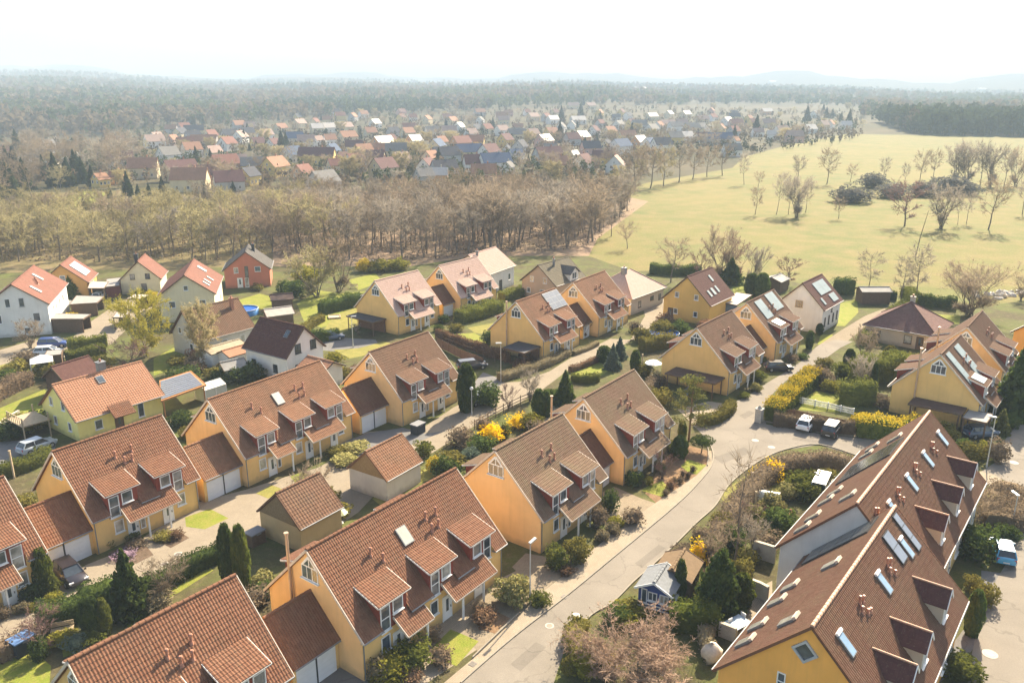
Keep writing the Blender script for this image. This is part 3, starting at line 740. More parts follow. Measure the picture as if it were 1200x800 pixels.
# ---- the two big stepped blocks lower right
def block(label, x, y, deg, L, wm, lm, seed, dorm, skyf, skyb, pvb=(), pvf=(), pipes=(), gwin=False):
    W, he, hr = 11.6, 4.1, 10.0
    root = thing('apartment_house', label, 'apartment house', (x, y, 0), R(deg))
    gable_walls(root, L, W, he, hr, [wm, lm], inset=.35, insx=.12, m2=1)
    gable_roof(root, L, W, he, hr, T_DRK, True, ridge=plain('ridge_clay', (.50,.30,.20), .6, .3, .2, 3), board=T_RED)
    sl = (hr-he)/(W/2)
    for dx in dorm:           # gabled dormer: ridge runs out of the slope at right angles
        yb, yf, zr = -2.62, -5.2, hr-2.62*sl; hw = 1.0; ze = zr-1.05
        mb = MB()
        for s in (-1, 1):
            xx = dx+s*(hw-.12)
            ys = -(hr-(ze-.1))/sl
            mb.poly([(xx,yf+.2,ze-.1),(xx,yf+.2,hr+(yf+.2)*sl-.1),(xx,ys,ze-.1)] if s < 0 else [(xx,yf+.2,ze-.1),(xx,ys,ze-.1),(xx,yf+.2,hr+(yf+.2)*sl-.1)])
        mb.poly([(dx-hw+.12,yf+.2,hr+(yf+.2)*sl-.1),(dx+hw-.12,yf+.2,hr+(yf+.2)*sl-.1),(dx+hw-.12,yf+.2,ze-.1),(dx,yf+.2,zr-.15),(dx-hw+.12,yf+.2,ze-.1)])
        d = mb.obj('dormer', plaster('beige_cladding', (.46,.40,.32)), root)
        rb = MB()
        for s in (-1, 1):
            xe = dx+s*hw; ye = -(hr-ze)/sl
            a, b_, c, e = (xe,yf,ze),(dx,yf,zr),(dx,yb,zr),(xe,ye+.05,ze)
            P = [a,b_,c,e] if s < 0 else [b_,a,e,c]
            ln = math.hypot(hw, zr-ze)
            uvv = [(0,0),(0,ln),(yb-yf,ln),(ye-yf,0)] if s < 0 else [(0,ln),(0,0),(ye-yf,0),(yb-yf,ln)]
            rb.quads([P], uv=uvv)
            nn = np.cross(np.subtract(P[1],P[0]), np.subtract(P[3],P[0])); nn = nn/np.linalg.norm(nn)*.1*(1 if nn[2] < 0 else -1)
            rb.quads([[np.array(q)+nn for q in P][::-1]])
            rb.quads([[np.array(a), np.array(b_), np.array(b_)+nn, np.array(a)+nn]])
        rb.obj('dormer_roof', T_PLUM, d)
        tr = MB(); tr.tube([(dx,yf-.02,zr+.03),(dx,yb,zr+.03)], .075, 6)
        tr.obj('dormer_ridge', plain('ridge_clay', (.50,.30,.20)), d)
        vb = MB()
        for s in (-1, 1): vb.bar((dx+s*hw,yf-.03,ze-.04),(dx,yf-.03,zr-.02), .05, .16)
        vb.obj('dormer_bargeboard', WHITE, d)
        window(d, (dx,yf+.2,ze-.75), 1.3, 1.2, 'f', 2, 1)
    for sx, sy in skyf: 
        o = on_roof_panel(root, sx, sy, .75, 1.45, he, hr, W, gm=plain('sky_glass', (.22,.34,.48), .08, .9, .15), t=.12)
        e = MB(); U, V, Nn = slope_axes(he, hr, W); e.box(np.array([sx,sy,on_slope(sy,he,hr,W)])+V*.82+Nn*.16, (.8,.18,.16), 0, [U,V,Nn]); e.obj('blind_box', WHITE, o)
    for sx, sy in skyb:
        o = on_roof_panel(root, sx, sy, .8, 1.3, he, hr, W, 1, gm=plain('dull_glass', (.22,.22,.19), .2, .7, .2), t=.16)
        e = MB(); U, V, Nn = slope_axes(he, hr, W, 1); e.box(np.array([sx,sy,on_slope(sy,he,hr,W)])+V*.8+Nn*.18, (.85,.25,.2), 0, [U,V,Nn]); e.obj('blind_box', CREAM, o)
    for sx, sy, w, l, g in pvb: on_roof_panel(root, sx, sy, w, l, he, hr, W, 1, name='solar_panel', gm=plain('dark_panel', (.05,.05,.05), .12, .8), grid=g, fm=DARK)
    for sx, sy, w, l, g in pvf: on_roof_panel(root, sx, sy, w, l, he, hr, W, -1, name='solar_panel', gm=plain('grey_panel', (.16,.19,.25), .15, .8), grid=g, fm=DARK)
    for px, py, k in pipes:
        for i in range(k):
            vent_pipe(root, px+[0,.45,-.35,.1,.5][i], py-[0,.1,.3,.55,.6][i], he, hr, W, h=.6-.07*i, r=.085, m=plain('copper_pipe', (.42,.20,.13), .5, .4, .2, 3))
    downpipe(root, -L/2+.2, -5.55, he)
    if gwin:
        # square window set on its corner, and two plain windows
        mb = MB(); u = np.array([0,-1,0.]); n = np.array([-1,0,0.]); c = np.array([-L/2+.12,.25,8.1])
        d1 = (u+Z3)/math.sqrt(2); d2 = (Z3-u)/math.sqrt(2)
        for s in (-1, 1):
            mb.box(c+d1*s*.50+n*.05, (.14,.14,1.14), 0, [d1,n,d2]); mb.box(c+d2*s*.50+n*.05, (.86,.138,.14), 0, [d1,n,d2])
        q = c+n*.02; mb.quads([[q-d1*.48-d2*.48,q+d1*.48-d2*.48,q+d1*.48+d2*.48,q-d1*.48+d2*.48][::-1]], m=1)
        mb.obj('diamond_window', [plain('grey_frame', (.42,.43,.44), .5), GLASS], root)
        window(root, (-L/2+.12,1.45,5.35), .52, 1.3, 'l', 1, 2); window(root, (-L/2+.12,-2.4,4.2), .9, 1.3, 'l', 2, 1)
    for i in range(int(L/5.5)):
        xx = -L/2+3+5.5*i
        window(root, (xx,-5.45,1.6), 1.6, 1.4, 'f', 2); door(root, (xx+2.2,-5.45,1.05), .95, 2.05, 'f', WHITE); window(root, (xx,5.45,1.4), 2.0, 2.1, 'b', 2)
    return root
RX = lambda p, sgn=1: p
block('golden-gabled apartment house with a diamond window, in front of the other stepped block', 23.35, 48.51, 52, 18.6, Y3, Y3, 1, dorm=(-5.32,-1.4,4.52), skyf=[(-7.5,-1.57),(.62,-1.6),(6.4,-1.65)], skyb=[(-6.85,4.72),(-4.65,4.75),(-1.15,4.75),(.95,4.6),(-6.55,2.2),(1.5,2.1)], pvb=[(6.9,3.0,3.0,6.2,(3,4))], pvf=[(5.0,-1.1,1.3,2.3,(1,2)),(8.0,-1.2,.9,3.0,(1,3))], pipes=[(-3.4,-1.15,5),(2.6,-1.3,4)], gwin=True)
block('rear, longer stepped apartment house with a blank pale end wall', 33.66, 65.6, 52, 23.9, plaster('block_render', (.62,.42,.16)), plaster('block_white', (.56,.56,.55)), 2, dorm=(-4.1,1.85,8.1), skyf=[(-7.7,-1.8),(-1.88,-1.76),(4.0,-1.76),(9.92,-1.77)], skyb=[(-10.66,4.2),(-8.5,4.1),(-4.8,4.2),(-3.07,4.0),(-8.0,1.7),(7.2,4.2),(9.4,4.2),(7.0,1.8)], pvb=[(2.6,2.7,4.8,6.0,(4,4))], pipes=[(-10.65,-1.1,2),(-5.3,-1.4,4),(.46,-1.38,4),(6.5,-1.48,4)])

# ---- the detached houses of the left
r = house('yellow_house', 'lemon yellow house with a smooth orange tiled roof and two metal chimneys', -51.73, 96.94, 52.9, 11.34, 9.5, 2.75, 6.4, T_CLAY, LEM, wins=[('l',-2.4,1.5,.8,1.1),('l',1.2,1.5,.8,1.1),('l',-1.4,3.9,.8,1.1),('l',1.6,3.9,.8,1.1),('f',-2.9,1.5,.95,1.2),('f',2.5,1.7,.8,1.9)], doors=[('f',-.4,WOOD)], board=WOOD)
chimney_stack(r, .6, .4, 7.5, 5.6, .9, .8, METAL); on_roof_panel(r, -.3, -.9, .9, 1.1, 2.75, 6.4, 9.5)
b = MB(); tile_plane(b, (-1.7,-6.1,2.3), (1,0,0), np.array([0,.8,.6]), 2.7, 2.0); slab(b, (-1.7,-6.1,2.29),(1.0,-6.1,2.29),(1.0,-4.5,3.49),(-1.7,-4.5,3.49), .12); b.obj('porch_roof', T_RED, r)
b = MB(); b.box((-8.0,2.2,2.2), (3.2,4.2,.14))
for px in (-9.5,-6.6):
    for py in (.2, 4.2): b.box((px,py,1.6), (.12,.12,3.2))
for k in range(8): b.box((-9.55,.3+.55*k,2.75), (.06,.08,1.0))
b.box((-9.55,2.2,3.25), (.08,4.2,.07)); b.obj('balcony', PALEWOOD, r)
house('white_house', 'white house with a plain dark plum-brown roof and one blue roof window', -33.92, 116.48, -34.1, 9.6, 7.7, 3.63, 7.5, T_PLUM, WH, wins=[('f',-2.8,1.6,.9,1.2,1,DARK),('f',1.9,1.6,.9,1.2,1,DARK),('r',-1.3,4.5,1.1,1.4,2,DARK),('r',1.6,4.5,1.1,1.4,2,DARK),('r',-1.5,1.6,1.0,1.2,1,DARK)], sky=[(2.4,-1.2,.8,1.2)])
r = house('annexe', 'low annexe with orange tiled roof against the white house with plum-brown roof', -27.2, 110.6, -34, 5.2, 4.6, 2.6, 3.7, T_CLAY, WH, cat='annexe')
house('beige_house', 'old grey-white house with a rusty brown tiled roof behind the golden-leaved tree', -48.47, 127.64, 54, 10.4, 8.1, 3.0, 7.3, T_BRN, plaster('old_render', (.55,.52,.47)), wins=[('l',-1.3,1.6,.9,1.1),('l',1.4,3.9,.8,1.0),('f',2.8,1.6,1,1.2),('f',-.5,1.6,1,1.2)], chim=(3.2,-1.1,.5,.5,TERRA), board=WOOD)
house('cream_house', 'cream house with one dark and one salmon roof slope carrying white roof windows', -60.39, 150.84, 104, 15.5, 10.1, 4.9, 8.6, T_SAL, CR, wins=[('l',0,6.2,.8,.9),('l',-2.6,3.3,1.1,1.2),('l',2.6,3.3,1.1,1.2),('f',-3,1.8,1,1.2),('f',3,1.8,1,1.2)], sky=[(3.4,-1.7,1.5,1.9,'skylight',PVPALE),(-3,-3.2,.8,1.4,'skylight',PVPALE),(0,-3.4,.8,1.4,'skylight',PVPALE),(-5,-3.2,.8,1.4,'skylight',PVPALE)], board=WOOD)
r = house('small_house', 'small cream house with a plain salmon roof and two dark gable windows', -77.37, 168.81, 103, 8.4, 8.3, 2.9, 6.8, T_SAL, CR, wins=[('l',-1.5,3.6,.9,1.1,1,DARK),('l',1.4,3.6,.9,1.1,1,DARK),('l',-.6,1.3,1.0,1.6,1,DARK)], chim=(1.0,1.2,.8,.7,DARK))
house('orange_house', 'orange house with a salmon roof covered by one large pale solar panel', -91.58, 165.78, 105, 9.4, 9.4, 2.9, 6.8, T_SAL, ORR, wins=[('l',0,4.0,1,1.1),('f',1,1.5,1,1.2)], sky=[(.2,-2.3,4.6,3.6,'solar_panel',plain('grey_blue_panel',(.30,.36,.40),.2,.8),(3,2))])
r = house('white_double_house', 'tall white double house with a salmon red roof at the left edge of the photo', -86.27, 141.84, 107.6, 16.8, 10.4, 5.34, 9.1, T_SAL, WH, wins=[('l',-1.0,5.9,.8,1.5,1,GREYR),('l',1.1,5.9,.8,1.5),('l',-2.9,3.2,1.1,1.5,1),('l',2.9,3.2,1.1,1.5),('l',-1.2,.95,1.0,1.1),('f',-6.4,3.6,.6,1.2),('f',-4.2,3.6,.6,1.2),('f',-2,3.6,.6,1.2),('f',1,3.6,.9,1.2),('f',4,3.6,.9,1.2),('f',-5,1.3,1,1.2)], sky=[(-4.6,-2.6,1.0,2.0,'skylight',PVPALE),(2.5,-1.6,1.0,2.0,'skylight',PVPALE)])
for k in range(3): vent_pipe(r, -1.2+.7*k, -2.3+.3*k, 5.34, 9.1, 10.4, .6, .14)
r = house('terracotta_house', 'terracotta red house with a dark grey roof at the edge of the wood', -57.17, 174.87, 103, 9.4, 10.0, 3.8, 7.7, T_GREY, PINKR, wins=[('l',2.2,3.8,.9,1.2),('l',-2.2,3.9,1.2,1.1),('l',.1,3.4,.7,2.4,1,DARK),('l',.2,1.1,.8,2.0)], chim=(1.2,-1.2,.7,.6,DARK), doors=[('l',1.6,WHITE)])
house('grey_house', 'pinkish-beige house with an olive grey roof behind the house with blue-grey solar modules', 8.46, 164.69, 52.2, 10.85, 9.1, 3.22, 6.9, T_OLV, plaster('rose_render',(.52,.38,.27)), wins=[('l',1.6,3.9,.9,1.1),('l',-1.6,3.9,.9,1.1),('l',2.4,1.5,.9,1.0),('l',-1,1.5,1.2,1.0)])
g1 = [o for o in C.objects if o.get('label','').startswith('pinkish-beige')][0]
b = MB(); b.poly([(-.4,-4.4,3.0),(2.6,-4.4,3.0),(2.6,-4.4,4.9),(1.1,-4.4,6.0),(-.4,-4.4,4.9)])
for xx in (-.4, 2.6): b.quads([[(xx,-4.4,3.0),(xx,-4.4,4.9),(xx,-2,5.0),(xx,-2,3.0)]])
d = b.obj('dormer', WH, g1)
b = MB()
for s in (-1,1):
    b.quads([[(1.1+s*1.9,-4.8,4.7),(1.1,-4.8,6.15),(1.1,-1.0,6.15),(1.1+s*1.9,-2.4,4.7)]], uv=[(0,0),(0,2),(3,2),(3,0)])
b.obj('dormer_roof', T_GREY, d); window(d, (1.1,-4.4,4.3), 1.6, 1.3, 'f', 2)
chimney_stack(g1, -1.2, -.9, 7.6, 5.8, .35, .35, METAL)
r = house('yellow_house', 'bright ochre house with a plum roof and four roof windows in front of the meadow', 34.39, 147.25, 52.2, 10.3, 9.8, 3.7, 8.4, T_PLUM, plaster('sun_ochre', (.66,.44,.14)), wins=[('l',1.9,4.8,.8,1.0),('l',-1.9,4.8,.8,1.0),('l',2.0,1.7,.8,1.0),('l',-1.9,1.7,.8,1.0)], sky=[(1.7,-1.4,.7,1.4,'skylight',PVPALE),(-2.6,-3.3,.7,1.4,'skylight',PVPALE),(-.9,-3.2,.9,1.5,'skylight',PVPALE),(.9,-3.1,.7,1.4,'skylight',PVPALE)], doors=[('l',3.0,WOOD)])
r = house('white_house', 'white house with a plum roof carrying an L-shaped field of pale solar panels', 53.0, 141.6, 51, 9.6, 8.6, 4.2, 8.4, T_PLUM, WH, wins=[('l',.3,4.7,1.3,1.2,2,PALEWOOD),('l',3.2,2.2,.8,.9,1,PALEWOOD),('f',-3,1.8,.6,1.6,1,DARK),('f',-1,1.8,.6,1.6,1,DARK),('f',1.2,1.8,.6,1.6,1,DARK),('f',3.2,1.8,.6,1.6,1,DARK),('f',0,3.4,.6,.8,1,DARK)], sky=[(.6,-1.5,5.2,2.6,'solar_panel',PVPALE,(4,2)),(2.0,-3.3,2.6,1.6,'solar_panel',PVPALE,(2,1)),(-2.9,-3.2,.8,1.4,'skylight',PVPALE)])
r = house('white_house', 'white-fronted house with a pale roof touching the wood, at the end of the row', -6.27, 171.0, 60, 11, 10.2, 4.25, 7.8, T_PNK, WH, wins=[('f',-3.6,1.7,1.0,2.2),('f',3.2,2.2,1.0,1.4)], doors=[('f',-.4,DARK)], chim=(-3,-.6,.4,.4,METAL))
hip_house('bungalow', 'bungalow with a pale pink hipped roof and a metal-capped chimney behind the row houses', 22.22, 155.39, 50.8, 13, 10.5, 3.26, 7.0, T_PNK, plaster('bungalow_render',(.52,.46,.38)), wins=[('f',-3.0,1.6,1.0,1.2,WOOD),('f',1.6,1.9,1.2,.8,WOOD),('f',4.6,1.6,.9,1.2,WOOD),('l',0,1.6,1.4,1.2)], chim=(-1.6,-.3,.9,.8,METAL), rl=2.5)
hip_house('bungalow', 'bungalow under a broad plum-brown hipped roof behind the tall clipped hedge', 66.45, 132.39, -39.6, 11.6, 10.6, 2.68, 6.5, T_FIL, plaster('bungalow_cream',(.56,.46,.34)), wins=[('f',-3.6,1.5,1.4,1.2,WOOD),('f',1.4,1.4,1.2,1.4,WOOD)], chim=(0,.8,.7,.6,CONC), rl=0, doors=[('f',3.2,WOOD)])
house('orange_house', 'bright orange house with a low brown roof at the right edge of the photo', 86, 124.6, 40, 11.2, 9.0, 3.6, 7.2, T_BRN, Y3, wins=[('l',-1.8,3.2,1.2,1.3,2)], chim=(1,1,.5,.5,TERRA))
# ------------------------------------------------------------------ ground
def vnoise(x, y, s, seed=0):
    """cheap smooth value noise on arrays"""
    x = np.asarray(x)/s; y = np.asarray(y)/s
    xi, yi = np.floor(x), np.floor(y); fx, fy = x-xi, y-yi
    fx, fy = fx*fx*(3-2*fx), fy*fy*(3-2*fy)
    def h(a, b):
        v = np.sin(a*127.1+b*311.7+seed*74.7)*43758.5453; return v-np.floor(v)
    return (h(xi,yi)*(1-fx)+h(xi+1,yi)*fx)*(1-fy)+(h(xi,yi+1)*(1-fx)+h(xi+1,yi+1)*fx)*fy
def terrain(x, y):
    x, y = np.asarray(x, float), np.asarray(y, float)
    d = np.hypot(x, y); az = np.arctan2(x, y)
    t = np.clip((d-900)/5200, 0, 1)
    left = np.clip((.25-az)/.75, 0, 1)
    target = 62+78*left+14*np.sin(az*9+1)+9*np.sin(az*23)
    ridge = t**.9*target
    hills = (vnoise(x,y,900,1)-.5)*46+(vnoise(x,y,340,2)-.5)*14
    far = np.clip((d-4600)/1500, 0, 1)
    az_ = az*180/math.pi
    rl = 34+30*np.clip((az_+2)/16, 0, 1)+16*np.sin(az_*.42+.6)+9*np.sin(az_*1.13)+5*np.sin(az_*2.7+1)
    return ridge+np.clip((d-4500)/1300, 0, 1)**1.5*rl+hills*np.clip((d-1000)/1800, 0, 1)
rad = np.concatenate([np.linspace(0,880,15), np.geomspace(920,7000,44)])
azs = np.linspace(-math.pi, math.pi, 361)[:-1]
X = rad[:,None]*np.sin(azs)[None]; Y = rad[:,None]*np.cos(azs)[None]
mb = MB(); mb.grid(np.stack([X,Y,terrain(X,Y)],-1)[:, ::-1], closed=True)
G_BASE = ground('garden_ground', ((.085,.062,.036),(.13,.115,.045),(.16,.12,.07)), (.18,.9,7))
m, nt, _, lk = new_mat('land')
p = wpos(nt); ln_ = N(nt,'ShaderNodeVectorMath',operation='LENGTH'); lk.new(p, ln_.inputs[0])
farf = ramp(nt, ln_.outputs['Value'], 330, 420)
near = mixc(nt, ramp(nt, noise(nt,p,.16,5,.65,.5), .38,.62), (.075,.062,.032), (.095,.11,.03))
near = mixc(nt, ramp(nt, noise(nt,p,1.1,4,.7), .50,.76), near, (.145,.125,.06))
k = N(nt,'ShaderNodeMapRange',ins={1:.3,2:.7,3:.7,4:1.25}); lk.new(noise(nt,p,8,3,.7), k.inputs[0])
v = N(nt,'ShaderNodeVectorMath',operation='SCALE'); lk.new(near,v.inputs[0]); lk.new(k.outputs[0],v.inputs['Scale'])
fo = mixc(nt, ramp(nt, noise(nt,p,.012,5,.7), .4,.6), (.045,.045,.022), (.085,.068,.038))
fo = mixc(nt, ramp(nt, noise(nt,p,.0016,3,.5), .62,.66), fo, (.16,.15,.075))
bsdf(nt, mixc(nt, farf, v.outputs[0], fo), .95, .1, bump(nt, noise(nt,p,6,3), .3, .08))
tag(mb.obj('ground', m), kind='structure')

def smooth(pts, n=6, closed=False):
    P = [np.array(p, float) for p in pts]; out = []
    k = len(P)
    for i in range(k if closed else k-1):
        p0 = P[(i-1) % k] if closed or i > 0 else P[0]; p1 = P[i]; p2 = P[(i+1) % k]
        p3 = P[(i+2) % k] if closed or i+2 < k else P[-1]
        for t in np.linspace(0, 1, n, endpoint=False):
            out.append(.5*((2*p1)+(-p0+p2)*t+(2*p0-5*p1+4*p2-p3)*t*t+(-p0+3*p1-3*p2+p3)*t**3))
    if not closed: out.append(P[-1])
    return out
def sheet(name, px, z, mat, sm=0, raise_=0.0):
    P = [at(u, v)[:2] for u, v in px]
    if sm: P = [tuple(q) for q in smooth(P, sm, True)]
    mb = MB()
    if raise_: mb.prism(P, z, z+raise_)
    else:
        t3 = [Vector((*q, 0)) for q in P]
        for tri in tessellate_polygon([t3]):
            p = [(*P[i], z) for i in tri]
            nz = (p[1][0]-p[0][0])*(p[2][1]-p[0][1])-(p[1][1]-p[0][1])*(p[2][0]-p[0][0])
            if abs(nz) > 1e-6: mb.poly(p if nz > 0 else p[::-1])
    return tag(mb.obj(name, mat), kind='structure')

M_MEADOW = ground('meadow_grass', ((.150,.136,.038),(.098,.115,.027),(.188,.146,.056)), (.02,.14,2.2), bmp=.3)
M_LAWN = ground('lawn_grass', ((.145,.178,.022),(.185,.205,.03),(.225,.205,.05)), (.3,1.2,9), bmp=.5)
M_LAWN2 = ground('dry_lawn', ((.20,.18,.05),(.25,.22,.06),(.16,.16,.035)), (.25,1.0,9), bmp=.5)
M_LEAF = ground('leaf_litter', ((.23,.155,.10),(.19,.145,.085),(.27,.19,.13)), (.07,.5,4), bmp=.4)
M_WOODG = ground('wood_floor_grass', ((.15,.12,.055),(.19,.14,.075),(.13,.115,.045)), (.06,.4,4), bmp=.4)
M_ROAD = asphalt('road_surface', (.215,.19,.158))
M_ROADG = asphalt('yard_asphalt', (.16,.155,.15))
M_PAVE = paving('footway_paving', (.30,.25,.19), (.34,.285,.215), (.20,.165,.12), .3)
M_DRIVE = paving('drive_paving', (.235,.195,.14), (.285,.235,.17), (.16,.13,.09), .22)
M_LANE = paving('lane_paving', (.25,.21,.16), (.29,.245,.185), (.18,.15,.11), .22)
M_KERB = plain('kerb_stone', (.25,.22,.175), .9, .2, .15, 2)
M_BED = ground('bed_earth', ((.11,.075,.05),(.085,.06,.04),(.15,.105,.075)), (.5,2,10), bmp=.6)
M_MULCH = ground('bark_mulch', ((.20,.12,.065),(.25,.16,.09),(.16,.10,.055)), (.5,2,10), bmp=.6)

sheet('meadow', [(690,300),(700,280),(712,250),(716,226),(760,214),(858,197),(872,184),(935,167),(1010,154),(1110,159),(1300,163),(1900,168),(1900,330),(1260,352),(1200,352),(1130,362),(1000,348),(930,330),(860,330),(800,316),(740,318)], .004, M_MEADOW)
sheet('wood_floor', [(320,312),(480,312),(560,300),(640,300),(690,300),(700,280),(760,236),(700,224),(400,224),(320,250)], .006, M_LEAF)
sheet('wood_floor', [(-300,330),(60,318),(140,316),(320,312),(320,250),(400,224),(250,222),(-300,232)], .006, M_WOODG)
sheet('pasture', [(60,236),(100,224),(125,226),(118,236),(80,246)], .010, M_LAWN)
sheet('pasture', [(150,244),(215,236),(230,244),(190,256)], .010, M_LAWN2)

# roads
road_px = [(500,830),(540,800),(601,747),(664,698),(720,652),(792,592),(820,564),(834,545),(834,528),(826,512),(812,498),(842,495),(858,472),(876,464),(900,448),(920,436),(938,424),(950,412),(960,404),(978,398),(1000,400),(984,408),(962,424),(934,436),(914,452),(898,470),(894,484),(898,497),(960,508),(1030,516),(1050,540),(1010,536),(960,521),(920,527),(892,539),(869,555),(852,571),(838,593),(816,613),(792,637),(764,663),(742,682),(718,706),(694,720),(666,747),(652,790),(640,830)]
sheet('road', road_px, .020, M_ROAD)
sheet('road', [(1105,840),(1134,800),(1139,765),(1148,722),(1162,688),(1184,652),(1192,625),(1196,600),(1190,570),(1165,556),(1150,552),(1172,538),(1178,515),(1192,497),(1230,480),(1300,470),(1300,840)], .020, M_ROAD)
sheet('car_park', [(898,495),(893,484),(940,488),(1000,496),(1050,506),(1040,517),(960,507)], .024, M_DRIVE)
lane_px = [(-60,790),(0,752),(40,731),(136,690),(170,680),(240,652),(300,622),(304,600),(352,620),(404,594),(416,580),(440,570),(452,556),(490,536),(520,520),(570,488),(608,472),(636,456),(672,429),(702,417),(737,401),(756,370),(752,352),(775,338),(776,358),(774,372),(744,402),(722,416),(668,440),(648,452),(622,474),(606,482),(560,508),(496,540),(470,520),(560,474),(576,464),(574,449),(610,447),(644,435),(666,421),(715,397),(738,378),(700,398),(640,425),(590,446),(552,470),(532,478),(494,502),(470,500),(470,505),(428,506),(408,540),(400,556),(372,548),(330,556),(290,572),(232,588),(210,600),(150,642),(100,662),(60,692),(30,710),(0,722),(-60,744)]
sheet('lane', [(-60,790),(0,752),(40,731),(136,690),(170,680),(240,652),(300,622),(360,640),(420,600),(452,566),(490,541),(520,522),(570,490),(608,472),(636,456),(672,429),(702,417),(737,401),(756,370),(752,352),(775,338),(778,352),(776,376),(744,398),(715,397),(666,421),(644,435),(610,447),(574,449),(560,462),(532,477),(494,502),(472,503),(428,506),(405,530),(372,548),(330,560),(290,573),(232,588),(210,600),(150,642),(100,662),(60,692),(30,710),(0,722),(-60,744)], .012, M_LANE)
sheet('lane', [(376,398),(404,396),(440,398),(446,406),(430,414),(396,412),(372,410)], .012, M_ROADG)
sheet('drive', [(556,448),(566,436),(592,446),(578,458),(560,470)], .014, M_ROADG)
sheet('drive', [(396,508),(408,516),(428,508),(472,501),(498,508),(520,505),(480,522),(440,530),(405,540)], .016, M_ROADG)
sheet('lane', [(78,404),(96,384),(128,362),(140,350),(178,348),(178,362),(150,384),(132,402),(118,410),(80,412)], .014, M_LANE)
sheet('lane', [(-40,424),(0,410),(40,398),(80,404),(110,410),(120,416),(60,420),(20,422),(-40,440)], .012, M_LANE)
sheet('yard', [(-60,556),(0,518),(40,514),(66,520),(60,540),(30,548),(0,560),(-60,590)], .012, M_ROADG)
sheet('footpath', [(960,404),(984,388),(1014,370),(1040,360),(1050,363),(1030,374),(1000,394),(984,408)], .016, M_DRIVE)
# footways: real 10 cm kerbs along the main road
def kerb(px, w=.13, h=.10, name='kerb'):
    P = [np.array(q) for q in smooth([at(u, v)[:2] for u, v in px], 4)]
    mb = MB()
    for a, b in zip(P[:-1], P[1:]): mb.bar((*a, h/2+.02), (*b, h/2+.02), w, h)
    return tag(mb.obj(name, M_KERB), kind='structure')
foot_px = [(520,800),(562,765),(608,722),(632,696),(676,662),(720,622),(770,588),(816,557),(828,545),(830,528),(834,528),(834,545),(820,564),(792,592),(720,652),(664,698),(601,747),(540,800)]
sheet('pavement', foot_px, .024, M_PAVE)
kerb([(540,800),(601,747),(664,698),(720,652),(792,592),(820,564),(834,545),(835,528),(827,512)])
kerb([(554,771),(608,719)], .1, .16); kerb([(829,546),(830,528),(826,516)], .1, .14)
kerb([(666,747),(694,720),(718,706),(742,682),(764,663),(792,637),(816,613),(838,593),(852,571),(869,555),(892,539),(920,527),(960,521),(1010,536)])
# drives and gardens in front of the row
sheet('drive', [(560,690),(606,668),(632,696),(608,722),(562,765),(540,742),(556,722)], .010, M_DRIVE)
sheet('drive', [(600,664),(616,648),(640,652),(700,640),(724,620),(690,650),(672,664),(632,696)], .014, M_DRIVE)
sheet('drive', [(690,584),(720,570),(752,584),(770,590),(722,622),(700,610)], .012, M_DRIVE)
sheet('drive', [(776,540),(800,520),(830,528),(828,545),(814,560),(770,590),(756,578)], .010, M_MULCH)
sheet('drive', [(400,752),(430,796),(440,830),(380,830),(350,800)], .010, M_ROADG)
sheet('drive', [(486,716),(526,700),(566,690),(600,712),(566,756),(500,800),(470,800)], .008, M_PAVE)
sheet('lawn', [(540,742),(561,751),(535,780),(512,772),(505,760),(528,737)], .018, M_LAWN)
sheet('flower_bed', [(552,724),(572,712),(598,724),(580,742),(566,738)], .018, M_MULCH)
sheet('lawn', [(754,572),(776,563),(786,574),(776,582),(752,575)], .020, M_LAWN)
sheet('lawn', [(798,546),(806,538),(828,545),(816,556),(804,552)], .020, M_LAWN)
sheet('lawn', [(217,606),(246,596),(268,607),(240,620),(218,617)], .016, M_LAWN)
sheet('lawn', [(300,578),(318,568),(334,574),(314,584)], .016, M_LAWN2); sheet('lawn', [(340,558),(356,552),(362,560),(346,566)], .016, M_LAWN)
sheet('lawn', [(24,712),(40,706),(50,711),(36,718)], .016, M_LAWN)
sheet('flower_bed', [(126,648),(150,636),(172,640),(180,650),(160,660),(136,660)], .016, M_BED)
sheet('flower_bed', [(180,630),(206,620),(222,630),(200,642)], .016, M_BED)
# back gardens between lane and row
sheet('lawn', [(0,770),(36,758),(60,780),(58,800),(20,830),(-40,830)], .008, M_LAWN)
sheet('lawn', [(72,752),(92,744),(92,764),(74,770)], .008, M_LAWN)
sheet('lawn', [(150,720),(206,676),(244,662),(250,668),(200,700),(170,722)], .008, M_LAWN)
sheet('lawn', [(436,584),(476,560),(520,540),(530,548),(480,572),(446,592)], .008, M_LAWN2)
sheet('lawn', [(520,392),(556,390),(572,400),(560,410),(520,400)], .010, M_LAWN)
sheet('lawn', [(548,384),(580,378),(572,392),(556,390)], .010, M_LAWN2)
sheet('lawn', [(674,432),(704,424),(714,434),(694,446),(672,440)], .010, M_LAWN)
sheet('lawn', [(390,410),(420,408),(450,400),(464,404),(440,414),(410,420)], .016, M_LAWN2)
sheet('lawn', [(348,356),(372,340),(400,344),(440,340),(430,360),(400,378),(376,384),(356,376)], .010, M_LAWN)
sheet('lawn', [(370,400),(390,372),(432,352),(436,372),(410,386),(396,392)], .012, M_LAWN2)
sheet('lawn', [(278,352),(304,344),(328,350),(318,362),(290,362)], .010, M_LAWN)
sheet('lawn', [(330,342),(352,330),(352,345),(336,352)], .010, M_LAWN)
sheet('lawn', [(408,328),(440,320),(448,330),(420,340)], .010, M_LAWN)
sheet('lawn', [(180,440),(208,430),(216,414),(206,406),(180,420)], .008, M_LAWN)
sheet('lawn', [(-20,500),(0,478),(52,456),(64,470),(40,500),(0,512)], .008, M_LAWN)
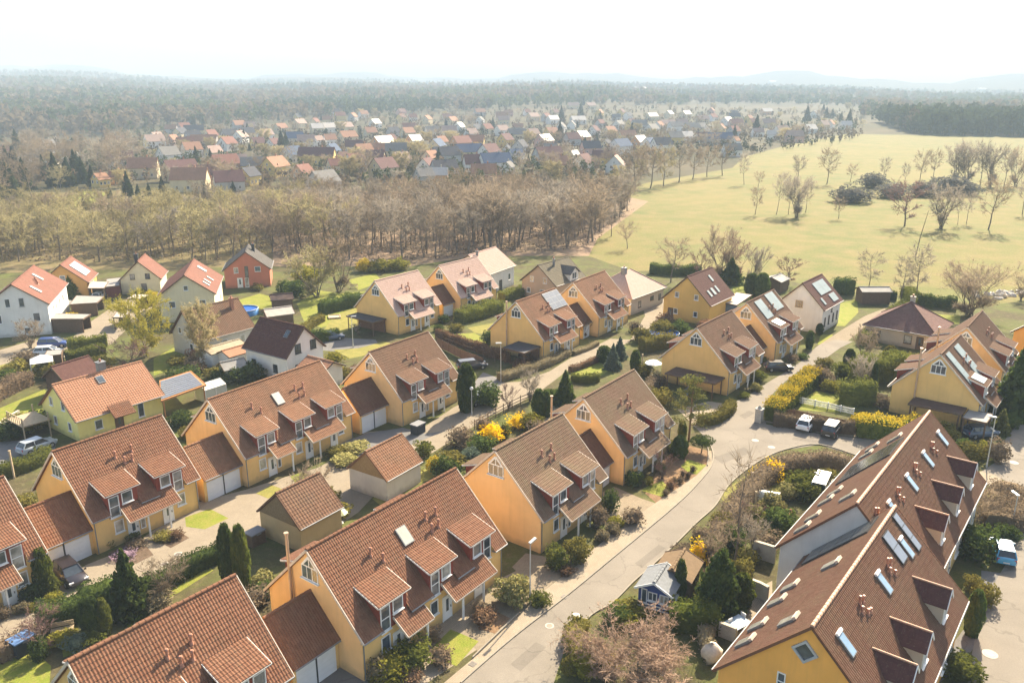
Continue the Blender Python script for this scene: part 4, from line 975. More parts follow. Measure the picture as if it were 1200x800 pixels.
sheet('lawn', [(-20,400),(0,420),(20,440),(0,450),(-20,440)], .006, M_LAWN2)
sheet('lawn', [(936,480),(942,466),(956,458),(980,462),(1002,474),(1000,484),(960,482)], .010, M_LAWN)
sheet('lawn', [(980,382),(984,356),(1004,350),(1006,366),(990,382)], .010, M_LAWN)
sheet('lawn', [(958,404),(962,392),(976,392),(972,404)], .010, M_LAWN); sheet('lawn', [(1006,394),(1016,386),(1022,396),(1008,402)], .010, M_LAWN)
sheet('lawn', [(1096,368),(1126,370),(1124,380),(1104,378)], .010, M_LAWN)
sheet('lawn', [(858,336),(880,334),(882,352),(862,350)], .010, M_LAWN)
sheet('lawn', [(800,672),(824,664),(826,680),(806,690)], .008, M_LAWN)
sheet('lawn', [(842,580),(880,552),(940,548),(960,560),(900,580),(860,600)], .008, M_LAWN2)
sheet('lawn', [(960,552),(985,545),(990,560),(970,566)], .010, M_LAWN)
sheet('lawn', [(600,358),(640,344),(650,350),(604,372)], .010, M_LAWN)
sheet('terrace', [(1136,728),(1146,744),(1140,760),(1122,784),(1100,800),(1112,760)], .012, M_ROADG)
sheet('terrace', [(1150,668),(1180,672),(1164,690),(1150,696)], .012, M_ROADG)
sheet('terrace', [(1148,552),(1168,550),(1176,566),(1150,570)], .012, M_PAVE)
sheet('terrace', [(885,690),(905,680),(905,720),(880,740),(860,748)], .010, M_PAVE)
sheet('terrace', [(794,480),(830,470),(858,474),(840,494),(812,497)], .010, M_PAVE)
sheet('terrace', [(630,470),(660,462),(700,470),(660,500),(640,500)], .008, M_DRIVE)
# manhole covers and gullies
def disc(px, r, name, label, cat, mat, ring=None):
    p = at(*px); mb = MB(); a = np.linspace(0, 2*math.pi, 20, endpoint=False)
    mb.prism([(r*math.cos(t), r*math.sin(t)) for t in a], .014, .034)
    if ring: mb.prism([(r*.68*math.cos(t), r*.68*math.sin(t)) for t in a], .034, .040, m=1)
    o = mb.obj(name, [mat, ring or mat]); o.location = (p[0], p[1], 0); return tag(o, label, cat, 'manhole covers in the roads')
IRON = plain('cast_iron', (.16,.14,.12), .6, .4); PALEC = plain('pale_concrete_ring', (.40,.36,.315), .9)
disc((193,661), .38, 'manhole_cover', 'round manhole cover in the lane, the left one of the pair below the mulched bed', 'manhole cover', PALEC, IRON)
disc((209,649), .38, 'manhole_cover', 'round manhole cover in the lane, the right one of the pair below the mulched bed', 'manhole cover', PALEC, IRON)
disc((1160,766), .55, 'manhole_cover', 'large pale ringed manhole cover at the bottom of the right-hand road', 'manhole cover', PALEC, IRON)
disc((1188,542), .5, 'manhole_cover', 'pinkish manhole cover near the lamp of the right-hand road', 'manhole cover', PALEC, IRON)
disc((885,516), .42, 'manhole_cover', 'pale manhole cover in the junction, the one nearer the side road', 'manhole cover', PALEC, PALEC)
disc((904,524), .42, 'manhole_cover', 'pale manhole cover in the junction, the one nearer the rounded hedge', 'manhole cover', PALEC, PALEC)
disc((675,721), .34, 'manhole_cover', 'small white-rimmed manhole cover in the road opposite the blue playhouse', 'manhole cover', plain('white_mark', (.6,.58,.54), .8), PALEC)
disc((644,733), .36, 'manhole_cover', 'dull manhole cover in the middle of the main road', 'manhole cover', PALEC, M_KERB)
for px, lb in (((554,778),'square iron road gully beside the kerb before the small front lawn'),((662,699),'square iron road gully at the mouth of the drive past the lamp')):
    p = at(*px); mb = MB(); mb.box((0,0,.03), (.5,.5,.03)); 
    for k in range(5): mb.box((-.18+.09*k,0,.048), (.04,.42,.012), 0)
    o = mb.obj('road_gully', IRON); o.location = (p[0],p[1],0); o.rotation_euler = (0,0,R(54)); tag(o, lb, 'gully')

M_PATCH = asphalt('road_repair', (.175,.155,.13))
for q in ([(598,778),(628,752),(640,758),(610,786)],[(744,660),(772,638),(780,642),(752,665)],[(836,536),(872,524),(880,530),(846,543)],[(930,512),(960,516),(956,519),(928,515)],[(866,487),(878,481),(884,484),(873,491)]): sheet('road_patch', q, .026, M_PATCH)
# ------------------------------------------------------------------ vegetation
L_DARK = leaf('dark_evergreen', (0.047,0.074,0.024), (0.106,0.139,0.033), .35)
L_THUJA = leaf('thuja_green', (0.063,0.094,0.021), (0.159,0.176,0.033), .4)
L_PINE = leaf('pine_green', (0.095,0.112,0.037), (0.200,0.196,0.058), .4)
L_HEDGE = leaf('hedge_green', (0.084,0.102,0.024), (0.179,0.186,0.040), .4)
L_BRN = leaf('brown_twigs', (.145,.11,.075), (.215,.165,.11), .3)
L_GREYB = leaf('grey_twigs', (0.180,0.132,0.090), (0.225,0.165,0.109), .35)
L_GOLD = leaf('golden_leaf', (.38,.28,.025), (.52,.40,.04), .35)
L_FORS = leaf('forsythia_yellow', (0.749,0.440,0.008), (0.840,0.616,0.015), .35)
L_LIME = leaf('spring_green', (0.194,0.192,0.030), (0.261,0.231,0.040), .35)
L_PALE = leaf('pale_variegated', (0.147,0.167,0.042), (0.424,0.352,0.158), .25, 5)
L_PINK = leaf('pinkish_buds', (0.274,0.143,0.089), (0.412,0.231,0.149), .3)
L_BLUE = leaf('blue_green', (0.084,0.121,0.092), (0.169,0.205,0.150), .35)
L_RUST = leaf('rusty_leaf', (.165,.10,.06), (.235,.15,.095), .3)
L_MAUV = leaf('mauve_heather', (.23,.155,.20), (.33,.24,.30), .3)
L_TAN = leaf('dry_grass_tuft', (.20,.165,.095), (.28,.235,.145), .3)
L_OLIV = leaf('olive_leaf', (0.159,0.145,0.037), (0.194,0.166,0.042), .3)
TW_BRN = leaf('twig_brown', (.205,.162,.115), (.285,.23,.168), .45, .4)
TW_GREY = leaf('twig_grey', (.23,.20,.16), (.31,.27,.22), .45, .4)
TW_YEL = leaf('twig_yellowgreen', (.27,.235,.13), (.37,.325,.17), .45, .4)
TW_GOLD = leaf('twig_gold', (.33,.275,.14), (.43,.365,.20), .45, .4)
TW_PURP = leaf('twig_purple', (.17,.105,.09), (.24,.155,.135), .2, .4)
TW_WILL = leaf('willow_yellow', (.36,.32,.05), (.48,.42,.085), .35, .4)
TW_PINKB = leaf('twig_pinkish', (.36,.25,.18), (.47,.34,.25), .35, .6)

def cards(n, pos, size, rng, flat=0.0, asp=.75):
    """n leaf quads of random attitude at pos (n,3)"""
    d = rng.normal(size=(n,3)); d[:,2] *= (1-flat); d /= np.linalg.norm(d,axis=1)[:,None]
    e = np.cross(d, rng.normal(size=(n,3))); e /= np.linalg.norm(e,axis=1)[:,None]
    s = (size*(.6+.8*rng.random(n)))[:,None] if np.isscalar(size) else (size*(.6+.8*rng.random(n)))[:,None]
    a, b = d*s*.5, e*s*.5*asp
    return np.stack([pos-a-b*.3, pos-b, pos+a-b*.1, pos+b], 1)
def bumpy(dirs, seed, amp=.25, f=2.3):
    x, y, z = (dirs*f).T
    return 1+amp*(np.sin(x*1.7+seed)*np.cos(y*1.3-seed*2)+np.sin(z*2.1+seed*3+x)*.7+.5*np.sin(3.1*y+2.3*z+seed))
def blob(seed, n=900, size=.17, rx=1, rz=1, amp=.2, inner=.55, shape='ball', core=True):
    """leaf mass of unit radius sitting on z=0..2rz: uneven outline, deeper layers, gaps"""
    rng = np.random.default_rng(seed); d = rng.normal(size=(n,3)); d /= np.linalg.norm(d,axis=1)[:,None]
    r = (inner+(1-inner)*rng.random(n)**.45)*bumpy(d, seed, amp)
    p = d*r[:,None]
    if shape == 'ball': p = p*[rx,rx,rz]+[0,0,rz*.92]
    p[:,2] = np.maximum(p[:,2], .03)
    mb = MB(); mb.quads(cards(n, p, size, rng))
    if core: mb.ball((0,0,rz*.85), (rx*.62,rx*.62,rz*.78), 8, jit=.2)
    return mb
def cone_mesh(seed, n=1500, size=.16, taper=1.0, h=1.0, r=.3, droop=.2, zb=.06, power=.9, layers=0):
    """conifer of height 1: leaf cards packed on a tapering, layered body"""
    rng = np.random.default_rng(seed); z = zb+(1-zb)*(1-np.sqrt(rng.random(n)*.985))
    ph = rng.random(n)*2*math.pi
    prof = np.clip((1-z)/(1-zb), 0, 1)**power
    if layers: prof = prof*(.72+.5*((z*layers+.15*np.sin(ph*3+seed))%1.0))
    rr = r*prof*(.55+.45*rng.random(n)**.5)*(1+.18*np.sin(ph*4+z*17+seed)+.12*np.sin(ph*7-z*23))
    p = np.stack([rr*np.cos(ph), rr*np.sin(ph), z-droop*rr*.8], 1); p[:,2] = np.maximum(p[:,2], .01)
    mb = MB(); mb.quads(cards(n, p, size, rng, .3))
    k = 7; zz = np.linspace(zb, .93, k); rad = r*.55*np.clip((1-zz)/(1-zb),0,1)**power+.004
    mb.tube([(0,0,q) for q in zz], rad, 8)
    return mb
def column_mesh(seed, n=1500, size=.1, r=.2):
    rng = np.random.default_rng(seed); z = rng.random(n); ph = rng.random(n)*2*math.pi
    prof = np.sqrt(np.clip(1-((z-.38)/.64)**2, 0, 1))*np.where(z<.38, .75+.25*z/.38, 1)
    rr = r*prof*(.75+.25*rng.random(n)**.5)*(1+.1*np.sin(ph*5+z*14+seed))
    mb = MB(); mb.quads(cards(n, np.stack([rr*np.cos(ph),rr*np.sin(ph),z*.985+.01],1), size, rng, -.5))
    zz = np.linspace(.02,.95,7); pr = r*.7*np.sqrt(np.clip(1-((zz-.38)/.64)**2,0.01,1))
    mb.tube([(0,0,q) for q in zz], pr, 8); return mb
def bare_tree(seed, limbs=11, spread=.36, trunk=.38, twigs=9, tw=.010, up=.55, r0=.022, sub=6, multi=1, tl=.13, clump=0, fuzz=0):
    """leafless tree of height 1: trunk and limbs, then a crown of branches and fine twigs"""
    rng = np.random.default_rng(seed); T = MB(); Cw = MB(); tri = []
    for mstem in range(multi):
        lean = rng.normal(size=2)*(.03 if multi == 1 else .16)
        b0 = np.array([0,0,0.]) if multi == 1 else np.array([rng.normal()*.03, rng.normal()*.03, 0])
        top = .93 if multi == 1 else .75+.2*rng.random()
        K = 7; zz = np.linspace(0, top, K)
        ax = np.stack([b0[0]+lean[0]*zz*2+.012*np.sin(zz*9+seed+mstem), b0[1]+lean[1]*zz*2+.012*np.cos(zz*8+seed), zz], 1)
        T.tube(ax, r0*(1-zz/top*.88)/(1 if multi == 1 else 1.6), 6)
        nl = max(3, limbs//multi)
        for i in range(nl):
            t = trunk+(.97-trunk)*((i+.5*rng.random())/nl)
            p = np.array([np.interp(t*top, zz, ax[:,k]) for k in range(3)])
            ph = i*2.4+rng.random()*.9; env = spread*math.sin(math.pi*min(1, (t-trunk*.6)/(1.12-trunk*.6)))**.7
            ln = env*(.75+.5*rng.random())
            d = np.array([math.cos(ph), math.sin(ph), up*(1+.6*t)]); d /= np.linalg.norm(d)
            q = p+d*ln*1.05; mid = (p+q)/2+np.array([0,0,-.02*ln])
            T.tube([p, mid, q], [r0*.42*(1-t*.6), r0*.26*(1-t*.6), r0*.08], 4, cap=False)
            for j in range(sub):
                s = .25+.75*(j+rng.random())/sub; a = p+(q-p)*s
                dd = d+rng.normal(size=3)*.55; dd[2] += .25; dd /= np.linalg.norm(dd)
                l2 = ln*(.30+.35*rng.random())*(1.1-.4*s)+.03; b = a+dd*l2
                w = np.cross(dd, rng.normal(size=3)); w /= np.linalg.norm(w)
                tri.append([a-w*r0*.12, a+w*r0*.12, b])
                for k in range(twigs):
                    s2 = .15+.85*rng.random(); c = a+(b-a)*s2
                    d3 = dd+rng.normal(size=3)*.75; d3[2] += .15; d3 /= np.linalg.norm(d3)
                    e = c+d3*tl*(.4+.8*rng.random())
                    w = np.cross(d3, rng.normal(size=3)); w /= np.linalg.norm(w)
                    tri.append([c-w*tw*.5, c+w*tw*.5, e])
                    if clump:
                        for _ in range(clump):
                            f = c+(e-c)*rng.random(); g = rng.normal(size=3); g /= np.linalg.norm(g); w2 = np.cross(g, rng.normal(size=3)); w2 /= np.linalg.norm(w2)
                            tri.append([f-w2*tw*.8, f+w2*tw*.8, f+g*tw*2.4])
    Cw.tris(tri)
    if fuzz:
        tv = np.array([t[2] for t in tri]); pick = tv[rng.integers(len(tv), size=fuzz)]+rng.normal(size=(fuzz,3))*.022
        Cw.quads(cards(fuzz, pick, tw*2.0, rng))
    return T, Cw

VM = {}
def vmesh(key, mb, mat):
    if key not in VM: VM[key] = mb().mesh(key, mat)
    return VM[key]
def tree_meshes(key, seed, mat, **kw):
    if key not in VM:
        T, Cw = bare_tree(seed, **kw); VM[key] = (T.mesh('trunk', BARK), Cw.mesh('crown', mat))
    return VM[key]
SEQ = [0]
def rz():
    SEQ[0] += 1; return (SEQ[0]*2.399) % 6.283
def put_tree(key, loc, h, w, label, cat='tree', name='bare_tree', group=None):
    """thing > trunk, crown from a shared pair of unit meshes; w is the crown's relative width factor"""
    t = thing(name, label, cat, loc, rz(), group, (h*w, h*w, h))
    link_mesh('trunk', VM[key][0], t); link_mesh('crown', VM[key][1], t); return t
TR = dict(limbs=14, sub=7, twigs=10)
for i in range(4): tree_meshes(f'brown{i}', 20+i, TW_BRN, **TR, trunk=.34, tw=.0085, r0=.017)
for i in range(3): tree_meshes(f'grey{i}', 30+i, TW_GREY, **TR, spread=.28, trunk=.38, tw=.008, r0=.016)
for i in range(3): tree_meshes(f'yellow{i}', 40+i, TW_YEL, limbs=14, sub=7, twigs=11, spread=.33, trunk=.24, tw=.010, r0=.016)
tree_meshes('purple0', 50, TW_PURP, limbs=14, sub=7, twigs=11, spread=.48, trunk=.16, tw=.011)
tree_meshes('willow0', 55, TW_WILL, limbs=20, sub=9, twigs=16, spread=.60, trunk=.08, tw=.012, clump=2, up=.35, fuzz=5000)
tree_meshes('gold0', 56, TW_GOLD, limbs=18, sub=9, twigs=15, spread=.38, trunk=.10, tw=.012, clump=2, fuzz=3500)
tree_meshes('birch0', 57, TW_GREY, limbs=14, sub=6, twigs=9, spread=.26, trunk=.3, tw=.008, up=.3, r0=.014)
tree_meshes('birch1', 58, TW_GREY, limbs=14, sub=6, twigs=9, spread=.24, trunk=.3, tw=.008, up=.3, r0=.014)
tree_meshes('bush0', 60, TW_BRN, limbs=30, sub=7, twigs=11, spread=.50, trunk=.06, tw=.012, multi=6, up=.9)
tree_meshes('bush1', 61, TW_GREY, limbs=30, sub=7, twigs=11, spread=.46, trunk=.06, tw=.012, multi=6, up=.9)
tree_meshes('bushgreen', 62, TW_YEL, limbs=28, sub=7, twigs=11, spread=.52, trunk=.05, tw=.013, multi=6, up=.7, clump=1, fuzz=2500)
tree_meshes('pinkbush', 63, TW_PINKB, limbs=40, sub=8, twigs=13, spread=.7, trunk=.05, tw=.013, multi=8, up=.6, tl=.16, clump=1)
tree_meshes('redbush', 64, TW_PURP, limbs=24, sub=6, twigs=10, spread=.55, trunk=.06, tw=.013, multi=6, up=.8)
tree_meshes('tall0', 65, TW_BRN, limbs=15, sub=5, twigs=5, spread=.20, trunk=.22, tw=.006, r0=.013, up=.8)
tree_meshes('oakbush', 66, TW_BRN, limbs=54, sub=9, twigs=11, spread=.62, trunk=.03, tw=.009, multi=9, up=.75, fuzz=2500)

CONES = {'spruce': dict(n=2600, size=.085, r=.30, layers=9, power=.95), 'cone': dict(n=3400, size=.06, r=.40, power=.62, droop=.05, zb=.02), 'small': dict(n=1500, size=.11, r=.33, layers=6)}
def conifer(kind, u, v, h, w, label, mat=None, name='conifer'):
    p = at(u, v); mat = mat or L_DARK
    t = thing(name, label, 'conifer', (p[0],p[1],0), rz(), s=(w,w,h))
    if kind == 'column':
        me = vmesh('col_'+mat.name, lambda: column_mesh(3, 1700, .09, .5), mat)
    else:
        kw = dict(CONES[kind]); kw['r'] = .5; kw['size'] *= 1.2
        me = vmesh(kind+'_'+mat.name, lambda: cone_mesh(5, **kw), mat)
    tk = vmesh('conetrunk', lambda: trunk_mesh(), BARK)
    link_mesh('trunk', tk, t); link_mesh('crown', me, t); return t
def trunk_mesh():
    mb = MB(); mb.tube([(0,0,0),(0,0,.3),(0,0,.8)], [.05,.04,.01], 6); return mb
def pine(u, v, h, w, label, seed, mat=None, lo=.26):
    p = at(u, v); t = thing('pine_tree', label, 'pine', (p[0],p[1],0), rz())
    rng = np.random.default_rng(seed); tb = MB(); cr = MB()
    ax = np.array([[.0,.0,0],[.06,.04,h*.4],[.0,.1,h*.75],[.02,.05,h*.97]]); tb.tube(ax, [.14,.11,.07,.02], 7)
    P = []
    for i in range(22):
        z = h*(lo+(.98-lo)*i/22); ln = w*.5*(1.0-.75*(max(0,z/h-lo)/(1-lo))**1.6)*(.6+.6*rng.random()); ph = i*2.4+rng.random()
        c = np.array([math.cos(ph)*ln, math.sin(ph)*ln, z+ln*.22]); b = np.array([0,.06,z-.1])
        tb.tube([b, (b+c)/2+[0,0,-.05], c], [.045,.03,.012], 4, cap=False)
        for k in range(5):
            q = b+(c-b)*(.45+.6*rng.random())+rng.normal(size=3)*[.22,.22,.12]
            P.append(q+rng.normal(size=(26,3))*[.30,.30,.15])
    P = np.concatenate(P); cr.quads(cards(len(P), P, .24, rng, .2, .5))
    tb.obj('trunk', plain('pine_bark', (.19,.12,.075), .95, .1, .25, 3), t); cr.obj('crown', mat or L_PINE, t); return t

BL = {}
def shrub(kind, u, v, w, h, label, name='shrub', cat='shrub', group=None):
    """one bush: its own heading and size, one of a few leaf masses of its kind"""
    mat, n, size, amp = {'dark': (L_DARK,1200,.18,.22), 'green': (L_HEDGE,1200,.18,.26), 'thuja': (L_THUJA,1200,.18,.16), 'brown': (L_BRN,900,.17,.26),
        'grey': (L_GREYB,800,.16,.26), 'gold': (L_GOLD,1100,.19,.2), 'fors': (L_FORS,800,.17,.4), 'lime': (L_LIME,1000,.19,.24), 'pale': (L_PALE,1300,.21,.2),
        'pink': (L_PINK,900,.16,.26), 'blue': (L_BLUE,1000,.18,.22), 'rust': (L_RUST,900,.19,.28), 'mauve': (L_MAUV,900,.15,.26), 'tan': (L_TAN,1000,.2,.24), 'olive': (L_OLIV,1000,.19,.24)}[kind]
    key = f'{kind}{SEQ[0]%3}'
    p = at(u, v); SEQ[0] += 1
    me = vmesh('leaf_'+key, lambda: blob(hash(kind)%97+SEQ[0]%3*7 if False else len(kind)*13+ord(kind[0])+(SEQ[0]%3)*7, n, size, 1, 1, amp), mat)
    o = bpy.data.objects.new(name, me); C.objects.link(o)
    o.location = (p[0],p[1],0); o.rotation_euler = (0,0,rz()); o.scale = (w*.45,w*.45,h*.44)
    return tag(o, label, cat, group)

def hedge(px, w, h, mat, label, size=.2, dens=55, name='hedge', top=None, world=False, jag=.12):
    """clipped hedge along a line of surveyed ground points: dense core, leaf faces, wobbling outline"""
    P = [np.array(q[:2] if world else at(*q)[:2], float) for q in px]
    P = smooth(P, 5) if len(P) > 2 else [P[0]+(P[1]-P[0])*t for t in np.linspace(0,1,8)]
    P = np.array(P); o0 = P[0].copy(); P = P-o0
    seg = np.linalg.norm(np.diff(P,axis=0),axis=1); S = np.concatenate([[0],np.cumsum(seg)]); Ltot = S[-1]
    T = np.gradient(P,axis=0); T /= np.linalg.norm(T,axis=1)[:,None]+1e-9; Nn = np.stack([-T[:,1],T[:,0]],1)
    rng = np.random.default_rng(int(abs(px[0][0]*7+px[0][1]))); mb = MB()
    k = len(P); prof = [(-.42,.02),(-.44,.55),(-.38,.86),(0,.92),(.38,.86),(.44,.55),(.42,.02)]
    hh = 1+.10*np.sin(S*1.3+px[0][0])+.06*np.sin(S*3.7)
    G = np.stack([np.concatenate([P+Nn*(a*w), (b*h*hh)[:,None]],1) for a,b in prof],1)
    mb.grid(G[:, ::-1]); mb.poly(G[0]); mb.poly(G[-1][::-1])
    n = int((2*h+w)*Ltot*dens); n = min(n, 9000)
    s = rng.random(n)*Ltot; side = rng.random(n); per = (2*h+w)
    c = np.stack([np.interp(s,S,P[:,i]) for i in range(2)],1); nn = np.stack([np.interp(s,S,Nn[:,i]) for i in range(2)],1)
    t = side*per; off = np.where(t<h, -w/2, np.where(t<h+w, t-h-w/2, w/2)); z = np.where(t<h, t, np.where(t<h+w, h, per-t))
    hz = np.interp(s,S,hh); off = off*(1+rng.normal(size=n)*jag); z = np.clip(z*hz+rng.normal(size=n)*jag*.7, .04, None)
    ends = rng.random(n) < (w/Ltot*.6)
    s_end = np.where(rng.random(n)<.5, 0, Ltot)
    c2 = np.stack([np.interp(s_end,S,P[:,i]) for i in range(2)],1)
    off = np.where(ends, (rng.random(n)-.5)*w, off); z = np.where(ends, rng.random(n)*h, z); c = np.where(ends[:,None], c2, c)
    pos = np.concatenate([c+nn*off[:,None], z[:,None]],1)
    mt = [mat] if top is None else [mat, top]
    if top is None: mb.quads(cards(n,pos,size,rng))
    else:
        up = z > h*.78
        mb.quads(cards((~up).sum(),pos[~up],size,rng)); 
        if up.sum(): mb.quads(cards(up.sum(),pos[up]+[0,0,.06],size*1.1,rng), m=1)
    o = mb.obj(name, mt); o.location = (o0[0],o0[1],0); return tag(o, label, 'hedge')

# ---- hedges
hedge([(46,738),(80,727),(112,713),(140,702)], 1.9, 2.0, L_DARK, 'dark clipped hedge between the lane and the back gardens, left of the pine', jag=.06, dens=75, size=.16)
hedge([(172,697),(200,684),(230,668),(262,652)], 1.4, 1.6, L_DARK, 'dark clipped hedge between the lane and the back gardens, right of the pine', jag=.06, dens=75, size=.16)
hedge([(-30,782),(0,772),(24,760),(38,752)], 1.5, 1.3, L_GREYB, 'low leafless hedge behind the blue-lidded bin')
hedge([(826,660),(846,630),(860,608),(874,588),(892,568),(912,556),(935,549),(965,547),(1000,552),(1016,558)], 2.0, 1.7, L_BRN, 'long curved brown leafless hedge rounding the junction', size=.17)
hedge([(1172,620),(1166,608),(1165,596),(1172,586),(1182,584),(1189,592),(1190,608),(1185,620)], 3.0, 1.6, L_BRN, 'thick oval brown hedge at the left edge of the right-hand road', size=.17)
hedge([(904,494),(920,478),(936,462),(954,446)], 2.2, 2.3, L_THUJA, 'golden-topped thuja hedge sloping beside the side road', top=L_GOLD)
hedge([(906,498),(930,500),(960,504),(1000,508)], 1.2, 1.6, L_BRN, 'brownish trimmed hedge behind the parked white car', size=.16)
hedge([(1004,508),(1030,512),(1056,514),(1078,512)], 2.4, 2.4, L_THUJA, 'thick gold-tipped evergreen hedge right of the parked dark car', top=L_GOLD)
hedge([(1004,450),(1020,446),(1040,444),(1062,440)], 3.0, 3.6, L_HEDGE, 'tall dark clipped hedge screening the hip-roofed bungalow')
hedge([(984,470),(1002,472),(1020,472)], 3.2, 3.0, L_HEDGE, 'square dark hedge block standing on the lawn before the tall hedge')
hedge([(1012,404),(1030,388),(1050,372),(1064,362),(1068,352),(1060,346)], 2.2, 2.0, L_HEDGE, 'green hedge curving along the dirt path to the meadow')
hedge([(1074,358),(1100,360),(1120,362)], 1.6, 2.2, L_DARK, 'dark hedge between the hip-roofed bungalow and the meadow')
hedge([(978,342),(990,344),(996,346)], 2.4, 3.2, L_DARK, 'square dark hedge block behind the white house with the L-shaped panels')
hedge([(762,320),(790,322),(820,322)], 2.2, 2.2, L_DARK, 'dark hedge line behind the plum-roofed ochre house at the meadow edge')
hedge([(538,378),(560,372),(584,364)], 3.0, 2.3, L_HEDGE, 'light green clipped hedge between the pale pink roofed houses and the copper flue')
hedge([(588,352),(604,348),(616,344)], 2.4, 1.7, L_HEDGE, 'green hedge in front of the white-fronted house')
hedge([(586,446),(606,440),(630,432),(650,424),(664,416)], 1.6, 1.1, L_TAN, 'low tan-brown hedge beside the lane under the carport house', size=.16)
hedge([(672,416),(688,410),(700,404)], .9, .7, L_TAN, 'low yellowish planting strip in front of the white porch', size=.14)
hedge([(668,436),(690,428),(704,421)], .8, .9, L_RUST, 'narrow reddish hedge between the lane and the small lawn', size=.14)
hedge([(670,446),(690,448),(700,446)], 1.2, 1.1, L_HEDGE, 'short green hedge at the foot of the small lawn')
hedge([(818,498),(836,496),(852,486),(857,478)], 1.3, 1.3, L_OLIV, 'low trimmed hedge at the corner under the pine')
hedge([(82,412),(100,408),(126,405)], 1.6, 1.9, L_HEDGE, 'green clipped hedge above the parked white car, the rear of two rows')
hedge([(78,424),(100,420),(122,414)], 1.6, 1.7, L_HEDGE, 'green clipped hedge above the parked white car, the front of two rows')
hedge([(-20,478),(0,466),(20,456),(34,450)], 2.0, 2.0, L_GREYB, 'grey-brown hedge above the lawn left of the lemon house')
hedge([(376,368),(400,362),(424,356)], 2.0, 2.4, L_DARK, 'dark hedge crossing the sunny lawn left of the pale pink roofed house')
hedge([(364,400),(378,400),(396,396)], 1.4, 1.8, L_DARK, 'dark hedge behind the parked dark estate car')
hedge([(350,396),(364,384),(378,376)], 1.2, 1.4, L_OLIV, 'thin hedge dividing the two sunny lawns')
hedge([(784,732),(800,734),(820,736),(838,734)], 2.2, 2.0, L_THUJA, 'clipped evergreen hedge in front of the tall conical thuja')
hedge([(752,478),(762,458),(776,452)], 1.4, 1.6, L_BRN, 'brown hedge beside the blue garden pool')
hedge([(790,405),(772,408),(752,412)], 2.0, 2.2, L_OLIV, 'olive hedge hiding the front of the blue garden pool')
hedge([(834,776),(826,752),(836,736)], 1.0, 1.1, L_TAN, 'low tan hedge leading to the round terrace of the golden house')
hedge([(0,560),(20,554),(46,544),(54,536)], 1.6, 1.4, L_HEDGE, 'dark hedge between the asphalt yard and the row houses')
hedge([(690,790),(678,770),(672,752),(680,738)], 1.5, 1.3, L_OLIV, 'rounded evergreen hedge at the inner edge of the main road')
hedge([(1050,352),(1036,350),(1016,348)], 1.0, 1.6, L_DARK, 'dark hedge around the grey-roofed meadow hut')
hedge([(596,424),(560,412),(526,400),(512,396)], .9, 1.5, L_RUST, 'reddish-brown hedge behind the fenced lawn')

# ---- conifers
conifer('cone', 841, 713, 5.5, 3.9, 'tall broad conical thuja with a sunlit rim, beside the blue playhouse', L_DARK)
conifer('column', 868, 709, 2.9, 2.1, 'rounded dark thuja touching the tall conical one', L_THUJA)
conifer('column', 796, 704, 3.9, 1.0, 'slim dark cypress beside the blue playhouse', L_DARK)
conifer('column', 270, 688, 6.0, 1.5, 'slim dark columnar conifer by the garden wall, the left one of the pair', L_DARK)
conifer('column', 286, 692, 6.2, 1.5, 'slim dark columnar conifer by the garden wall, the right one of the pair', L_THUJA)
conifer('spruce', 153, 717, 5.8, 3.4, 'bushy dark pine standing in the hedge line of the lane', L_DARK, 'pine_tree')
conifer('column', 104, 740, 3.0, 1.2, 'small dark columnar conifer nearest the blue-lidded bin', L_DARK)
conifer('column', 113, 746, 3.6, 1.3, 'small dark columnar conifer in the middle of the row of three', L_DARK)
conifer('column', 124, 743, 3.2, 1.2, 'small dark columnar conifer nearest the pine', L_HEDGE)
conifer('column', 54, 692, 4.0, 1.6, 'pointed green conifer at the front corner behind the dark parked hatchback', L_THUJA)
conifer('column', 547, 482, 6.6, 2.5, 'tall dense dark columnar conifer at the lane bend', L_DARK)
conifer('spruce', 662, 473, 4.8, 3.2, 'dark blue-green spruce beside the lane', L_DARK)
conifer('column', 631, 490, 4.0, 1.8, 'dark columnar conifer left of the copper flue of the brown-roofed house', L_DARK)
conifer('column', 640, 488, 3.6, 1.6, 'slightly shorter columnar conifer touching the one left of the copper flue', L_DARK)
pine(807, 517, 8.6, 4.6, 'tall light green pine with a bare lower trunk at the junction', 8)
conifer('column', 796, 536, 2.7, 1.9, 'clipped dark egg-shaped topiary in front of the porch at the junction', L_DARK, 'topiary_tree')
conifer('column', 799, 516, 2.6, 1.1, 'small clipped column beside the pine trunk', L_THUJA, 'topiary_tree')
conifer('column', 744, 437, 3.6, 1.6, 'dark columnar conifer beside the wooden post, left of the carport house', L_DARK)
conifer('spruce', 726, 420, 3.6, 2.4, 'blue-green spruce in the hedge garden left of the pool', L_BLUE)
conifer('column', 708, 424, 2.6, 2.4, 'round dark evergreen right of the small lawn', L_DARK)
conifer('spruce', 718, 432, 4.0, 2.6, 'grey-blue spruce right of the small lawn', L_BLUE)
conifer('spruce', 1188, 486, 9.5, 6.0, 'large dark spruce at the right-hand road', L_DARK)
conifer('small', 1172, 508, 3.2, 2.2, 'small pale-tipped spruce in front of the large dark spruce', L_PINE)
conifer('column', 1022, 462, 4.6, 1.0, 'slim dark cypress right of the square hedge block', L_DARK)
conifer('column', 994, 434, 3.4, 1.8, 'dark columnar conifer where the side road widens', L_DARK)
conifer('column', 1042, 424, 2.6, 2.2, 'dark rounded conifer in front of the bungalow wall', L_OLIV)
conifer('column', 1138, 744, 4.0, 1.4, 'slim dark conifer before the stepped apartment house at the right-hand road', L_DARK)
conifer('spruce', 84, 348, 5.0, 4.0, 'green spruce beside the orange house with the pale solar panel', L_THUJA)
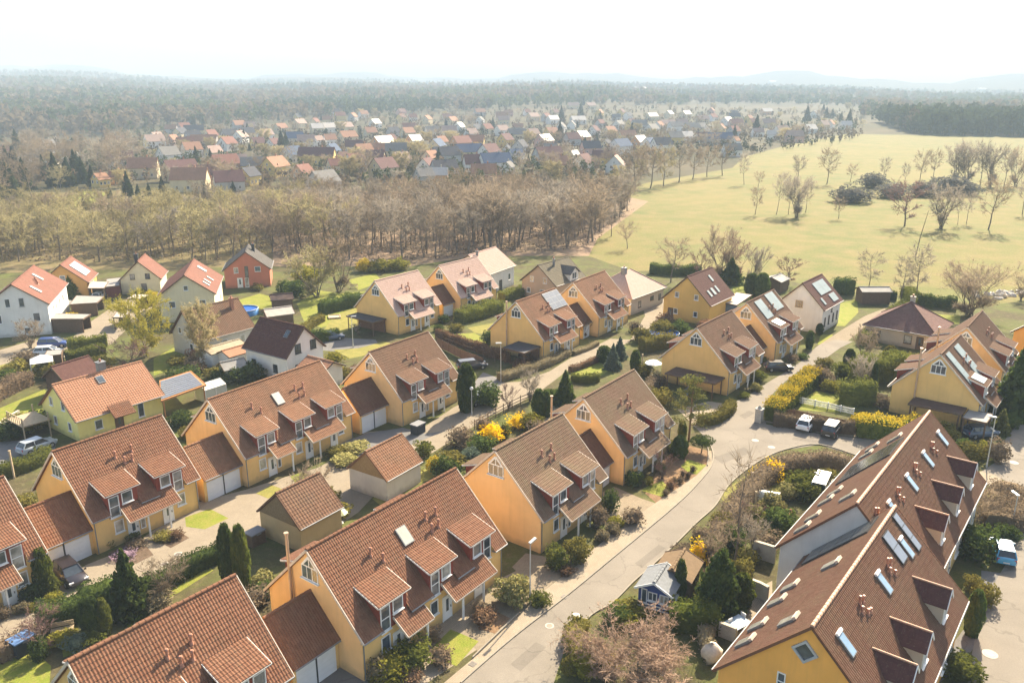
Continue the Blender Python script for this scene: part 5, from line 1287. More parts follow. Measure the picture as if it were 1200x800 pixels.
conifer('small', 856, 332, 5.5, 5.5, 'broad dark conifer at the meadow edge behind the plum roof', L_DARK)
conifer('column', 880, 346, 4.6, 3.0, 'dark conifer pair member nearest the plum-roofed house', L_DARK)
conifer('column', 892, 348, 5.0, 3.2, 'dark conifer pair member nearest the pale solar collectors', L_DARK)
conifer('column', 948, 408, 3.0, 1.4, 'small dark conifer before the white house with the L-shaped panels', L_DARK)
conifer('column', 960, 392, 2.0, 1.3, 'low dark conifer under the meadow house gable', L_DARK)
conifer('column', 571, 350, 2.4, 1.5, 'small round evergreen before the white-fronted house', L_DARK)

# ---- bare trees of the gardens
def bt(key, u, v, h, w, label, name='bare_tree', cat='tree'):
    p = at(u, v); return put_tree(key, (p[0],p[1],0), h, w, label, cat, name)
bt('tall0', 858, 672, 11.5, .8, 'tall thin leafless tree in the gardens beside the main road')
bt('willow0', 172, 417, 8.4, .72, 'yellow-green willow-like tree in the middle of the left houses')
bt('gold0', 240, 428, 8.4, .68, 'golden-tan tree in front of the old grey-white house')
bt('bushgreen', 372, 348, 9.0, .95, 'large grey-green bushy tree, the left one of the pair above the sunny lawn')
bt('bush0', 398, 342, 10.5, .85, 'large grey-brown bushy tree, the right one of the pair above the sunny lawn')
bt('birch0', 1018, 342, 8.5, 1.0, 'slender leafless birch standing alone at the meadow edge')
bt('birch1', 1056, 352, 8.8, 1.0, 'slender birch beside the bungalow chimney, the left one')
bt('birch0', 1072, 354, 11.5, .85, 'slender birch beside the bungalow chimney, the right taller one')
bt('oakbush', 1136, 370, 7.6, 1.25, 'wide round leafless bush-tree at the meadow edge')
bt('brown1', 786, 331, 8.8, 1.15, 'spreading leafless tree on the meadow edge left of the plum-roofed ochre house')
bt('purple0', 820, 331, 6.0, 1.1, 'pinkish leafless tree directly behind the plum roof')
bt('bush0', 844, 328, 9.6, .85, 'leafless multi-stemmed tree behind the plum roof')
bt('redbush', 862, 328, 8.0, .8, 'purplish multi-stemmed bush right of the leafless tree behind the plum roof')
bt('bush1', 880, 332, 7.0, .8, 'grey leafless bush behind the dark conifer pair')
bt('purple0', 924, 334, 5.4, 1.2, 'rounded purple-brown bush left of the L-shaped panels on the meadow edge')
bt('bush0', 1196, 352, 4.2, .9, 'small leafless tree beside the pale rubble heap')
bt('bush0', 366, 600, 4.2, .9, 'leafless multi-stemmed tree between the two lane garages')
bt('redbush', 50, 764, 3.0, 1.1, 'reddish leafless shrub beside the blue-lidded bin')
bt('pinkbush', 712, 792, 2.5, 1.5, 'pinkish leafless shrub mass at the bottom, the left part beside the road')
bt('pinkbush', 748, 800, 2.8, 1.7, 'pinkish leafless shrub mass at the bottom, the middle part')
bt('pinkbush', 772, 778, 2.0, 1.5, 'pinkish leafless shrub mass at the bottom, the part nearest the evergreen hedge')
bt('bush0', 834, 664, 2.6, .8, 'leafless bush left of the tall thin tree')
bt('bush1', 886, 652, 3.2, .8, 'leafless grey bush right of the tall thin tree')
bt('redbush', 878, 616, 2.2, .9, 'brown leafless shrub at the bend of the curved hedge')
bt('bush0', 1012, 425, 4.6, .9, 'leafless shrub at the end of the side road')
bt('bush1', 1015, 458, 4.6, .8, 'leafless tree between the square hedge block and the tall hedge')
bt('bush0', 196, 700, 3.0, 1.1, 'leafless tangle right of the bushy dark pine')
bt('bush1', 622, 470, 3.6, .9, 'leafless bush on the lane verge above the columnar conifers')
bt('redbush', 596, 480, 3.0, .7, 'small leafless bush on the lane verge nearest the yellow forsythias')
bt('gold0', 640, 395, 2.6, .9, 'young bare shrub in the driveway of the house with blue-grey modules')
bt('bush0', 684, 396, 2.8, .8, 'small leafless tree at the end of the low tan hedge')
bt('bush0', 36, 408, 4.0, 1.1, 'spiky straw-coloured bare tree left of the parked blue car')
bt('redbush', 150, 432, 3.8, 1.6, 'pinkish-red bare bushes behind the lemon house ridge')
bt('bush1', 420, 392, 1.8, 1.0, 'bare shrub in front of the dark flat carport')
bt('bush1', 466, 388, 2.0, 1.0, 'bare shrub under the gable of the pale pink roofed house')
bt('gold0', 1158, 598, 1.5, 1.0, 'tiny straw tuft tree on the terrace by the oval hedge')
bt('redbush', 776, 560, 2.6, .9, 'reddish leafless rose bush before the porch at the road bend')
bt('bush0', 346, 748, .1, .1, 'x') if False else None

# ---- shrubs: kind, u, v, width, height, label
SH = [
('pale',601,705,3.3,2.7,'big rounded rhododendron with pale leaf tips behind the lamp post'),
('green',632,708,2.0,1.3,'low green shrub right of the lamp post'),
('green',652,664,2.6,2.3,'dark glossy shrub at the gable corner of the house beside the long ochre terrace'),
('olive',678,656,2.6,2.6,'olive bush at the drive of the house right of the long ochre terrace'),
('rust',664,672,1.6,.9,'low rusty plant between two bushes at the house right of the long ochre terrace'),
('tan',706,632,1.6,1.1,'pale straw grass tuft nearest the house right of the long ochre terrace porch'),
('tan',718,624,1.8,1.2,'pale straw grass tuft at the drive end, right of its twin'),
('lime',722,616,2.0,1.2,'yellow-green low shrub between the two drives'),
('brown',742,612,2.6,1.7,'brown mixed shrub at the corner of the middle drive'),
('dark',715,598,1.9,2.6,'tall dark clipped round shrub by the narrow single garage'),
('brown',700,616,2.2,2.4,'brown leafless shrub before the house right of the long ochre terrace porch'),
('dark',742,568,2.0,2.0,'dark rounded shrub at the gable corner of the road-bend house'),
('lime',760,568,1.2,1.1,'light green shrub on the front lawn of the road-bend house'),
('rust',786,572,1.3,1.1,'rusty round shrub beside the right tiny lawn'),
('brown',780,580,.9,.8,'small brown ball plant of the bed, lowest left'),
('brown',790,566,.8,.9,'small brown ball plant of the bed, in the middle'),
('brown',797,566,.8,.9,'small brown ball plant of the bed, lower middle'),
('brown',806,560,.8,.9,'small brown ball plant of the bed, upper right'),
('brown',800,558,.8,.9,'small brown ball plant of the bed, upper middle'),
('brown',812,552,.8,.8,'small brown ball plant on the upper lawn'),
('lime',790,528,1.9,1.6,'light green shrub behind the egg-shaped topiary'),
('dark',774,552,1.3,1.1,'low dark shrub left of the upper tiny lawn'),
('fors',820,657,2.4,2.4,'bright yellow forsythia by the lawn behind the playhouse'),
('fors',903,560,2.8,2.4,'bright yellow forsythia inside the curved brown hedge'),
('gold',886,560,2.0,1.4,'golden low shrub left of the forsythia inside the curved hedge'),
('fors',577,516,3.8,2.6,'large bright yellow forsythia by the wooden lane fence'),
('fors',607,500,3.0,1.9,'smaller yellow forsythia right of the large one by the lane fence'),
('green',592,512,1.7,2.2,'green shrub between the two lane forsythias'),
('fors',397,438,1.9,1.6,'small yellow forsythia behind the brown-roofed house ridge'),
('fors',536,366,2.8,2.0,'yellow forsythia at the gable of the house with the copper flue'),
('fors',74,410,3.2,1.8,'yellow-flowering bush at the foot of the tall white double house') if False else ('gold',82,376,3.4,1.8,'yellow-flowering bush at the foot of the tall white double house'),
('brown',540,522,3.4,2.8,'dense brown dome-shaped bush on the lane corner'),
('dark',565,530,3.6,2.4,'wide dark evergreen below the large forsythia'),
('olive',530,548,4.0,2.2,'olive shrub in the back garden behind the lane garage'),
('dark',522,556,3.4,2.4,'dark shrub nearest the end of the farther lane garage'),
('gold',510,552,2.2,2.0,'yellowish shrub nearest the end of the farther lane garage'),
('blue',553,540,2.8,1.8,'grey-green shrub behind the red rear dormer'),
('green',497,534,2.4,2.2,'green bush at the right end of the farther lane garage'),
('grey',566,508,2.6,2.6,'grey leafless shrub left of the large lane forsythia'),
('lime',622,502,3.4,2.2,'yellow-green mound between the lane fence and the columnar conifers'),
('brown',630,508,3.2,2.0,'brown mound before the columnar conifers'),
('tan',648,515,2.2,1.4,'straw-coloured shrub beside the copper flue behind the weathered brown roof'),
('dark',571,474,4.0,3.4,'big irregular dark shrub right of the tall columnar conifer'),
('dark',648,470,4.0,1.9,'dark spreading evergreen left of the lane spruce'),
('olive',390,610,3.6,2.2,'olive shrub at the right wall of the nearer lane garage'),
('olive',384,592,3.0,2.4,'yellow-olive bush between the two lane garages'),
('olive',356,618,2.8,.9,'clipped low hedge-like shrub at the wall of the nearer lane garage'),
('pale',404,542,3.2,1.1,'pale flowering bed shrub left of the farther lane garage'),
('pale',416,528,3.6,1.1,'pale flowering bed shrub right of the steps of the long terrace'),
('olive',394,534,2.6,1.2,'olive low shrub before the long terrace porch'),
('brown',302,708,3.0,1.8,'tan-green shrub behind the double garage with the copper flue'),
('dark',312,700,2.2,1.6,'dark shrub beside the slim conifers at the garden wall'),
('pale',308,682,1.9,1.2,'pale yellow shrub right of the slim conifers'),
('lime',458,790,3.4,2.2,'green shrub at the front wall of the long ochre terrace, the largest one'),
('tan',444,794,2.0,2.2,'tan twiggy shrub at the gable corner of the long ochre terrace'),
('green',484,778,3.2,2.2,'glossy green shrub before the left porch of the long ochre terrace'),
('rust',484,796,1.6,.9,'reddish low plant at the bottom left of the small front lawn'),
('grey',516,776,2.4,1.5,'grey lavender-like shrub at the lower corner of the small front lawn'),
('grey',508,752,1.4,1.7,'pale twiggy shrub at the upper corner of the small front lawn'),
('rust',566,728,2.0,1.2,'rusty dry plant on the mulched front bed'),
('rust',574,722,1.4,1.0,'second rusty dry plant on the mulched front bed, nearer the road'),
('brown',562,716,1.4,1.0,'brown dry plant at the top of the mulched front bed'),
('dark',40,698,2.2,1.6,'dark rounded shrub left of the pointed conifer behind the hatchback'),
('green',62,694,1.6,2.0,'pointed green shrub right of the pointed conifer'),
('lime',63,704,1.6,.9,'yellowish low shrub before the pointed conifer'),
('blue',28,702,1.2,1.2,'grey-green small shrub left of the front corner'),
('tan',27,716,1.4,1.0,'straw-coloured low shrub by the front path at the left edge'),
('olive',36,716,1.0,.8,'small olive plant on the front lawn at the left edge'),
('brown',3,724,1.6,1.3,'brown bush cut off by the left edge beside the lane'),
('dark',70,682,1.6,1.4,'dark shrub between conifer and hatchback') if False else ('olive',128,640,1.5,1.1,'olive plant at the double garage corner by the heather bed'),
('mauve',146,652,2.4,.6,'mauve heather patch in the front bed'),
('brown',160,640,2.0,1.0,'brown low shrub at the top of the heather bed'),
('green',157,634,1.7,1.0,'green clump beside the dark front door'),
('olive',192,632,2.0,.9,'olive clump on the small front bed before the white doors'),
('rust',207,630,1.6,.9,'reddish clump on the small front bed before the white doors'),
('green',108,752,2.4,1.3,'dark green shrub below the row of small columnar conifers'),
('blue',90,760,2.0,1.4,'grey-green shrub near the roof edge of the lower left house'),
('dark',46,772,1.5,2.2,'dark narrow shrub right of the blue-lidded bin'),
('lime',75,752,2.4,1.0,'light green ground shrub in the corner back garden'),
('tan',186,712,2.6,1.6,'straw-coloured shrub right of the pine'),
('olive',672,790,1.8,2.0,'rounded shrub inside the road edge, uppermost of the lower group'),
('lime',683,790,2.4,2.6,'bright yellow-green round shrub at the bottom beside the road'),
('gold',713,792,1.8,2.2,'golden upright shrub at the bottom edge of the photo'),
('dark',703,790,1.3,2.4,'slim dark shrub beside the bright yellow-green one'),
('dark',722,728,2.4,1.5,'dark rounded shrub at the road edge above the pinkish mass'),
('olive',740,716,2.2,1.1,'olive-green shrub left of the blue playhouse'),
('lime',736,726,3.4,1.2,'yellow-green shrub at the wall of the road garden'),
('olive',806,690,1.8,1.9,'olive plant between cypress and conical thuja'),
('brown',838,688,2.6,2.8,'brown-green bush behind the conical thuja'),
('olive',866,680,2.6,2.4,'olive bush right of the conical thuja'),
('brown',802,652,2.4,1.4,'brown hedge bush at the road edge above the playhouse'),
('brown',822,632,2.2,1.4,'brown bush at the road edge below the curved hedge'),
('dark',832,652,3.0,2.2,'dark evergreen behind the road-edge bushes'),
('dark',856,640,3.2,2.2,'dark evergreen in the shady garden left of the tall thin tree'),
('olive',846,622,2.6,2.0,'olive bush in the shady garden near the road'),
('green',882,612,2.6,2.0,'green shrub by the pale garden tunnel'),
('pale',905,600,2.8,2.2,'white-flowering shrub in the middle of the shady garden'),
('pale',926,582,2.4,1.9,'white-flowering shrub near the white van'),
('green',940,574,4.2,2.4,'large light green bush inside the curved hedge'),
('olive',967,568,3.4,2.0,'olive bush inside the curved hedge nearest the white van'),
('green',950,585,3.2,2.4,'dark green bush below the light green one'),
('dark',915,618,3.2,2.4,'dark bush in front of the brick planter'),
('brown',898,640,3.0,1.6,'brown undergrowth at the blank pale end wall'),
('olive',875,660,2.2,1.5,'olive undergrowth left of the blank pale end wall'),
('dark',1138,650,4.6,3.6,'large dark green bush between block and right-hand road'),
('olive',1136,660,3.4,2.4,'olive bush left of the large dark green one') if False else ('olive',1140,690,1.6,1.6,'olive bush above the slim conifer at the block'),
('olive',1154,706,2.2,2.0,'yellow-brown shrub at the edge of the right-hand road'),
('green',1124,790,3.6,1.6,'low green hedge-like shrub at the bottom right'),
('dark',1180,632,2.4,1.6,'dark shrub above the bright blue car'),
('brown',1168,540,3.0,3.0,'brown upright shrub beside the tall lamp of the right-hand road'),
('lime',1153,532,2.0,1.8,'bright yellow-green shrub left of the tall lamp'),
('olive',1138,538,3.4,2.4,'olive shrub below the parked blue-grey car'),
('dark',1128,530,2.4,2.0,'dark shrub below the grey flat roof'),
('olive',1110,514,2.8,2.2,'olive-green shrub at the ridge end of the rear block'),
('dark',1182,522,2.4,1.8,'dark shrub at the upper right-hand road') if False else ('dark',1183,500,2.4,1.8,'dark shrub at the foot of the large spruce'),
('green',895,424,1.6,1.1,'green bush between drive and road beside the dark parked car'),
('green',888,446,2.6,1.8,'green rounded bush in the front bed of the carport house'),
('pale',886,458,1.8,1.3,'pale shrub at the front bed end of the carport house'),
('green',872,466,1.8,1.0,'low green shrub at the front corner of the carport house'),
('dark',940,420,2.2,1.0,'clipped round dark bush beside the side road'),
('brown',928,424,2.0,1.5,'brown ball bush left of the clipped round dark one'),
('brown',962,450,3.4,3.0,'brown shrub at the top of the golden-topped hedge'),
('lime',974,458,3.2,1.8,'yellow-green mound on the lawn above the golden hedge'),
('olive',966,430,3.0,1.7,'olive shrub at the bend of the side road'),
('green',988,440,3.6,2.4,'green bush before the dark columnar conifer'),
('gold',1012,500,4.6,1.8,'golden evergreen mound by the wooden terrace wall'),
('brown',1035,478,2.6,2.0,'brown shrub by the solar house terrace'),
('olive',1070,428,3.2,2.2,'olive shrub under the solar house rear roof'),
('olive',776,392,5.0,3.0,'olive bushes right of the lane and left of the plum-roofed house'),
('rust',778,384,3.4,3.2,'reddish bush below the ochre gable with four windows'),
('dark',796,392,4.6,3.0,'dark green bushes under the ochre gable with four windows'),
('pink',826,388,3.0,2.4,'pinkish bare shrub at the corner of the plum-roofed house'),
('olive',752,400,4.0,2.8,'olive-brown bush left of the garden pool'),
('brown',744,388,2.4,2.0,'brown shrub where the lane bends at the bungalow'),
('tan',768,452,2.6,2.4,'straw-coloured bush below the white parasol'),
('olive',756,440,3.0,2.4,'light olive bush left of the white parasol'),
('olive',775,476,3.4,2.8,'olive-brown bush between the brown ridge and the carport'),
('lime',742,470,2.2,1.6,'light shrub behind the road-bend house ridge') if False else ('olive',760,468,2.4,2.2,'olive shrub behind the road-bend house ridge'),
('olive',664,488,2.0,1.4,'olive shrub on the paved terrace behind the spruce'),
('dark',520,378,2.6,1.8,'dark shrub left of the fenced lawn'),
('olive',534,388,3.0,1.6,'olive-grey shrubs above the fenced lawn'),
('dark',514,388,2.0,1.4,'small dark shrub by the bottom of the pale pink house'),
('dark',572,402,2.4,2.6,'dark evergreen at the left corner of the flue house'),
('rust',610,430,3.2,1.5,'rusty bush under the dark flat roof of the flue house carport'),
('brown',624,420,2.6,1.6,'brown bush under the dark flat roof, nearer the lane'),
('dark',645,414,1.6,1.8,'dark round shrub at the front corner of the flue house'),
('olive',402,444,3.6,2.0,'olive shrub in the garden behind the brown-roofed house'),
('rust',414,440,3.0,1.8,'rusty shrub in the garden behind the brown-roofed house'),
('lime',392,424,3.4,1.9,'yellow-green shrub behind the white house with plum-brown roof'),
('gold',428,318,4.6,3.4,'orange-yellow flowering bush on the lawn by the wood'),
('lime',446,318,6.0,3.2,'yellow-green bushes right of the orange-yellow one by the wood'),
('lime',466,316,6.5,3.4,'yellow-green bushes behind the pale pink ridge'),
('lime',360,330,7.0,4.0,'light green round bush at the foot of the big grey-green tree'),
('dark',346,346,5.6,3.4,'dark purple-brown bush mass left of the sunny lawn'),
('dark',334,342,3.6,3.0,'dark evergreen right of the terracotta house'),
('olive',302,340,3.0,1.6,'olive bush in front of the terracotta house'),
('olive',166,346,3.4,1.4,'olive bush beside the lane of the left houses'),
('dark',166,340,2.0,2.4,'narrow dark evergreen at the small cream house'),
('gold',177,350,3.0,1.8,'yellowish bush right of the small cream house'),
('olive',118,432,5.0,2.4,'olive-brown bush behind the lemon house'),
('rust',126,440,3.0,2.0,'reddish bush touching the lemon house roof'),
('dark',84,446,5.0,2.6,'dark bush mass left of the lemon house chimney'),
('olive',60,442,4.0,2.2,'olive bush beside the dark red garden house'),
('lime',54,436,3.0,2.4,'light green bush behind the dark red garden house'),
('olive',20,440,4.6,2.6,'olive-green bush at the left edge above the grey hedge'),
('dark',8,450,3.6,2.4,'dark bush at the left edge above the grey hedge'),
('brown',30,428,4.0,2.6,'brown bush left of the white garden tent'),
('olive',28,506,5.0,2.6,'olive-brown bush at the foot of the lemon house balcony'),
('dark',14,512,4.0,2.2,'dark bush at the left edge by the asphalt yard'),
('dark',44,500,3.6,2.6,'dark bush under the wooden balcony'),
('dark',216,448,5.0,2.8,'dark bush mass right of the lemon house roof'),
('olive',208,428,3.4,2.0,'olive shrub on the lawn below the willow-like tree'),
('brown',228,436,4.0,2.4,'brown shrub at the foot of the golden-tan tree'),
('olive',254,442,3.4,2.0,'olive shrub in front of the old grey-white house'),
('dark',290,444,5.6,2.8,'dark bush mass under the white wall of the plum-brown roofed house'),
('dark',262,448,4.0,2.4,'dark bush between greenhouse and grey-green hut'),
('pink',228,420,3.0,1.8,'pinkish bush below the gable of the old grey-white house'),
('dark',206,516,4.0,2.2,'dark bush between the two red-brown roofs') if False else ('dark',212,498,3.6,2.0,'dark bush beside the solar carport'),
('olive',224,512,3.0,1.6,'olive bush behind the half-shaded double garage'),
('olive',27,596,3.0,1.8,'yellow-olive bush between the two left row houses'),
('olive',488,586,3.0,2.0,'straw-olive bush behind the long ochre terrace ridge') if False else ('olive',476,560,3.4,1.8,'straw-olive bush behind the long ochre terrace ridge'),
]
for s_ in SH: shrub(*s_)
# the little umbrella-shaped tree at the junction
p = at(822,530); t = thing('clipped_tree', 'small umbrella-shaped clipped evergreen at the corner of the junction', 'tree', (p[0],p[1],0))
b = MB(); b.tube([(0,0,0),(.05,.02,.7),(0,0,1.3)], [.08,.06,.05], 6); b.obj('trunk', BARK, t)
me = blob(77, 1000, .17, 1.35, .55, .12); o = me.obj('crown', L_DARK, t); o.location = (0,0,.95)
# ------------------------------------------------------------------ cars, lamps, fences, sheds, pools
RUB = plain('tyre_rubber', (.02,.02,.02), .8, .2); RIM = plain('alloy_rim', (.45,.45,.46), .3, .6, metal=.6)
LAMPW = plain('headlight_clear', (.6,.62,.65), .15, .8); LAMPR = plain('tail_light_red', (.35,.02,.02), .3, .6); CGL = glass('car_glass', (.02,.025,.03))
PLATE = plain('number_plate', (.6,.6,.58), .5)
def carpaint(name, col):
    if name in MATS: return MATS[name]
    m, nt, _, _ = new_mat(name); b = bsdf(nt, col, .28, .5); b.inputs['Coat Weight'].default_value = .6; b.inputs['Coat Roughness'].default_value = .06
    MATS[name] = m; return m
def car(label, u, v, deg, paint, style='hatch', name='parked_car'):
    p = at(u, v); t = thing(name, label, 'car', (p[0],p[1],0.022), R(deg), 'parked cars')
    Lc, Wc, H = {'hatch': (4.2,1.76,1.48), 'estate': (4.7,1.82,1.5), 'suv': (4.5,1.86,1.68), 'van': (4.9,1.9,1.95)}[style]
    gc = .24
    # body: cross sections along x (front +x): (x, z_sill, z_belt, half width)
    if style == 'van': S = [(-.5,.42,1.05,.86),(-.47,.30,1.12,.93),(-.2,gc,1.14,.98),(.2,gc,1.12,.98),(.36,gc,1.02,.96),(.46,.30,.86,.9),(.5,.40,.74,.8)]
    elif style == 'suv': S = [(-.5,.45,1.0,.84),(-.47,.32,1.08,.93),(-.25,gc+.06,1.08,.98),(.15,gc+.06,1.05,.98),(.36,gc+.06,1.0,.96),(.46,.34,.92,.9),(.5,.44,.78,.78)]
    else: S = [(-.5,.42,.86,.82),(-.47,.30,.95,.92),(-.25,gc,.95,.98),(.15,gc,.92,.98),(.36,gc,.84,.96),(.46,.30,.74,.9),(.5,.40,.62,.78)]
    b = MB(); rows = []
    for x, zs, zb, hw in S:
        w = Wc/2*hw; X = x*Lc
        rows.append([(X,-w*.92,zs),(X,-w,(zs+zb)/2),(X,-w*.95,zb-.05),(X,-w*.82,zb),(X,0,zb+.03),(X,w*.82,zb),(X,w*.95,zb-.05),(X,w,(zs+zb)/2),(X,w*.92,zs)])
    b.grid(np.array(rows)); b.poly(rows[0][::-1]); b.poly(rows[-1]); 
    b.quads([[rows[0][0],rows[0][-1],rows[-1][-1],rows[-1][0]]])
    # roof and pillars
    g = {'hatch': (-.46,-.36,.10,.27), 'estate': (-.48,-.42,.08,.26), 'suv': (-.48,-.40,.10,.26), 'van': (-.49,-.45,.20,.40)}[style]
    zb = S[3][2]; xr0, xt0, xt1, xr1 = [q*Lc for q in g]; w0, w1 = Wc/2*.86, Wc/2*.68
    b.box(((xt0+xt1)/2,0,H-.02), (xt1-xt0+.12, w1*2+.02, .05))
    for s in (-1,1):
        b.bar((xr1,s*w0,zb-.02),(xt1,s*w1,H-.02), .07); b.bar((xr0,s*w0,zb-.02),(xt0,s*w1,H-.02), .09)
        xm = (xt0+xt1)/2; b.bar((xm,s*w0*.99,zb-.02),(xm,s*w1*1.0,H-.02), .08)
        b.bar((xt0,s*w1,H-.03),(xt1,s*w1,H-.03), .06)
    bo = b.obj('body', paint, t)
    q = MB(); e = .97
    lo = [(xr0,-w0*e,zb-.02),(xr1,-w0*e,zb-.02),(xr1,w0*e,zb-.02),(xr0,w0*e,zb-.02)]; hi = [(xt0,-w1*e,H-.05),(xt1,-w1*e,H-.05),(xt1,w1*e,H-.05),(xt0,w1*e,H-.05)]
    for i, nm in ((0,'side_window'),(1,'windscreen'),(2,'side_window'),(3,'rear_window')):
        j = (i+1)%4; gq = MB(); gq.quads([[lo[i],lo[j],hi[j],hi[i]]]); gq.obj(nm, CGL, t)
    for sx in (-.305,.31):
        for s in (-1,1):
            wb = MB(); a = np.linspace(0,2*math.pi,16,endpoint=False); r = .32 if style != 'suv' else .36
            wb.tube([(sx*Lc,s*(Wc/2-.2),r),(sx*Lc,s*(Wc/2+.01),r)], r, 16); w_ = wb.obj('wheel', RUB, t)
            rb = MB(); rb.tube([(sx*Lc,s*(Wc/2-.02),r),(sx*Lc,s*(Wc/2+.025),r)], r*.62, 12); rb.obj('rim', RIM, w_)
    for s in (-1,1):
        h = MB(); h.box((.475*Lc,s*Wc*.34,.66 if style in ('hatch','estate') else .8), (.16,.36,.15)); h.obj('headlight', LAMPW, t)
        h = MB(); h.box((-.485*Lc,s*Wc*.37,.78 if style in ('hatch','estate') else .92), (.12,.2,.26)); h.obj('tail_light', LAMPR, t)
        h = MB(); h.box((xr1-.15,s*(Wc/2+.06),zb+.06), (.12,.18,.12)); h.obj('wing_mirror', paint, t)
    h = MB(); h.box((-.503*Lc,0,.55), (.02,.5,.11)); h.obj('number_plate', PLATE, t)
    h = MB(); h.box((.498*Lc,0,.42), (.04,1.1,.12)); h.obj('grille', DARK, t)
    return t
P_DARK = carpaint('paint_plum_black', (.022,.018,.022)); P_BLK = carpaint('paint_black', (.015,.016,.02)); P_WHT = carpaint('paint_white', (.72,.73,.74))
P_BLU = carpaint('paint_blue', (.02,.05,.20)); P_TUR = carpaint('paint_sky_blue', (.05,.30,.50)); P_SIL = carpaint('paint_silver', (.34,.38,.42)); P_GRB = carpaint('paint_grey_blue', (.07,.10,.15))
car('dark plum hatchback parked in front of the double garage at the left', 83, 678, -42, P_DARK, 'hatch')
car('white hatchback parked with its tail to the road before the trimmed brown hedge', 945, 501, 55, P_WHT, 'hatch')
car('black off-roader parked right of the white hatchback', 975, 508, 55, P_BLK, 'suv')
car('dark plum car parked beside the house with pale solar collectors', 912, 434, 0, P_DARK, 'hatch')
car('dark estate car with a pale roof parked behind the white house with plum-brown roof', 387, 398, 25, P_GRB, 'estate')
car('blue estate car parked at the white double house', 64, 406, 8, P_BLU, 'estate')
car('small white car parked below the blue estate car', 57, 416, 12, P_WHT, 'hatch')
car('white car standing in the carport of the orange house', 117, 350, 95, P_WHT, 'hatch')
car('silver-blue car on the dark asphalt yard at the left', 44, 527, 60, P_SIL, 'hatch')
car('dark car with a bright glass roof parked behind the tall columnar conifer', 553, 432, 20, P_BLK, 'estate')
car('bright sky-blue car parked at the right-hand road', 1174, 652, 68, P_TUR, 'hatch')
car('grey-blue car parked under the trees near the tall lamp', 1148, 511, 10, P_GRB, 'hatch')
car('white van parked in the gardens beside the rear apartment block', 962, 576, 60, P_WHT, 'van', 'parked_van')
car('small silver car half hidden by the shrub right of the tall columnar conifer', 562, 472, 40, P_SIL, 'hatch')

# ---- street lamps
GALV = plain('galvanised_pole', (.46,.47,.47), .4, .5, .08, metal=.3); LENS = plain('lamp_lens', (.68,.68,.66), .3)
def lamp(u, v, vt, label, arm=55, style='mast'):
    p = at(u, v); h = height_at(p, vt); h = max(3.5, min(7, h))
    t = thing('street_lamp', label, 'street lamp', (p[0],p[1],0), R(arm))
    b = MB(); b.tube([(0,0,0),(0,0,h*.35),(0,0,h)], [.075,.06,.045], 8); b.tube([(0,0,0),(0,0,.5)], .095, 8); b.obj('pole', GALV, t)
    if style == 'mast':
        b = MB(); b.bar((-.1,0,h+.02),(.75,0,h+.1), .24, .12); b.obj('lamp_head', GALV, t)
        b = MB(); b.box((.45,0,h-.0), (.5,.18,.04)); b.obj('lens', LENS, t)
    else:
        b = MB(); b.ball((0,0,h+.15), .24, 12); b.obj('globe', LENS, t)
    return t
lamp(621,706,636, 'tall slim street lamp beside the big pale-tipped rhododendron', 55)
lamp(414,407,371, 'street lamp in front of the dark flat carport of the pale pink roofed house', 10)
lamp(587,447,402, 'street lamp standing at the end of the low tan-brown hedge', 200)
lamp(1156,547,489, 'tall street lamp beside the brown upright shrub at the right-hand road', 160)
lamp(1185,619,593, 'short street lamp behind the oval hedge at the right edge', 100)
lamp(553,486,460, 'globe lamp in front of the tall columnar conifer', 0, 'globe')
# mast leaning on the meadow edge
p = at(1073,300); t = thing('leaning_pole', 'tall thin dark leaning pole rising above the birches at the meadow edge', 'pole', (p[0],p[1],0))
b = MB(); b.tube([(0,0,0),(.5,0,5),(1.6,0,11.5)], [.13,.1,.05], 6); b.obj('pole', BARK, t)
b = MB(); b.tube([(.1,0,3),(-.6,.2,3.9)], .04, 5); b.tube([(.3,0,4.2),(1.0,-.2,5.1)], .03, 5); b.obj('branch', BARK, t)

# ---- fences and walls
def fence(px, h, m, label, name='fence', step=2.0, style='rail', cat='fence', th=.06):
    P = [np.array(at(*q)[:2]) for q in px]; o0 = P[0]; t = thing(name, label, cat, (o0[0],o0[1],0))
    rl = MB(); posts = []
    for a, b in zip(P[:-1], P[1:]):
        L = np.linalg.norm(b-a); n = max(1, round(L/step)); A, B = a-o0, b-o0
        if style == 'panel':
            for i in range(n):
                q0, q1 = A+(B-A)*(i+.03)/n, A+(B-A)*(i+.97)/n
                for k in range(int(h/.16)): rl.bar((*q0,.12+.16*k),(*q1,.12+.16*k), .03, .145)
        elif style == 'wall':
            rl.bar((*A,h/2),(*B,h/2), .22, h)
        else:
            for z in ((h*.35, h*.85) if style == 'rail' else (h*.2,h*.5,h*.85)): rl.bar((*A,z),(*B,z), .04, .09)
            if style == 'picket':
                m_ = int(L/.16)
                for i in range(m_): q = A+(B-A)*(i+.5)/m_; rl.box((*q,h*.5+.02), (.07,.03,h*.95))
        posts += [A+(B-A)*i/n for i in range(n)]
    posts.append(P[-1]-o0)
    rl.obj({'wall':'masonry','panel':'panel'}.get(style,'rails'), m, t)
    if style == 'wall':
        cp = MB()
        for a, b in zip(P[:-1], P[1:]): cp.bar((*(a-o0),h+.03),(*(b-o0),h+.03), .3, .06)
        cp.obj('coping', PALEWOOD if m is not CONC else plain('coping_stone',(.50,.44,.34),.9), t)
    else:
        for q in posts[:60]: b = MB(); b.box((*q,h*.52), (.1,.1,h*1.04)); b.obj('post', m, t)
    return t
fence([(556,503),(572,494),(590,484),(610,474),(630,466)], 1.3, WOOD, 'dark wooden post-and-rail fence along the lane above the yellow forsythias', style='rails3')
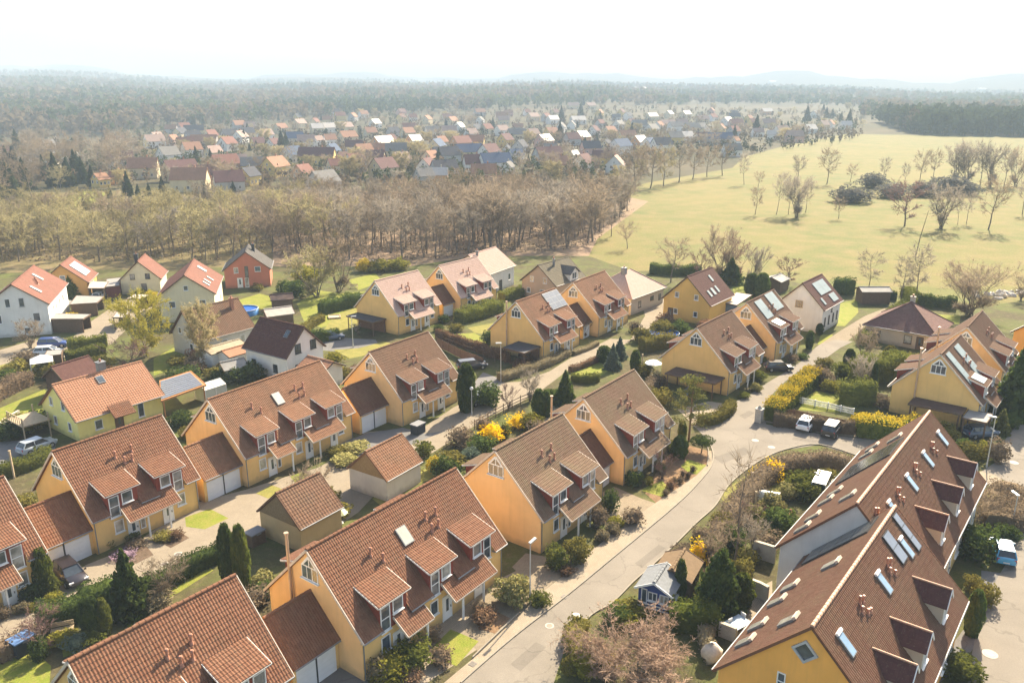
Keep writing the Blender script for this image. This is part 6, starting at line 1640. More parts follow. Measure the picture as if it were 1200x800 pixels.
fence([(512,398),(536,408),(560,416),(580,424)], 1.0, WOOD, 'dark wooden fence along the lower edge of the small sunny lawn')
fence([(512,406),(540,420),(566,430)], 1.5, plain('brown_fence',(.16,.085,.05),.85,.2,.2,3), 'reddish-brown board fence under the fenced lawn', style='panel')
fence([(900,488),(930,490),(960,496),(1000,504)], 1.2, plain('brown_fence',(.16,.085,.05)), 'dark board fence between the parked cars and the lawn', style='panel')
fence([(910,466),(940,473),(970,479),(1000,486)], .9, WHITE, 'white picket fence across the bright lawn above the parked cars', style='picket')
fence([(1004,468),(1022,472),(1038,476)], 1.7, PALEWOOD, 'weathered wooden terrace screen left of the solar house', style='panel')
fence([(882,652),(896,656),(908,660)], 1.6, CONC, 'pale garden wall below the blank end wall, the farthest of the three', name='garden_wall', style='wall', cat='wall')
fence([(880,696),(890,700),(899,705)], 1.4, CONC, 'pale garden wall beside the terrace of the golden house, the middle of the three', name='garden_wall', style='wall', cat='wall')
fence([(842,744),(852,748),(862,752)], 1.2, CONC, 'pale garden wall in front of the glass table, the nearest of the three', name='garden_wall', style='wall', cat='wall')
fence([(684,764),(694,770),(704,780),(706,792)], .9, CONC, 'low pale garden wall at the inner edge of the main road', name='garden_wall', style='wall', cat='wall')
fence([(1130,470),(1150,480),(1170,492)], .8, PALEWOOD, 'low wooden edging beside the large dark spruce') if False else None
fence([(338,694),(332,706),(322,716)], 1.0, PALEWOOD, 'low pale wooden fence behind the double garage with the copper flue', style='picket')
fence([(76,356),(92,360),(100,364)], 1.0, WHITE, 'short white garden fence at the tall white double house', style='picket')
fence([(-10,516),(10,500),(24,492)], 1.3, CONC, 'concrete wall at the left edge by the yard', name='garden_wall', style='wall', cat='wall')
p = at(889,494); t = thing('gate_pillar', 'weathered stone gate pillar at the corner of the golden-topped hedge', 'pillar', (p[0],p[1],0), R(50))
b = MB(); b.box((0,0,.85),(.8,.8,1.7)); b.box((0,0,1.76),(.95,.95,.12)); b.obj('pillar', plain('weathered_stone',(.42,.40,.36),.9,.2,.25,3,fine=.5), t)
b = MB(); b.tube([(0,0,1.8),(0,0,1.95),(0,0,2.2)], [.35,.28,.05], 8); b.obj('cap', CONC, t)

# ---- carports, huts and outbuildings
LEADM = plain('carport_felt_dark', (.055,.06,.075), .7, .3, .25, 1.5); FELT = plain('roof_felt_grey', (.26,.25,.235), .8, .3, .2, 1.2, fine=.3); FELTB = plain('brown_felt', (.10,.062,.05), .8, .3, .2, 1.2)
def lp(h, x, y):
    c, s = math.cos(R(h['deg'])), math.sin(R(h['deg'])); return (h['x']+x*c-y*s, h['y']+x*s+y*c)
flat_shelter('carport', 'lean-to carport with brown roof at the gable behind the pine', 'carport', [lp(HF,-9.3,2.7),lp(HF,-9.0,-4.6),lp(HF,-5.85,-4.6),lp(HF,-5.85,2.7)], 2.55, roofm=FELTB, postm=WOOD)
flat_shelter('carport', 'dark flat-roofed carport at the gable of the house with blue-grey solar modules', 'carport', [lp(HI1,-9.6,-.5),lp(HI1,-10.0,-4.8),lp(HI1,-5.7,-4.8),lp(HI1,-5.5,-.5)], 2.5, roofm=LEADM, walls=(2,))
flat_shelter('carport', 'dark flat-roofed carport at the gable of the pale pink roofed house', 'carport', [lp(HJ1,-8.2,4.6),lp(HJ1,-8.4,-2.4),lp(HJ1,-5.4,-2.4),lp(HJ1,-5.4,4.6)], 2.5, roofm=LEADM, walls=(2,), wallm=plain('brown_fence',(.16,.085,.05)))
flat_shelter('carport', 'carport with brown lean-to roof at the solar house gable by the large spruce', 'carport', [lp(HH1,-8.6,2.2),lp(HH1,-8.4,-3.8),lp(HH1,-5.55,-3.8),lp(HH1,-5.55,2.2)], 2.7, roofm=FELTB)
flat_shelter('carport', 'small carport with pale grey flat roof right of the solar house lean-to', 'carport', [lp(HH1,-8.8,-4.0),lp(HH1,-8.8,-6.6),lp(HH1,-5.2,-6.6),lp(HH1,-5.2,-4.0)], 2.5, roofm=FELT)
def px4(*a): return [at(*q) for q in a]
flat_shelter('carport', 'brown pale-roofed carport at the white double house, the nearer of two', 'carport', [at(57,390),at(100,390),at(109,384),at(62,383)], 2.5, roofm=FELT, walls=(0,2))
flat_shelter('carport', 'brown pale-roofed carport at the white double house, the farther of two', 'carport', [at(84,372),at(116,370),at(124,362),at(92,361)], 2.5, roofm=FELT, walls=(0,2))
flat_shelter('carport', 'carport sheltering a white car beside the orange house', 'carport', [at(105,352),at(124,352),at(129,344),at(108,343)], 2.5, roofm=PALEC, walls=(2,))
flat_shelter('garden_shed', 'dark red flat-roofed shed right of the carport with the white car', 'shed', [at(125,350),at(142,348),at(143,338),at(127,340)], 2.4, roofm=FELT, walls=(0,1,2,3), wallm=plain('dark_red_boards',(.14,.045,.035),.8))
flat_shelter('carport', 'carport with a pale roof above the willow-like tree', 'carport', [at(150,364),at(166,364),at(180,359),at(160,358)], 2.3, roofm=PALEC, walls=(2,))
flat_shelter('carport', 'low pale-roofed shelter at the left of the willow-like tree', 'carport', [at(134,386),at(150,386),at(154,378),at(140,378)], 2.2, roofm=PALEC, walls=(2,))
flat_shelter('garden_shed', 'low shed with grey flat roof below the small white car', 'shed', [at(54,432),at(74,430),at(76,424),at(58,425)], 2.0, roofm=FELT, walls=(0,1,2,3))
# solar carport beside the lemon house
t = flat_shelter('carport', 'wooden carport with a roof of striped solar glass beside the lemon yellow house', 'carport', [at(192,492),at(244,472),at(226,455),at(190,467)], 2.6, roofm=plain('orange_timber',(.42,.20,.08),.8,.2,.15,2), postm=plain('orange_timber',(.42,.20,.08)))
c = t.location; quad = [Vector(at(*q)).xy-c.xy for q in ((192,491),(240,472.5),(225,457),(191,468))]
b = MB()
for i in range(9):
    f0, f1 = (i+.12)/9, (i+.88)/9
    a0, a1 = quad[0].lerp(quad[3],f0), quad[0].lerp(quad[3],f1); b0, b1 = quad[1].lerp(quad[2],f0), quad[1].lerp(quad[2],f1)
    b.prism([a0[:],b0[:],b1[:],a1[:]], 2.64, 2.70, m=0)
b.obj('solar_panel', plain('striped_panel',(.13,.15,.19),.5,.4), t)
t = thing('greenhouse', 'small glass greenhouse behind the solar carport', 'greenhouse', (*at(248,466)[:2],0), R(54))
b = MB()
for x in (-1.6,0,1.6):
    for y in (-1.2,1.2): b.box((x,y,.9),(.08,.08,1.8))
    b.bar((x,-1.2,1.8),(x,0,2.4), .07); b.bar((x,1.2,1.8),(x,0,2.4), .07)
for y in (-1.2,1.2): b.bar((-1.6,y,1.8),(1.6,y,1.8), .07)
b.bar((-1.6,0,2.4),(1.6,0,2.4), .07); b.obj('frame', WHITE, t)
b = MB(); pg = plain('polycarbonate',(.50,.52,.46),.3,.6,.1)
b.quads([[(-1.6,-1.17,0),(1.6,-1.17,0),(1.6,-1.17,1.8),(-1.6,-1.17,1.8)],[(1.6,1.17,0),(-1.6,1.17,0),(-1.6,1.17,1.8),(1.6,1.17,1.8)],[(-1.6,-1.17,1.8),(1.6,-1.17,1.8),(1.6,0,2.38),(-1.6,0,2.38)],[(1.6,1.17,1.8),(-1.6,1.17,1.8),(-1.6,0,2.38),(1.6,0,2.38)]])
for s in (-1,1): b.poly([(s*1.58,-1.17,0),(s*1.58,1.17,0),(s*1.58,1.17,1.8),(s*1.58,0,2.38),(s*1.58,-1.17,1.8)])
b.obj('glazing', pg, t)
# blue playhouse and the brown hut behind it
BLUEW = plain('blue_boards', (.035,.065,.22), .7, .3, .2, 3, fine=.3)
pp = at(772,705); t = thing('playhouse', 'blue wooden garden house with a grey shingle roof and white windows beside the main road', 'garden house', (pp[0],pp[1],0), R(62))
gable_walls(t, 3.1, 3.2, 1.9, 2.75, BLUEW, inset=.25, insx=.25, top=.1); gable_roof(t, 3.3, 3.2, 1.9, 2.75, plain('grey_shingle',(.20,.21,.22),.85,.2,.2,4,fine=.4), False, board=WHITE, gut=False)
for q in (-.8,.15): window(t, (-1.3,q,1.25), .75, .8, 'l', 2)
window(t, (0,-1.35,1.2), 1.4, .7, 'f', 2); window(t, (-1.3,.85,1.15), .5, 1.3, 'l', 1)
b = MB(); b.box((-1.75,0,.45),(.06,2.6,.08)); b.box((-1.75,0,.75),(.06,2.6,.08)); b.obj('railing', WHITE, t)
pp = at(793,688)
house('garden_hut', 'brown hut with a tan felt roof behind the blue garden house', pp[0], pp[1], 62, 3.6, 3.4, 1.95, 2.75, plain('tan_felt',(.17,.115,.065),.9,.2,.2,3,fine=.3), WOOD, inset=.25, insx=.25, detail=False, cat='hut', board=WOOD, gut=False)
# round-topped garden tunnel, planter, glass table, white stones
pp = at(895,585); t = thing('garden_tunnel', 'low white-green garden tunnel beside a post in the shady gardens', 'garden tunnel', (pp[0],pp[1],0), R(-20))
b = MB(); a = np.linspace(0,math.pi,9); P = np.array([[(x,.7*math.cos(q),1.0*math.sin(q)) for q in a] for x in np.linspace(-1.5,1.5,5)]); b.grid(P)
b.obj('cover', plain('white_foil',(.55,.58,.52),.4,.5,.15,2), t); b = MB()
for x in np.linspace(-1.5,1.5,5): b.tube([(x,.72*math.cos(q),1.03*math.sin(q)) for q in a], .03, 5)
b.obj('hoop', WHITE, t)
pp = at(918,610); t = thing('brick_planter', 'red-brown brick planter in the shady gardens', 'planter', (pp[0],pp[1],0), R(52))
b = MB(); 
for x,y,dx,dy in ((0,-.5,1.8,.15),(0,.5,1.8,.15),(-.83,0,.14,.86),(.83,0,.14,.86)): b.box((x,y,.5),(dx,dy,1.0))
b.obj('bricks', plain('brick',(.26,.11,.07),.9,.2,.2,5,fine=.4), t); b = MB(); b.box((0,0,.85),(1.52,.84,.1)); b.obj('soil', M_BED, t)
pp = at(864,738); t = thing('glass_table', 'pale blue glass garden table behind the golden apartment house', 'table', (pp[0],pp[1],0), R(35))
b = MB(); b.box((0,0,.74),(1.7,1.3,.03)); b.obj('tabletop', plain('pale_blue_glass',(.42,.52,.62),.1,.9,.06), t)
for x in (-.75,.75):
    for y in (-.55,.55): b = MB(); b.box((x,y,.36),(.06,.06,.72)); b.obj('leg', WHITE, t)
for i,(u,v,lb) in enumerate(((858,748,'white garden chair at the near side of the glass table'),(852,736,'white garden chair at the left of the glass table'),(868,732,'white garden chair at the far side of the glass table'))):
    q = at(u,v); t = thing('garden_chair', lb, 'chair', (q[0],q[1],0), R(35+90*i)); b = MB(); b.box((0,0,.44),(.48,.48,.05)); b.obj('seat', WHITE, t)
    b = MB(); b.box((-.22,0,.75),(.05,.48,.58)); b.obj('backrest', WHITE, t)
    for x in (-.2,.2):
        for y in (-.2,.2): b = MB(); b.box((x,y,.21),(.04,.04,.42)); b.obj('leg', WHITE, t)
pp = at(833,775); o = MB()
rng = np.random.default_rng(4)
o.ball((0,0,.75),(.75,.65,.8),8,jit=.4); oo = o.obj('wrapped_bush', plain('fleece',(.62,.54,.44),.9,.2,.15,3,bmp=.4)); oo.location = (pp[0],pp[1],0); tag(oo,'pale fleece-wrapped plant at the left corner of the golden apartment house','wrapped plant')
# pools, parasol, trampoline, tents
def pool(u,v,r,label,h=1.1):
    q = at(u,v); t = thing('garden_pool', label, 'pool', (q[0],q[1],0))
    b = MB(); a = np.linspace(0,2*math.pi,24,endpoint=False)
    P = np.array([[(rr*math.cos(x),rr*math.sin(x),z) for x in a] for rr,z in ((r,0),(r+.03,h),(r-.06,h),(r-.08,h-.25))]); b.grid(P, closed=True); b.obj('pool_wall', plain('pool_blue',(.05,.18,.42),.5), t)
    b = MB(); b.poly([(.96*r*math.cos(x),.96*r*math.sin(x),h-.18) for x in a]); b.obj('water', plain('pool_cover_blue',(.02,.12,.48),.12,.8,.15,1.2), t)
    b = MB(); b.tube([((r+.02)*math.cos(x),(r+.02)*math.sin(x),h+.02) for x in np.append(a,a[0])], .06, 6); b.obj('rim', plain('pool_rim',(.45,.52,.56),.5), t); return t
pool(778,397,2.5,'round deep-blue garden pool between hedges')
pool(287,368,2.5,'round bright-blue above-ground pool behind the white house with plum-brown roof')
def parasol(u,v,r,h,label,m):
    q = at(u,v); t = thing('parasol', label, 'parasol', (q[0],q[1],0)); b = MB(); b.tube([(0,0,0),(0,0,h)], .035, 6); b.tube([(0,0,0),(0,0,.1)], .3, 10); b.obj('pole', WHITE, t)
    b = MB(); a = np.linspace(0,2*math.pi,8,endpoint=False); P = np.array([[(rr*math.cos(x),rr*math.sin(x),z) for x in a] for rr,z in ((r,h-.55),(r*.5,h-.2),(.02,h))]); b.grid(P,smooth=False,closed=True); b.obj('canopy', m, t)
parasol(765,440,1.3,2.5,'white parasol in the garden left of the carport house',WHITE)
parasol(399,613,.8,1.7,'small pale parasol beside the nearer lane garage',plain('pale_green_cloth',(.55,.62,.42),.9))
q = at(51,437); t = thing('garden_tent','white garden tent in the bushes behind the lemon yellow house','tent',(q[0],q[1],0),R(30))
b = MB(); a=[(-1.5,-1.5,2.0),(1.5,-1.5,2.0),(1.5,1.5,2.0),(-1.5,1.5,2.0)]; b.tris([[a[i],a[(i+1)%4],(0,0,2.9)] for i in range(4)]); b.obj('canopy',WHITE,t)
for x,y,_ in a: b = MB(); b.box((x*.96,y*.96,1.0),(.06,.06,2.0)); b.obj('pole',WHITE,t)
hh = house('garden_house','dark red roofed garden house touching the lemon yellow house', *at(88,458)[:2], 62, 5.6, 5.0, 2.5, 4.4, T_PLUM, plain('dark_boards',(.10,.06,.045),.85,.2,.2,3), inset=.3, insx=.3, detail=False, cat='garden house', board=WOOD)
hh = house('garden_hut','small hut with pale roof on the lawn behind the bright-blue pool', *at(327,380)[:2], 30, 5.0, 4.2, 2.2, 3.1, PALEC, WOOD, inset=.3, insx=.3, detail=False, cat='hut', board=WOOD, gut=False)
hh = house('garden_hut','brown timber hut beyond the bright-blue pool', *at(331,362)[:2], 20, 4.2, 3.4, 2.2, 3.0, FELTB, WOOD, inset=.25, insx=.25, detail=False, cat='hut', board=WOOD, gut=False)
hh = house('garden_hut','long grey-roofed hut on the meadow edge inside the dark hedge', *at(1022,354)[:2], 0, 6.0, 3.6, 2.5, 3.1, FELT, WOOD, inset=.25, insx=.25, detail=False, cat='hut', board=WOOD, gut=False)
hh = house('garden_hut','grey-roofed shelter behind the pale solar collectors', *at(908,340)[:2], 50, 5.0, 4.4, 2.4, 3.2, FELT, WOOD, inset=.25, insx=.25, detail=False, cat='hut', board=WOOD, gut=False)
hh = house('garden_hut','small grey-green hut below the old grey-white house', *at(274,444)[:2], 40, 3.6, 3.0, 2.0, 2.9, FELT, plain('grey_green_boards',(.24,.26,.20),.8), inset=.25, insx=.25, detail=False, cat='hut', board=WOOD, gut=False)
hh = house('annexe','low annexe with flat tan roof along the old grey-white house', *at(262,424)[:2], 54, 6.5, 4.0, 2.4, 2.9, plain('tan_roof_felt',(.30,.25,.17),.85), WH, inset=.3, insx=.3, detail=False, cat='annexe', board=WOOD, gut=False)
hh = house('annexe','little orange-tiled lean-to between the old grey-white house and the white one', *at(277,428)[:2], 54, 4.6, 3.6, 2.2, 2.9, T_CLAY, WH, inset=.3, insx=.3, detail=False, cat='annexe', board=WOOD, gut=False)
flat_shelter('pergola','blue-grey flat-roofed pergola between the plum-roofed ochre house and the pale collectors','pergola',[at(843,371),at(862,375),at(880,362),at(862,359)],2.8,roofm=PALEC,walls=(0,3),wallm=plain('blue_grey_boards',(.12,.18,.28),.7))
# bins
def bin_(u,v,deg,label,m,lid):
    q = at(u,v); t = thing('storage_box', label, 'storage box', (q[0],q[1],0), R(deg)); b = MB(); b.box((0,0,.6),(1.5,1.1,1.2)); b.obj('body', m, t)
    b = MB(); b.box((0,.0,1.25),(1.64,1.24,.1)); b.obj('lid', lid, t); b = MB(); b.box((0,-.6,1.12),(.5,.06,.08)); b.obj('handle', METAL, t)
bin_(28,763,60,'dark storage box with a blue lid beside the low leafless hedge',plain('dark_box',(.03,.035,.045),.7),plain('blue_lid',(.12,.22,.42),.4,.5))
bin_(490,507,54,'dark bin box with a grey lid before the brown-roofed house at the lane',plain('dark_box',(.03,.035,.045),.7),plain('grey_lid',(.20,.20,.21),.6))
bin_(300,636,54,'low dark slatted box at the boarded gable of the nearer lane garage',WOOD,plain('grey_lid',(.20,.20,.21),.6))
# pale rubble heap on the meadow
q = at(1180,346); rng = np.random.default_rng(12); t = thing('rubble_heap', 'heap of pale rubble and stones on the meadow at the right edge', 'rubble heap', (q[0],q[1],0))
for i in range(34):
    c = rng.normal(size=2)*[3.4,1.5]; b = MB(); b.ball((c[0],c[1],.3*rng.random()), (.4+.7*rng.random(),.4+.7*rng.random(),.3+.5*rng.random()), 6, jit=.5); b.obj('stone', plain('pale_rubble',(.50,.46,.41),.9,.2,.2,2), t)
# garden seats, toys and small things seen on the lawns
def bench(u,v,deg,label,m=WOOD):
    q = at(u,v); t = thing('garden_bench', label, 'bench', (q[0],q[1],0), R(deg)); b = MB()
    for k in range(4): b.box((0,-.2+.13*k,.45),(1.6,.1,.04))
    b.obj('seat', m, t); b = MB()
    for k in range(3): b.box((0,.25,.6+.14*k),(1.6,.04,.1))
    b.obj('backrest', m, t)
    for x in (-.7,.7): b = MB(); b.box((x,0,.22),(.08,.5,.44)); b.obj('leg', m, t)
bench(74,742,20,'pale slatted bench behind the reddish bare shrub',PALEWOOD)
bench(385,362,10,'wooden bench by the dark hedge on the sunny lawn')
bench(415,338,10,'pale wooden platform bench at the end of the sunny lawn',PALEWOOD)
bench(1008,470,-10,'pale bench on the terrace behind the wooden screen',WHITE)
bench(806,462,60,'blue-grey bench under the brown lean-to carport',plain('blue_grey_boards',(.12,.18,.28)))
for u,v,lb in ((432,316,'small white swing frame beside the orange-yellow flowering bush'),):
    q = at(u,v); t = thing('swing', lb, 'swing', (q[0],q[1],0), R(20)); b = MB()
    for x in (-1.2,1.2): b.bar((x,-.8,0),(x,0,2.2),.08); b.bar((x,.8,0),(x,0,2.2),.08)
    b.bar((-1.4,0,2.2),(1.4,0,2.2),.09); b.obj('frame', WHITE, t); b = MB(); b.box((0,0,.5),(.5,.25,.04)); b.bar((-.22,0,.5),(-.22,0,2.2),.02); b.bar((.22,0,.5),(.22,0,2.2),.02); b.obj('seat', WOOD, t)
q = at(392,372); t = thing('sandpit','pale wooden sandpit on the sunny lawn left of the pale pink roofed house','sandpit',(q[0],q[1],0),R(15))
b = MB()
for x,y,dx,dy in ((0,-1,2.2,.15),(0,1,2.2,.15),(-1.03,0,.14,1.84),(1.03,0,.14,1.84)): b.box((x,y,.15),(dx,dy,.3))
b.obj('frame', PALEWOOD, t); b = MB(); b.box((0,0,.1),(1.9,1.84,.16)); b.obj('sand', plain('sand',(.5,.42,.28),.95), t)
for u,v,h,lb in ((752,438,3.0,'pale wooden post in the garden left of the carport house'),(880,578,2.4,'grey post beside the garden tunnel'),(884,604,2.6,'thin grey post in the shady garden'),(17,560,3.2,'pale wooden corner post between the two left row houses')):
    q = at(u,v); b = MB(); b.box((0,0,h/2),(.16,.16,h)); b.box((0,0,h+.03),(.22,.22,.06)); o = b.obj('garden_post', PALEWOOD); o.location = (q[0],q[1],0); tag(o, lb, 'post')
# ------------------------------------------------------------------ the wood, the meadow trees, the far village and forest
def at_t(u, v):
    """ground point on the rising far land"""
    dx, dy = (u-600)/FPX, (v-400)/FPX; d = np.array([dx, CP-dy*SP, -SP-dy*CP])
    lo, hi = 10., 9000.; ts = np.linspace(60, 7000, 3000)
    p = d[None]*ts[:,None]; g = p[:,2]+CAMH-terrain(p[:,0],p[:,1])
    i = np.argmax(g <= 0) if (g <= 0).any() else len(ts)-1
    t = ts[i]; return (d[0]*t, d[1]*t, float(terrain(d[0]*t, d[1]*t)))
def inpoly(x, y, P):
    c = False; j = len(P)-1
    for i in range(len(P)):
        if (P[i][1] > y) != (P[j][1] > y) and x < (P[j][0]-P[i][0])*(y-P[i][1])/(P[j][1]-P[i][1])+P[i][0]: c = not c
        j = i
    return c
rng = np.random.default_rng(21)
# the wood between estate and village: each tree its own object
front = [(-60,310),(60,306),(130,308),(230,306),(330,300),(400,305),(480,305),(600,298),(690,290)]
wood = [at(*q)[:2] for q in front]+[at(*q)[:2] for q in ((740,245),(700,244),(600,246),(500,247),(400,246),(330,248),(250,256),(180,264),(90,264),(30,260),(-60,260))]
WX = [p[0] for p in wood]; WY = [p[1] for p in wood]; pts = []
n_try = 0
while len(pts) < 400 and n_try < 60000:
    n_try += 1; x, y = rng.uniform(min(WX),max(WX)), rng.uniform(min(WY),max(WY))
    if inpoly(x,y,wood) and all((x-a)**2+(y-b)**2 > 8 for a,b in pts): pts.append((x,y))
pts.sort(key=lambda q: math.hypot(*q))
REST = []
for n_, (x, y) in enumerate(pts):
    u = 600+FPX*(x/(y*CP+CAMH*SP))
    left = u < 330+60*rng.normal()
    if left and rng.random() < .75: k, lb, g = f'yellow{rng.integers(3)}', 'budding yellow-green tree among the others of the wood behind the left houses', 'yellow-green trees of the wood'
    elif rng.random() < .55: k, lb, g = f'brown{rng.integers(4)}', 'brown leafless tree among the others of the wood between estate and village', 'brown leafless trees of the wood'
    else: k, lb, g = f'grey{rng.integers(3)}', 'grey leafless slim tree among the others of the wood between estate and village', 'grey leafless trees of the wood'
    h = (6.8 if u < 330 else 7.6)+4.6*rng.random()**1.3+(1.0 if u > 500 else 0)+2.0*max(0,(290-math.hypot(x,y))/100); w_ = .9+.4*rng.random()
    if n_ < 240: put_tree(k, (x,y,0), h, w_, lb, 'tree', 'wood_tree', g)
    else: REST.append((k,x,y,h,w_))
def merged(rows, part, mats_of):
    mb = MB(); mats = []
    for k,x,y,h,w in rows:
        me = VM[k][part]; nv = len(me.vertices); co = np.empty(nv*3, np.float32); me.vertices.foreach_get('co', co); co = co.reshape(-1,3)
        a = rz(); c, s_ = math.cos(a), math.sin(a); X = co[:,0]*c-co[:,1]*s_; Yv = co[:,0]*s_+co[:,1]*c
        V = np.stack([X*h*w+x, Yv*h*w+y, co[:,2]*h],1)
        m_ = me.materials[0]
        if m_ not in mats: mats.append(m_)
        tot = np.empty(len(me.polygons), np.int32); me.polygons.foreach_get('loop_total', tot); vi = np.empty(len(me.loops), np.int32); me.loops.foreach_get('vertex_index', vi)
        mb.V.append(V); mb.L.append(vi+mb.n); mb.n += nv; mb.S.append(tot); mb.M.append(np.full(len(tot), mats.index(m_))); mb.SM.append(np.zeros(len(tot),bool)); mb.UV.append(np.zeros((len(vi),2)))
    return mb, mats
if REST:
    M1, ma = merged(REST, 0, None); M2, mb2 = merged(REST, 1, None)
    off = len(ma); M1.V += M2.V; M1.L += [q+M1.n for q in M2.L]; M1.S += M2.S; M1.M += [q+off for q in M2.M]; M1.SM += M2.SM; M1.UV += M2.UV; M1.n += M2.n
    tag(M1.obj('far_wood', ma+mb2), 'the rear of the wood, leafless trees merging into one mass before the village', 'wood', kind='stuff')
# undergrowth of the wood edge: nobody could count it
P = []
for i in range(1500):
    x, y = rng.uniform(min(WX),max(WX)), rng.uniform(min(WY),max(WY))
    if inpoly(x,y,wood): P.append(np.array([x,y,.6])+rng.normal(size=(14,3))*[.9,.9,.45])
P = np.concatenate(P); mb = MB(); mb.quads(cards(len(P),P,.5,rng)); tag(mb.obj('undergrowth', L_BRN), 'low brown undergrowth on the floor of the wood', 'undergrowth', kind='stuff')
def far_tree(k, u, v, h, w, label, group=None, name='meadow_tree'):
    p = at_t(u,v); put_tree(k, p, h, w, label, 'tree', name, group)
# meadow trees (photograph rows read off the enlarged crop)
MT = [('brown0',255,548,80,.9,'small leafless tree on the meadow, first one right of the wood corner'),('grey0',330,548,130,.55,'slim tall leafless tree on the meadow left of the dense grey clump'),
('grey1',372,545,100,.7,'leafless tree at the left of the dense grey meadow clump'),('bush1',402,556,120,.95,'dense grey many-stemmed tree in the middle of the meadow clump'),('grey2',432,540,95,.8,'leafless tree at the right of the dense grey meadow clump'),
('grey0',215,440,95,.7,'dark leafless tree at the far stream, left end, the tallest'),('brown1',265,452,48,1.1,'small leafless tree at the far stream right of the tall left one'),('grey1',404,432,78,1.1,'leafless tree at the far stream with a rounded crown'),
('brown2',508,438,102,1.0,'broad leafless tree at the far stream, the largest left of the blue-grey bushes'),('brown3',590,430,50,1.1,'small leafless tree at the far stream just right of the broad one'),('brown1',548,560,62,1.0,'small leafless tree on the meadow in front of the blue-grey bush'),
('purple0',778,588,125,1.05,'purple-brown rounded tree on the meadow with a shadow'),('bush1',905,594,120,1.0,'dense dark leafless tree right of the purple-brown one'),('grey0',966,580,90,.5,'slim tree just right of the dense dark one'),('grey2',996,576,90,.7,'second slim tree right of the dense dark one'),
('brown2',1072,600,145,1.0,'wide leafless tree on the meadow, farthest right of the near row'),('grey1',1192,545,95,.9,'leafless tree at the right edge of the meadow'),
('grey0',702,432,72,.8,'thin leafless tree behind the blue-grey bushes, left'),('grey1',780,440,62,.7,'thin leafless tree behind the blue-grey bushes, middle'),('brown0',832,436,88,.9,'leafless tree at the far stream behind the bushes'),('brown3',880,426,80,.8,'leafless tree at the far stream right of the one behind the bushes'),
('bush1',958,436,100,.8,'dense leafless tree at the right stream group, first from the left'),('bush1',1000,436,110,.8,'dense leafless tree at the right stream group, second from the left'),('grey2',1046,448,105,.8,'leafless tree at the right stream group, third from the left'),('bush1',1082,448,112,.8,'dense leafless tree at the right stream group, fourth from the left'),('grey1',1130,450,100,.9,'leafless tree at the right stream group, fifth from the left'),('bush0',1168,446,92,.8,'leafless tree at the right stream group, last before the edge'),
('brown0',1240,448,100,1.0,'leafless tree beyond the right edge at the stream')]
for k,x,y,hp,w,lb in MT[:-1]:
    u, v = 800+x/3, 70+y/3; p = at(u,v); far_tree(k,u,v,(hp/3)/FPX*math.hypot(p[0],p[1])*1.02,w,lb,'trees standing on the meadow')
MBUSH = [(590,500,46,17,'blue-grey bush mound on the meadow, the left one'),(668,450,32,16,'blue-grey bush mound near the far stream, second from the left'),(735,484,38,15,'blue-grey bush mound in the middle of the row'),(846,480,34,15,'blue-grey bush mound left of the dark largest one'),(940,472,44,19,'dark blue-grey bush mound, the largest at the stream'),(1000,476,26,13,'small blue-grey bush mound at the right end')]
L_MB = leaf('meadow_bush', (.14,.135,.12), (.20,.19,.165), .35)
for x,y,wp,hp,lb in MBUSH:
    u, v = 800+x/3, 70+y/3; p = at(u,v); d = math.hypot(p[0],p[1]); me = vmesh('meadowbush', lambda: blob(91,1500,.13,1,1,.18), L_MB)
    o = bpy.data.objects.new('meadow_bush', me); C.objects.link(o); o.location = (p[0],p[1],0); o.scale = (wp/FPX*d/2,wp/FPX*d/2,hp/FPX*d/2); o.rotation_euler=(0,0,rz()); tag(o, lb, 'bush', 'bushes on the meadow')
# trees of the wood's far right corner, and the pale grove at the meadow's far left
GR = [('yellow0',722,236,30,'yellow-green tree at the right corner of the wood'),('brown0',738,238,26,'leafless tree at the right corner of the wood, beside the yellow-green one'),('bush0',728,248,20,'low leafless bush-tree on the meadow slope below the wood corner'),('brown1',735,292,28,'leafless tree alone on the meadow just right of the wood'),('grey0',716,278,34,'slim leafless tree at the wood edge above the grey roof'),
('brown0',744,222,40,'pale tan tree of the grove, leftmost'),('brown2',762,221,44,'pale tan tree of the grove, the tallest on the left'),('yellow1',778,218,40,'yellow-tan tree of the grove, third from the left'),('grey2',796,214,38,'pale tan tree in the middle of the grove'),('brown2',812,211,34,'pinkish-brown tree of the grove, right of the middle'),('brown1',828,208,30,'pale tan tree of the grove, second from the right'),('brown3',846,206,30,'pinkish-brown tree of the grove, rightmost')]
for k,u,v,hp,lb in GR:
    p = at(u,v); far_tree(k,u,v,hp/FPX*math.hypot(p[0],p[1])*1.03,1.1,lb,None,'grove_tree')

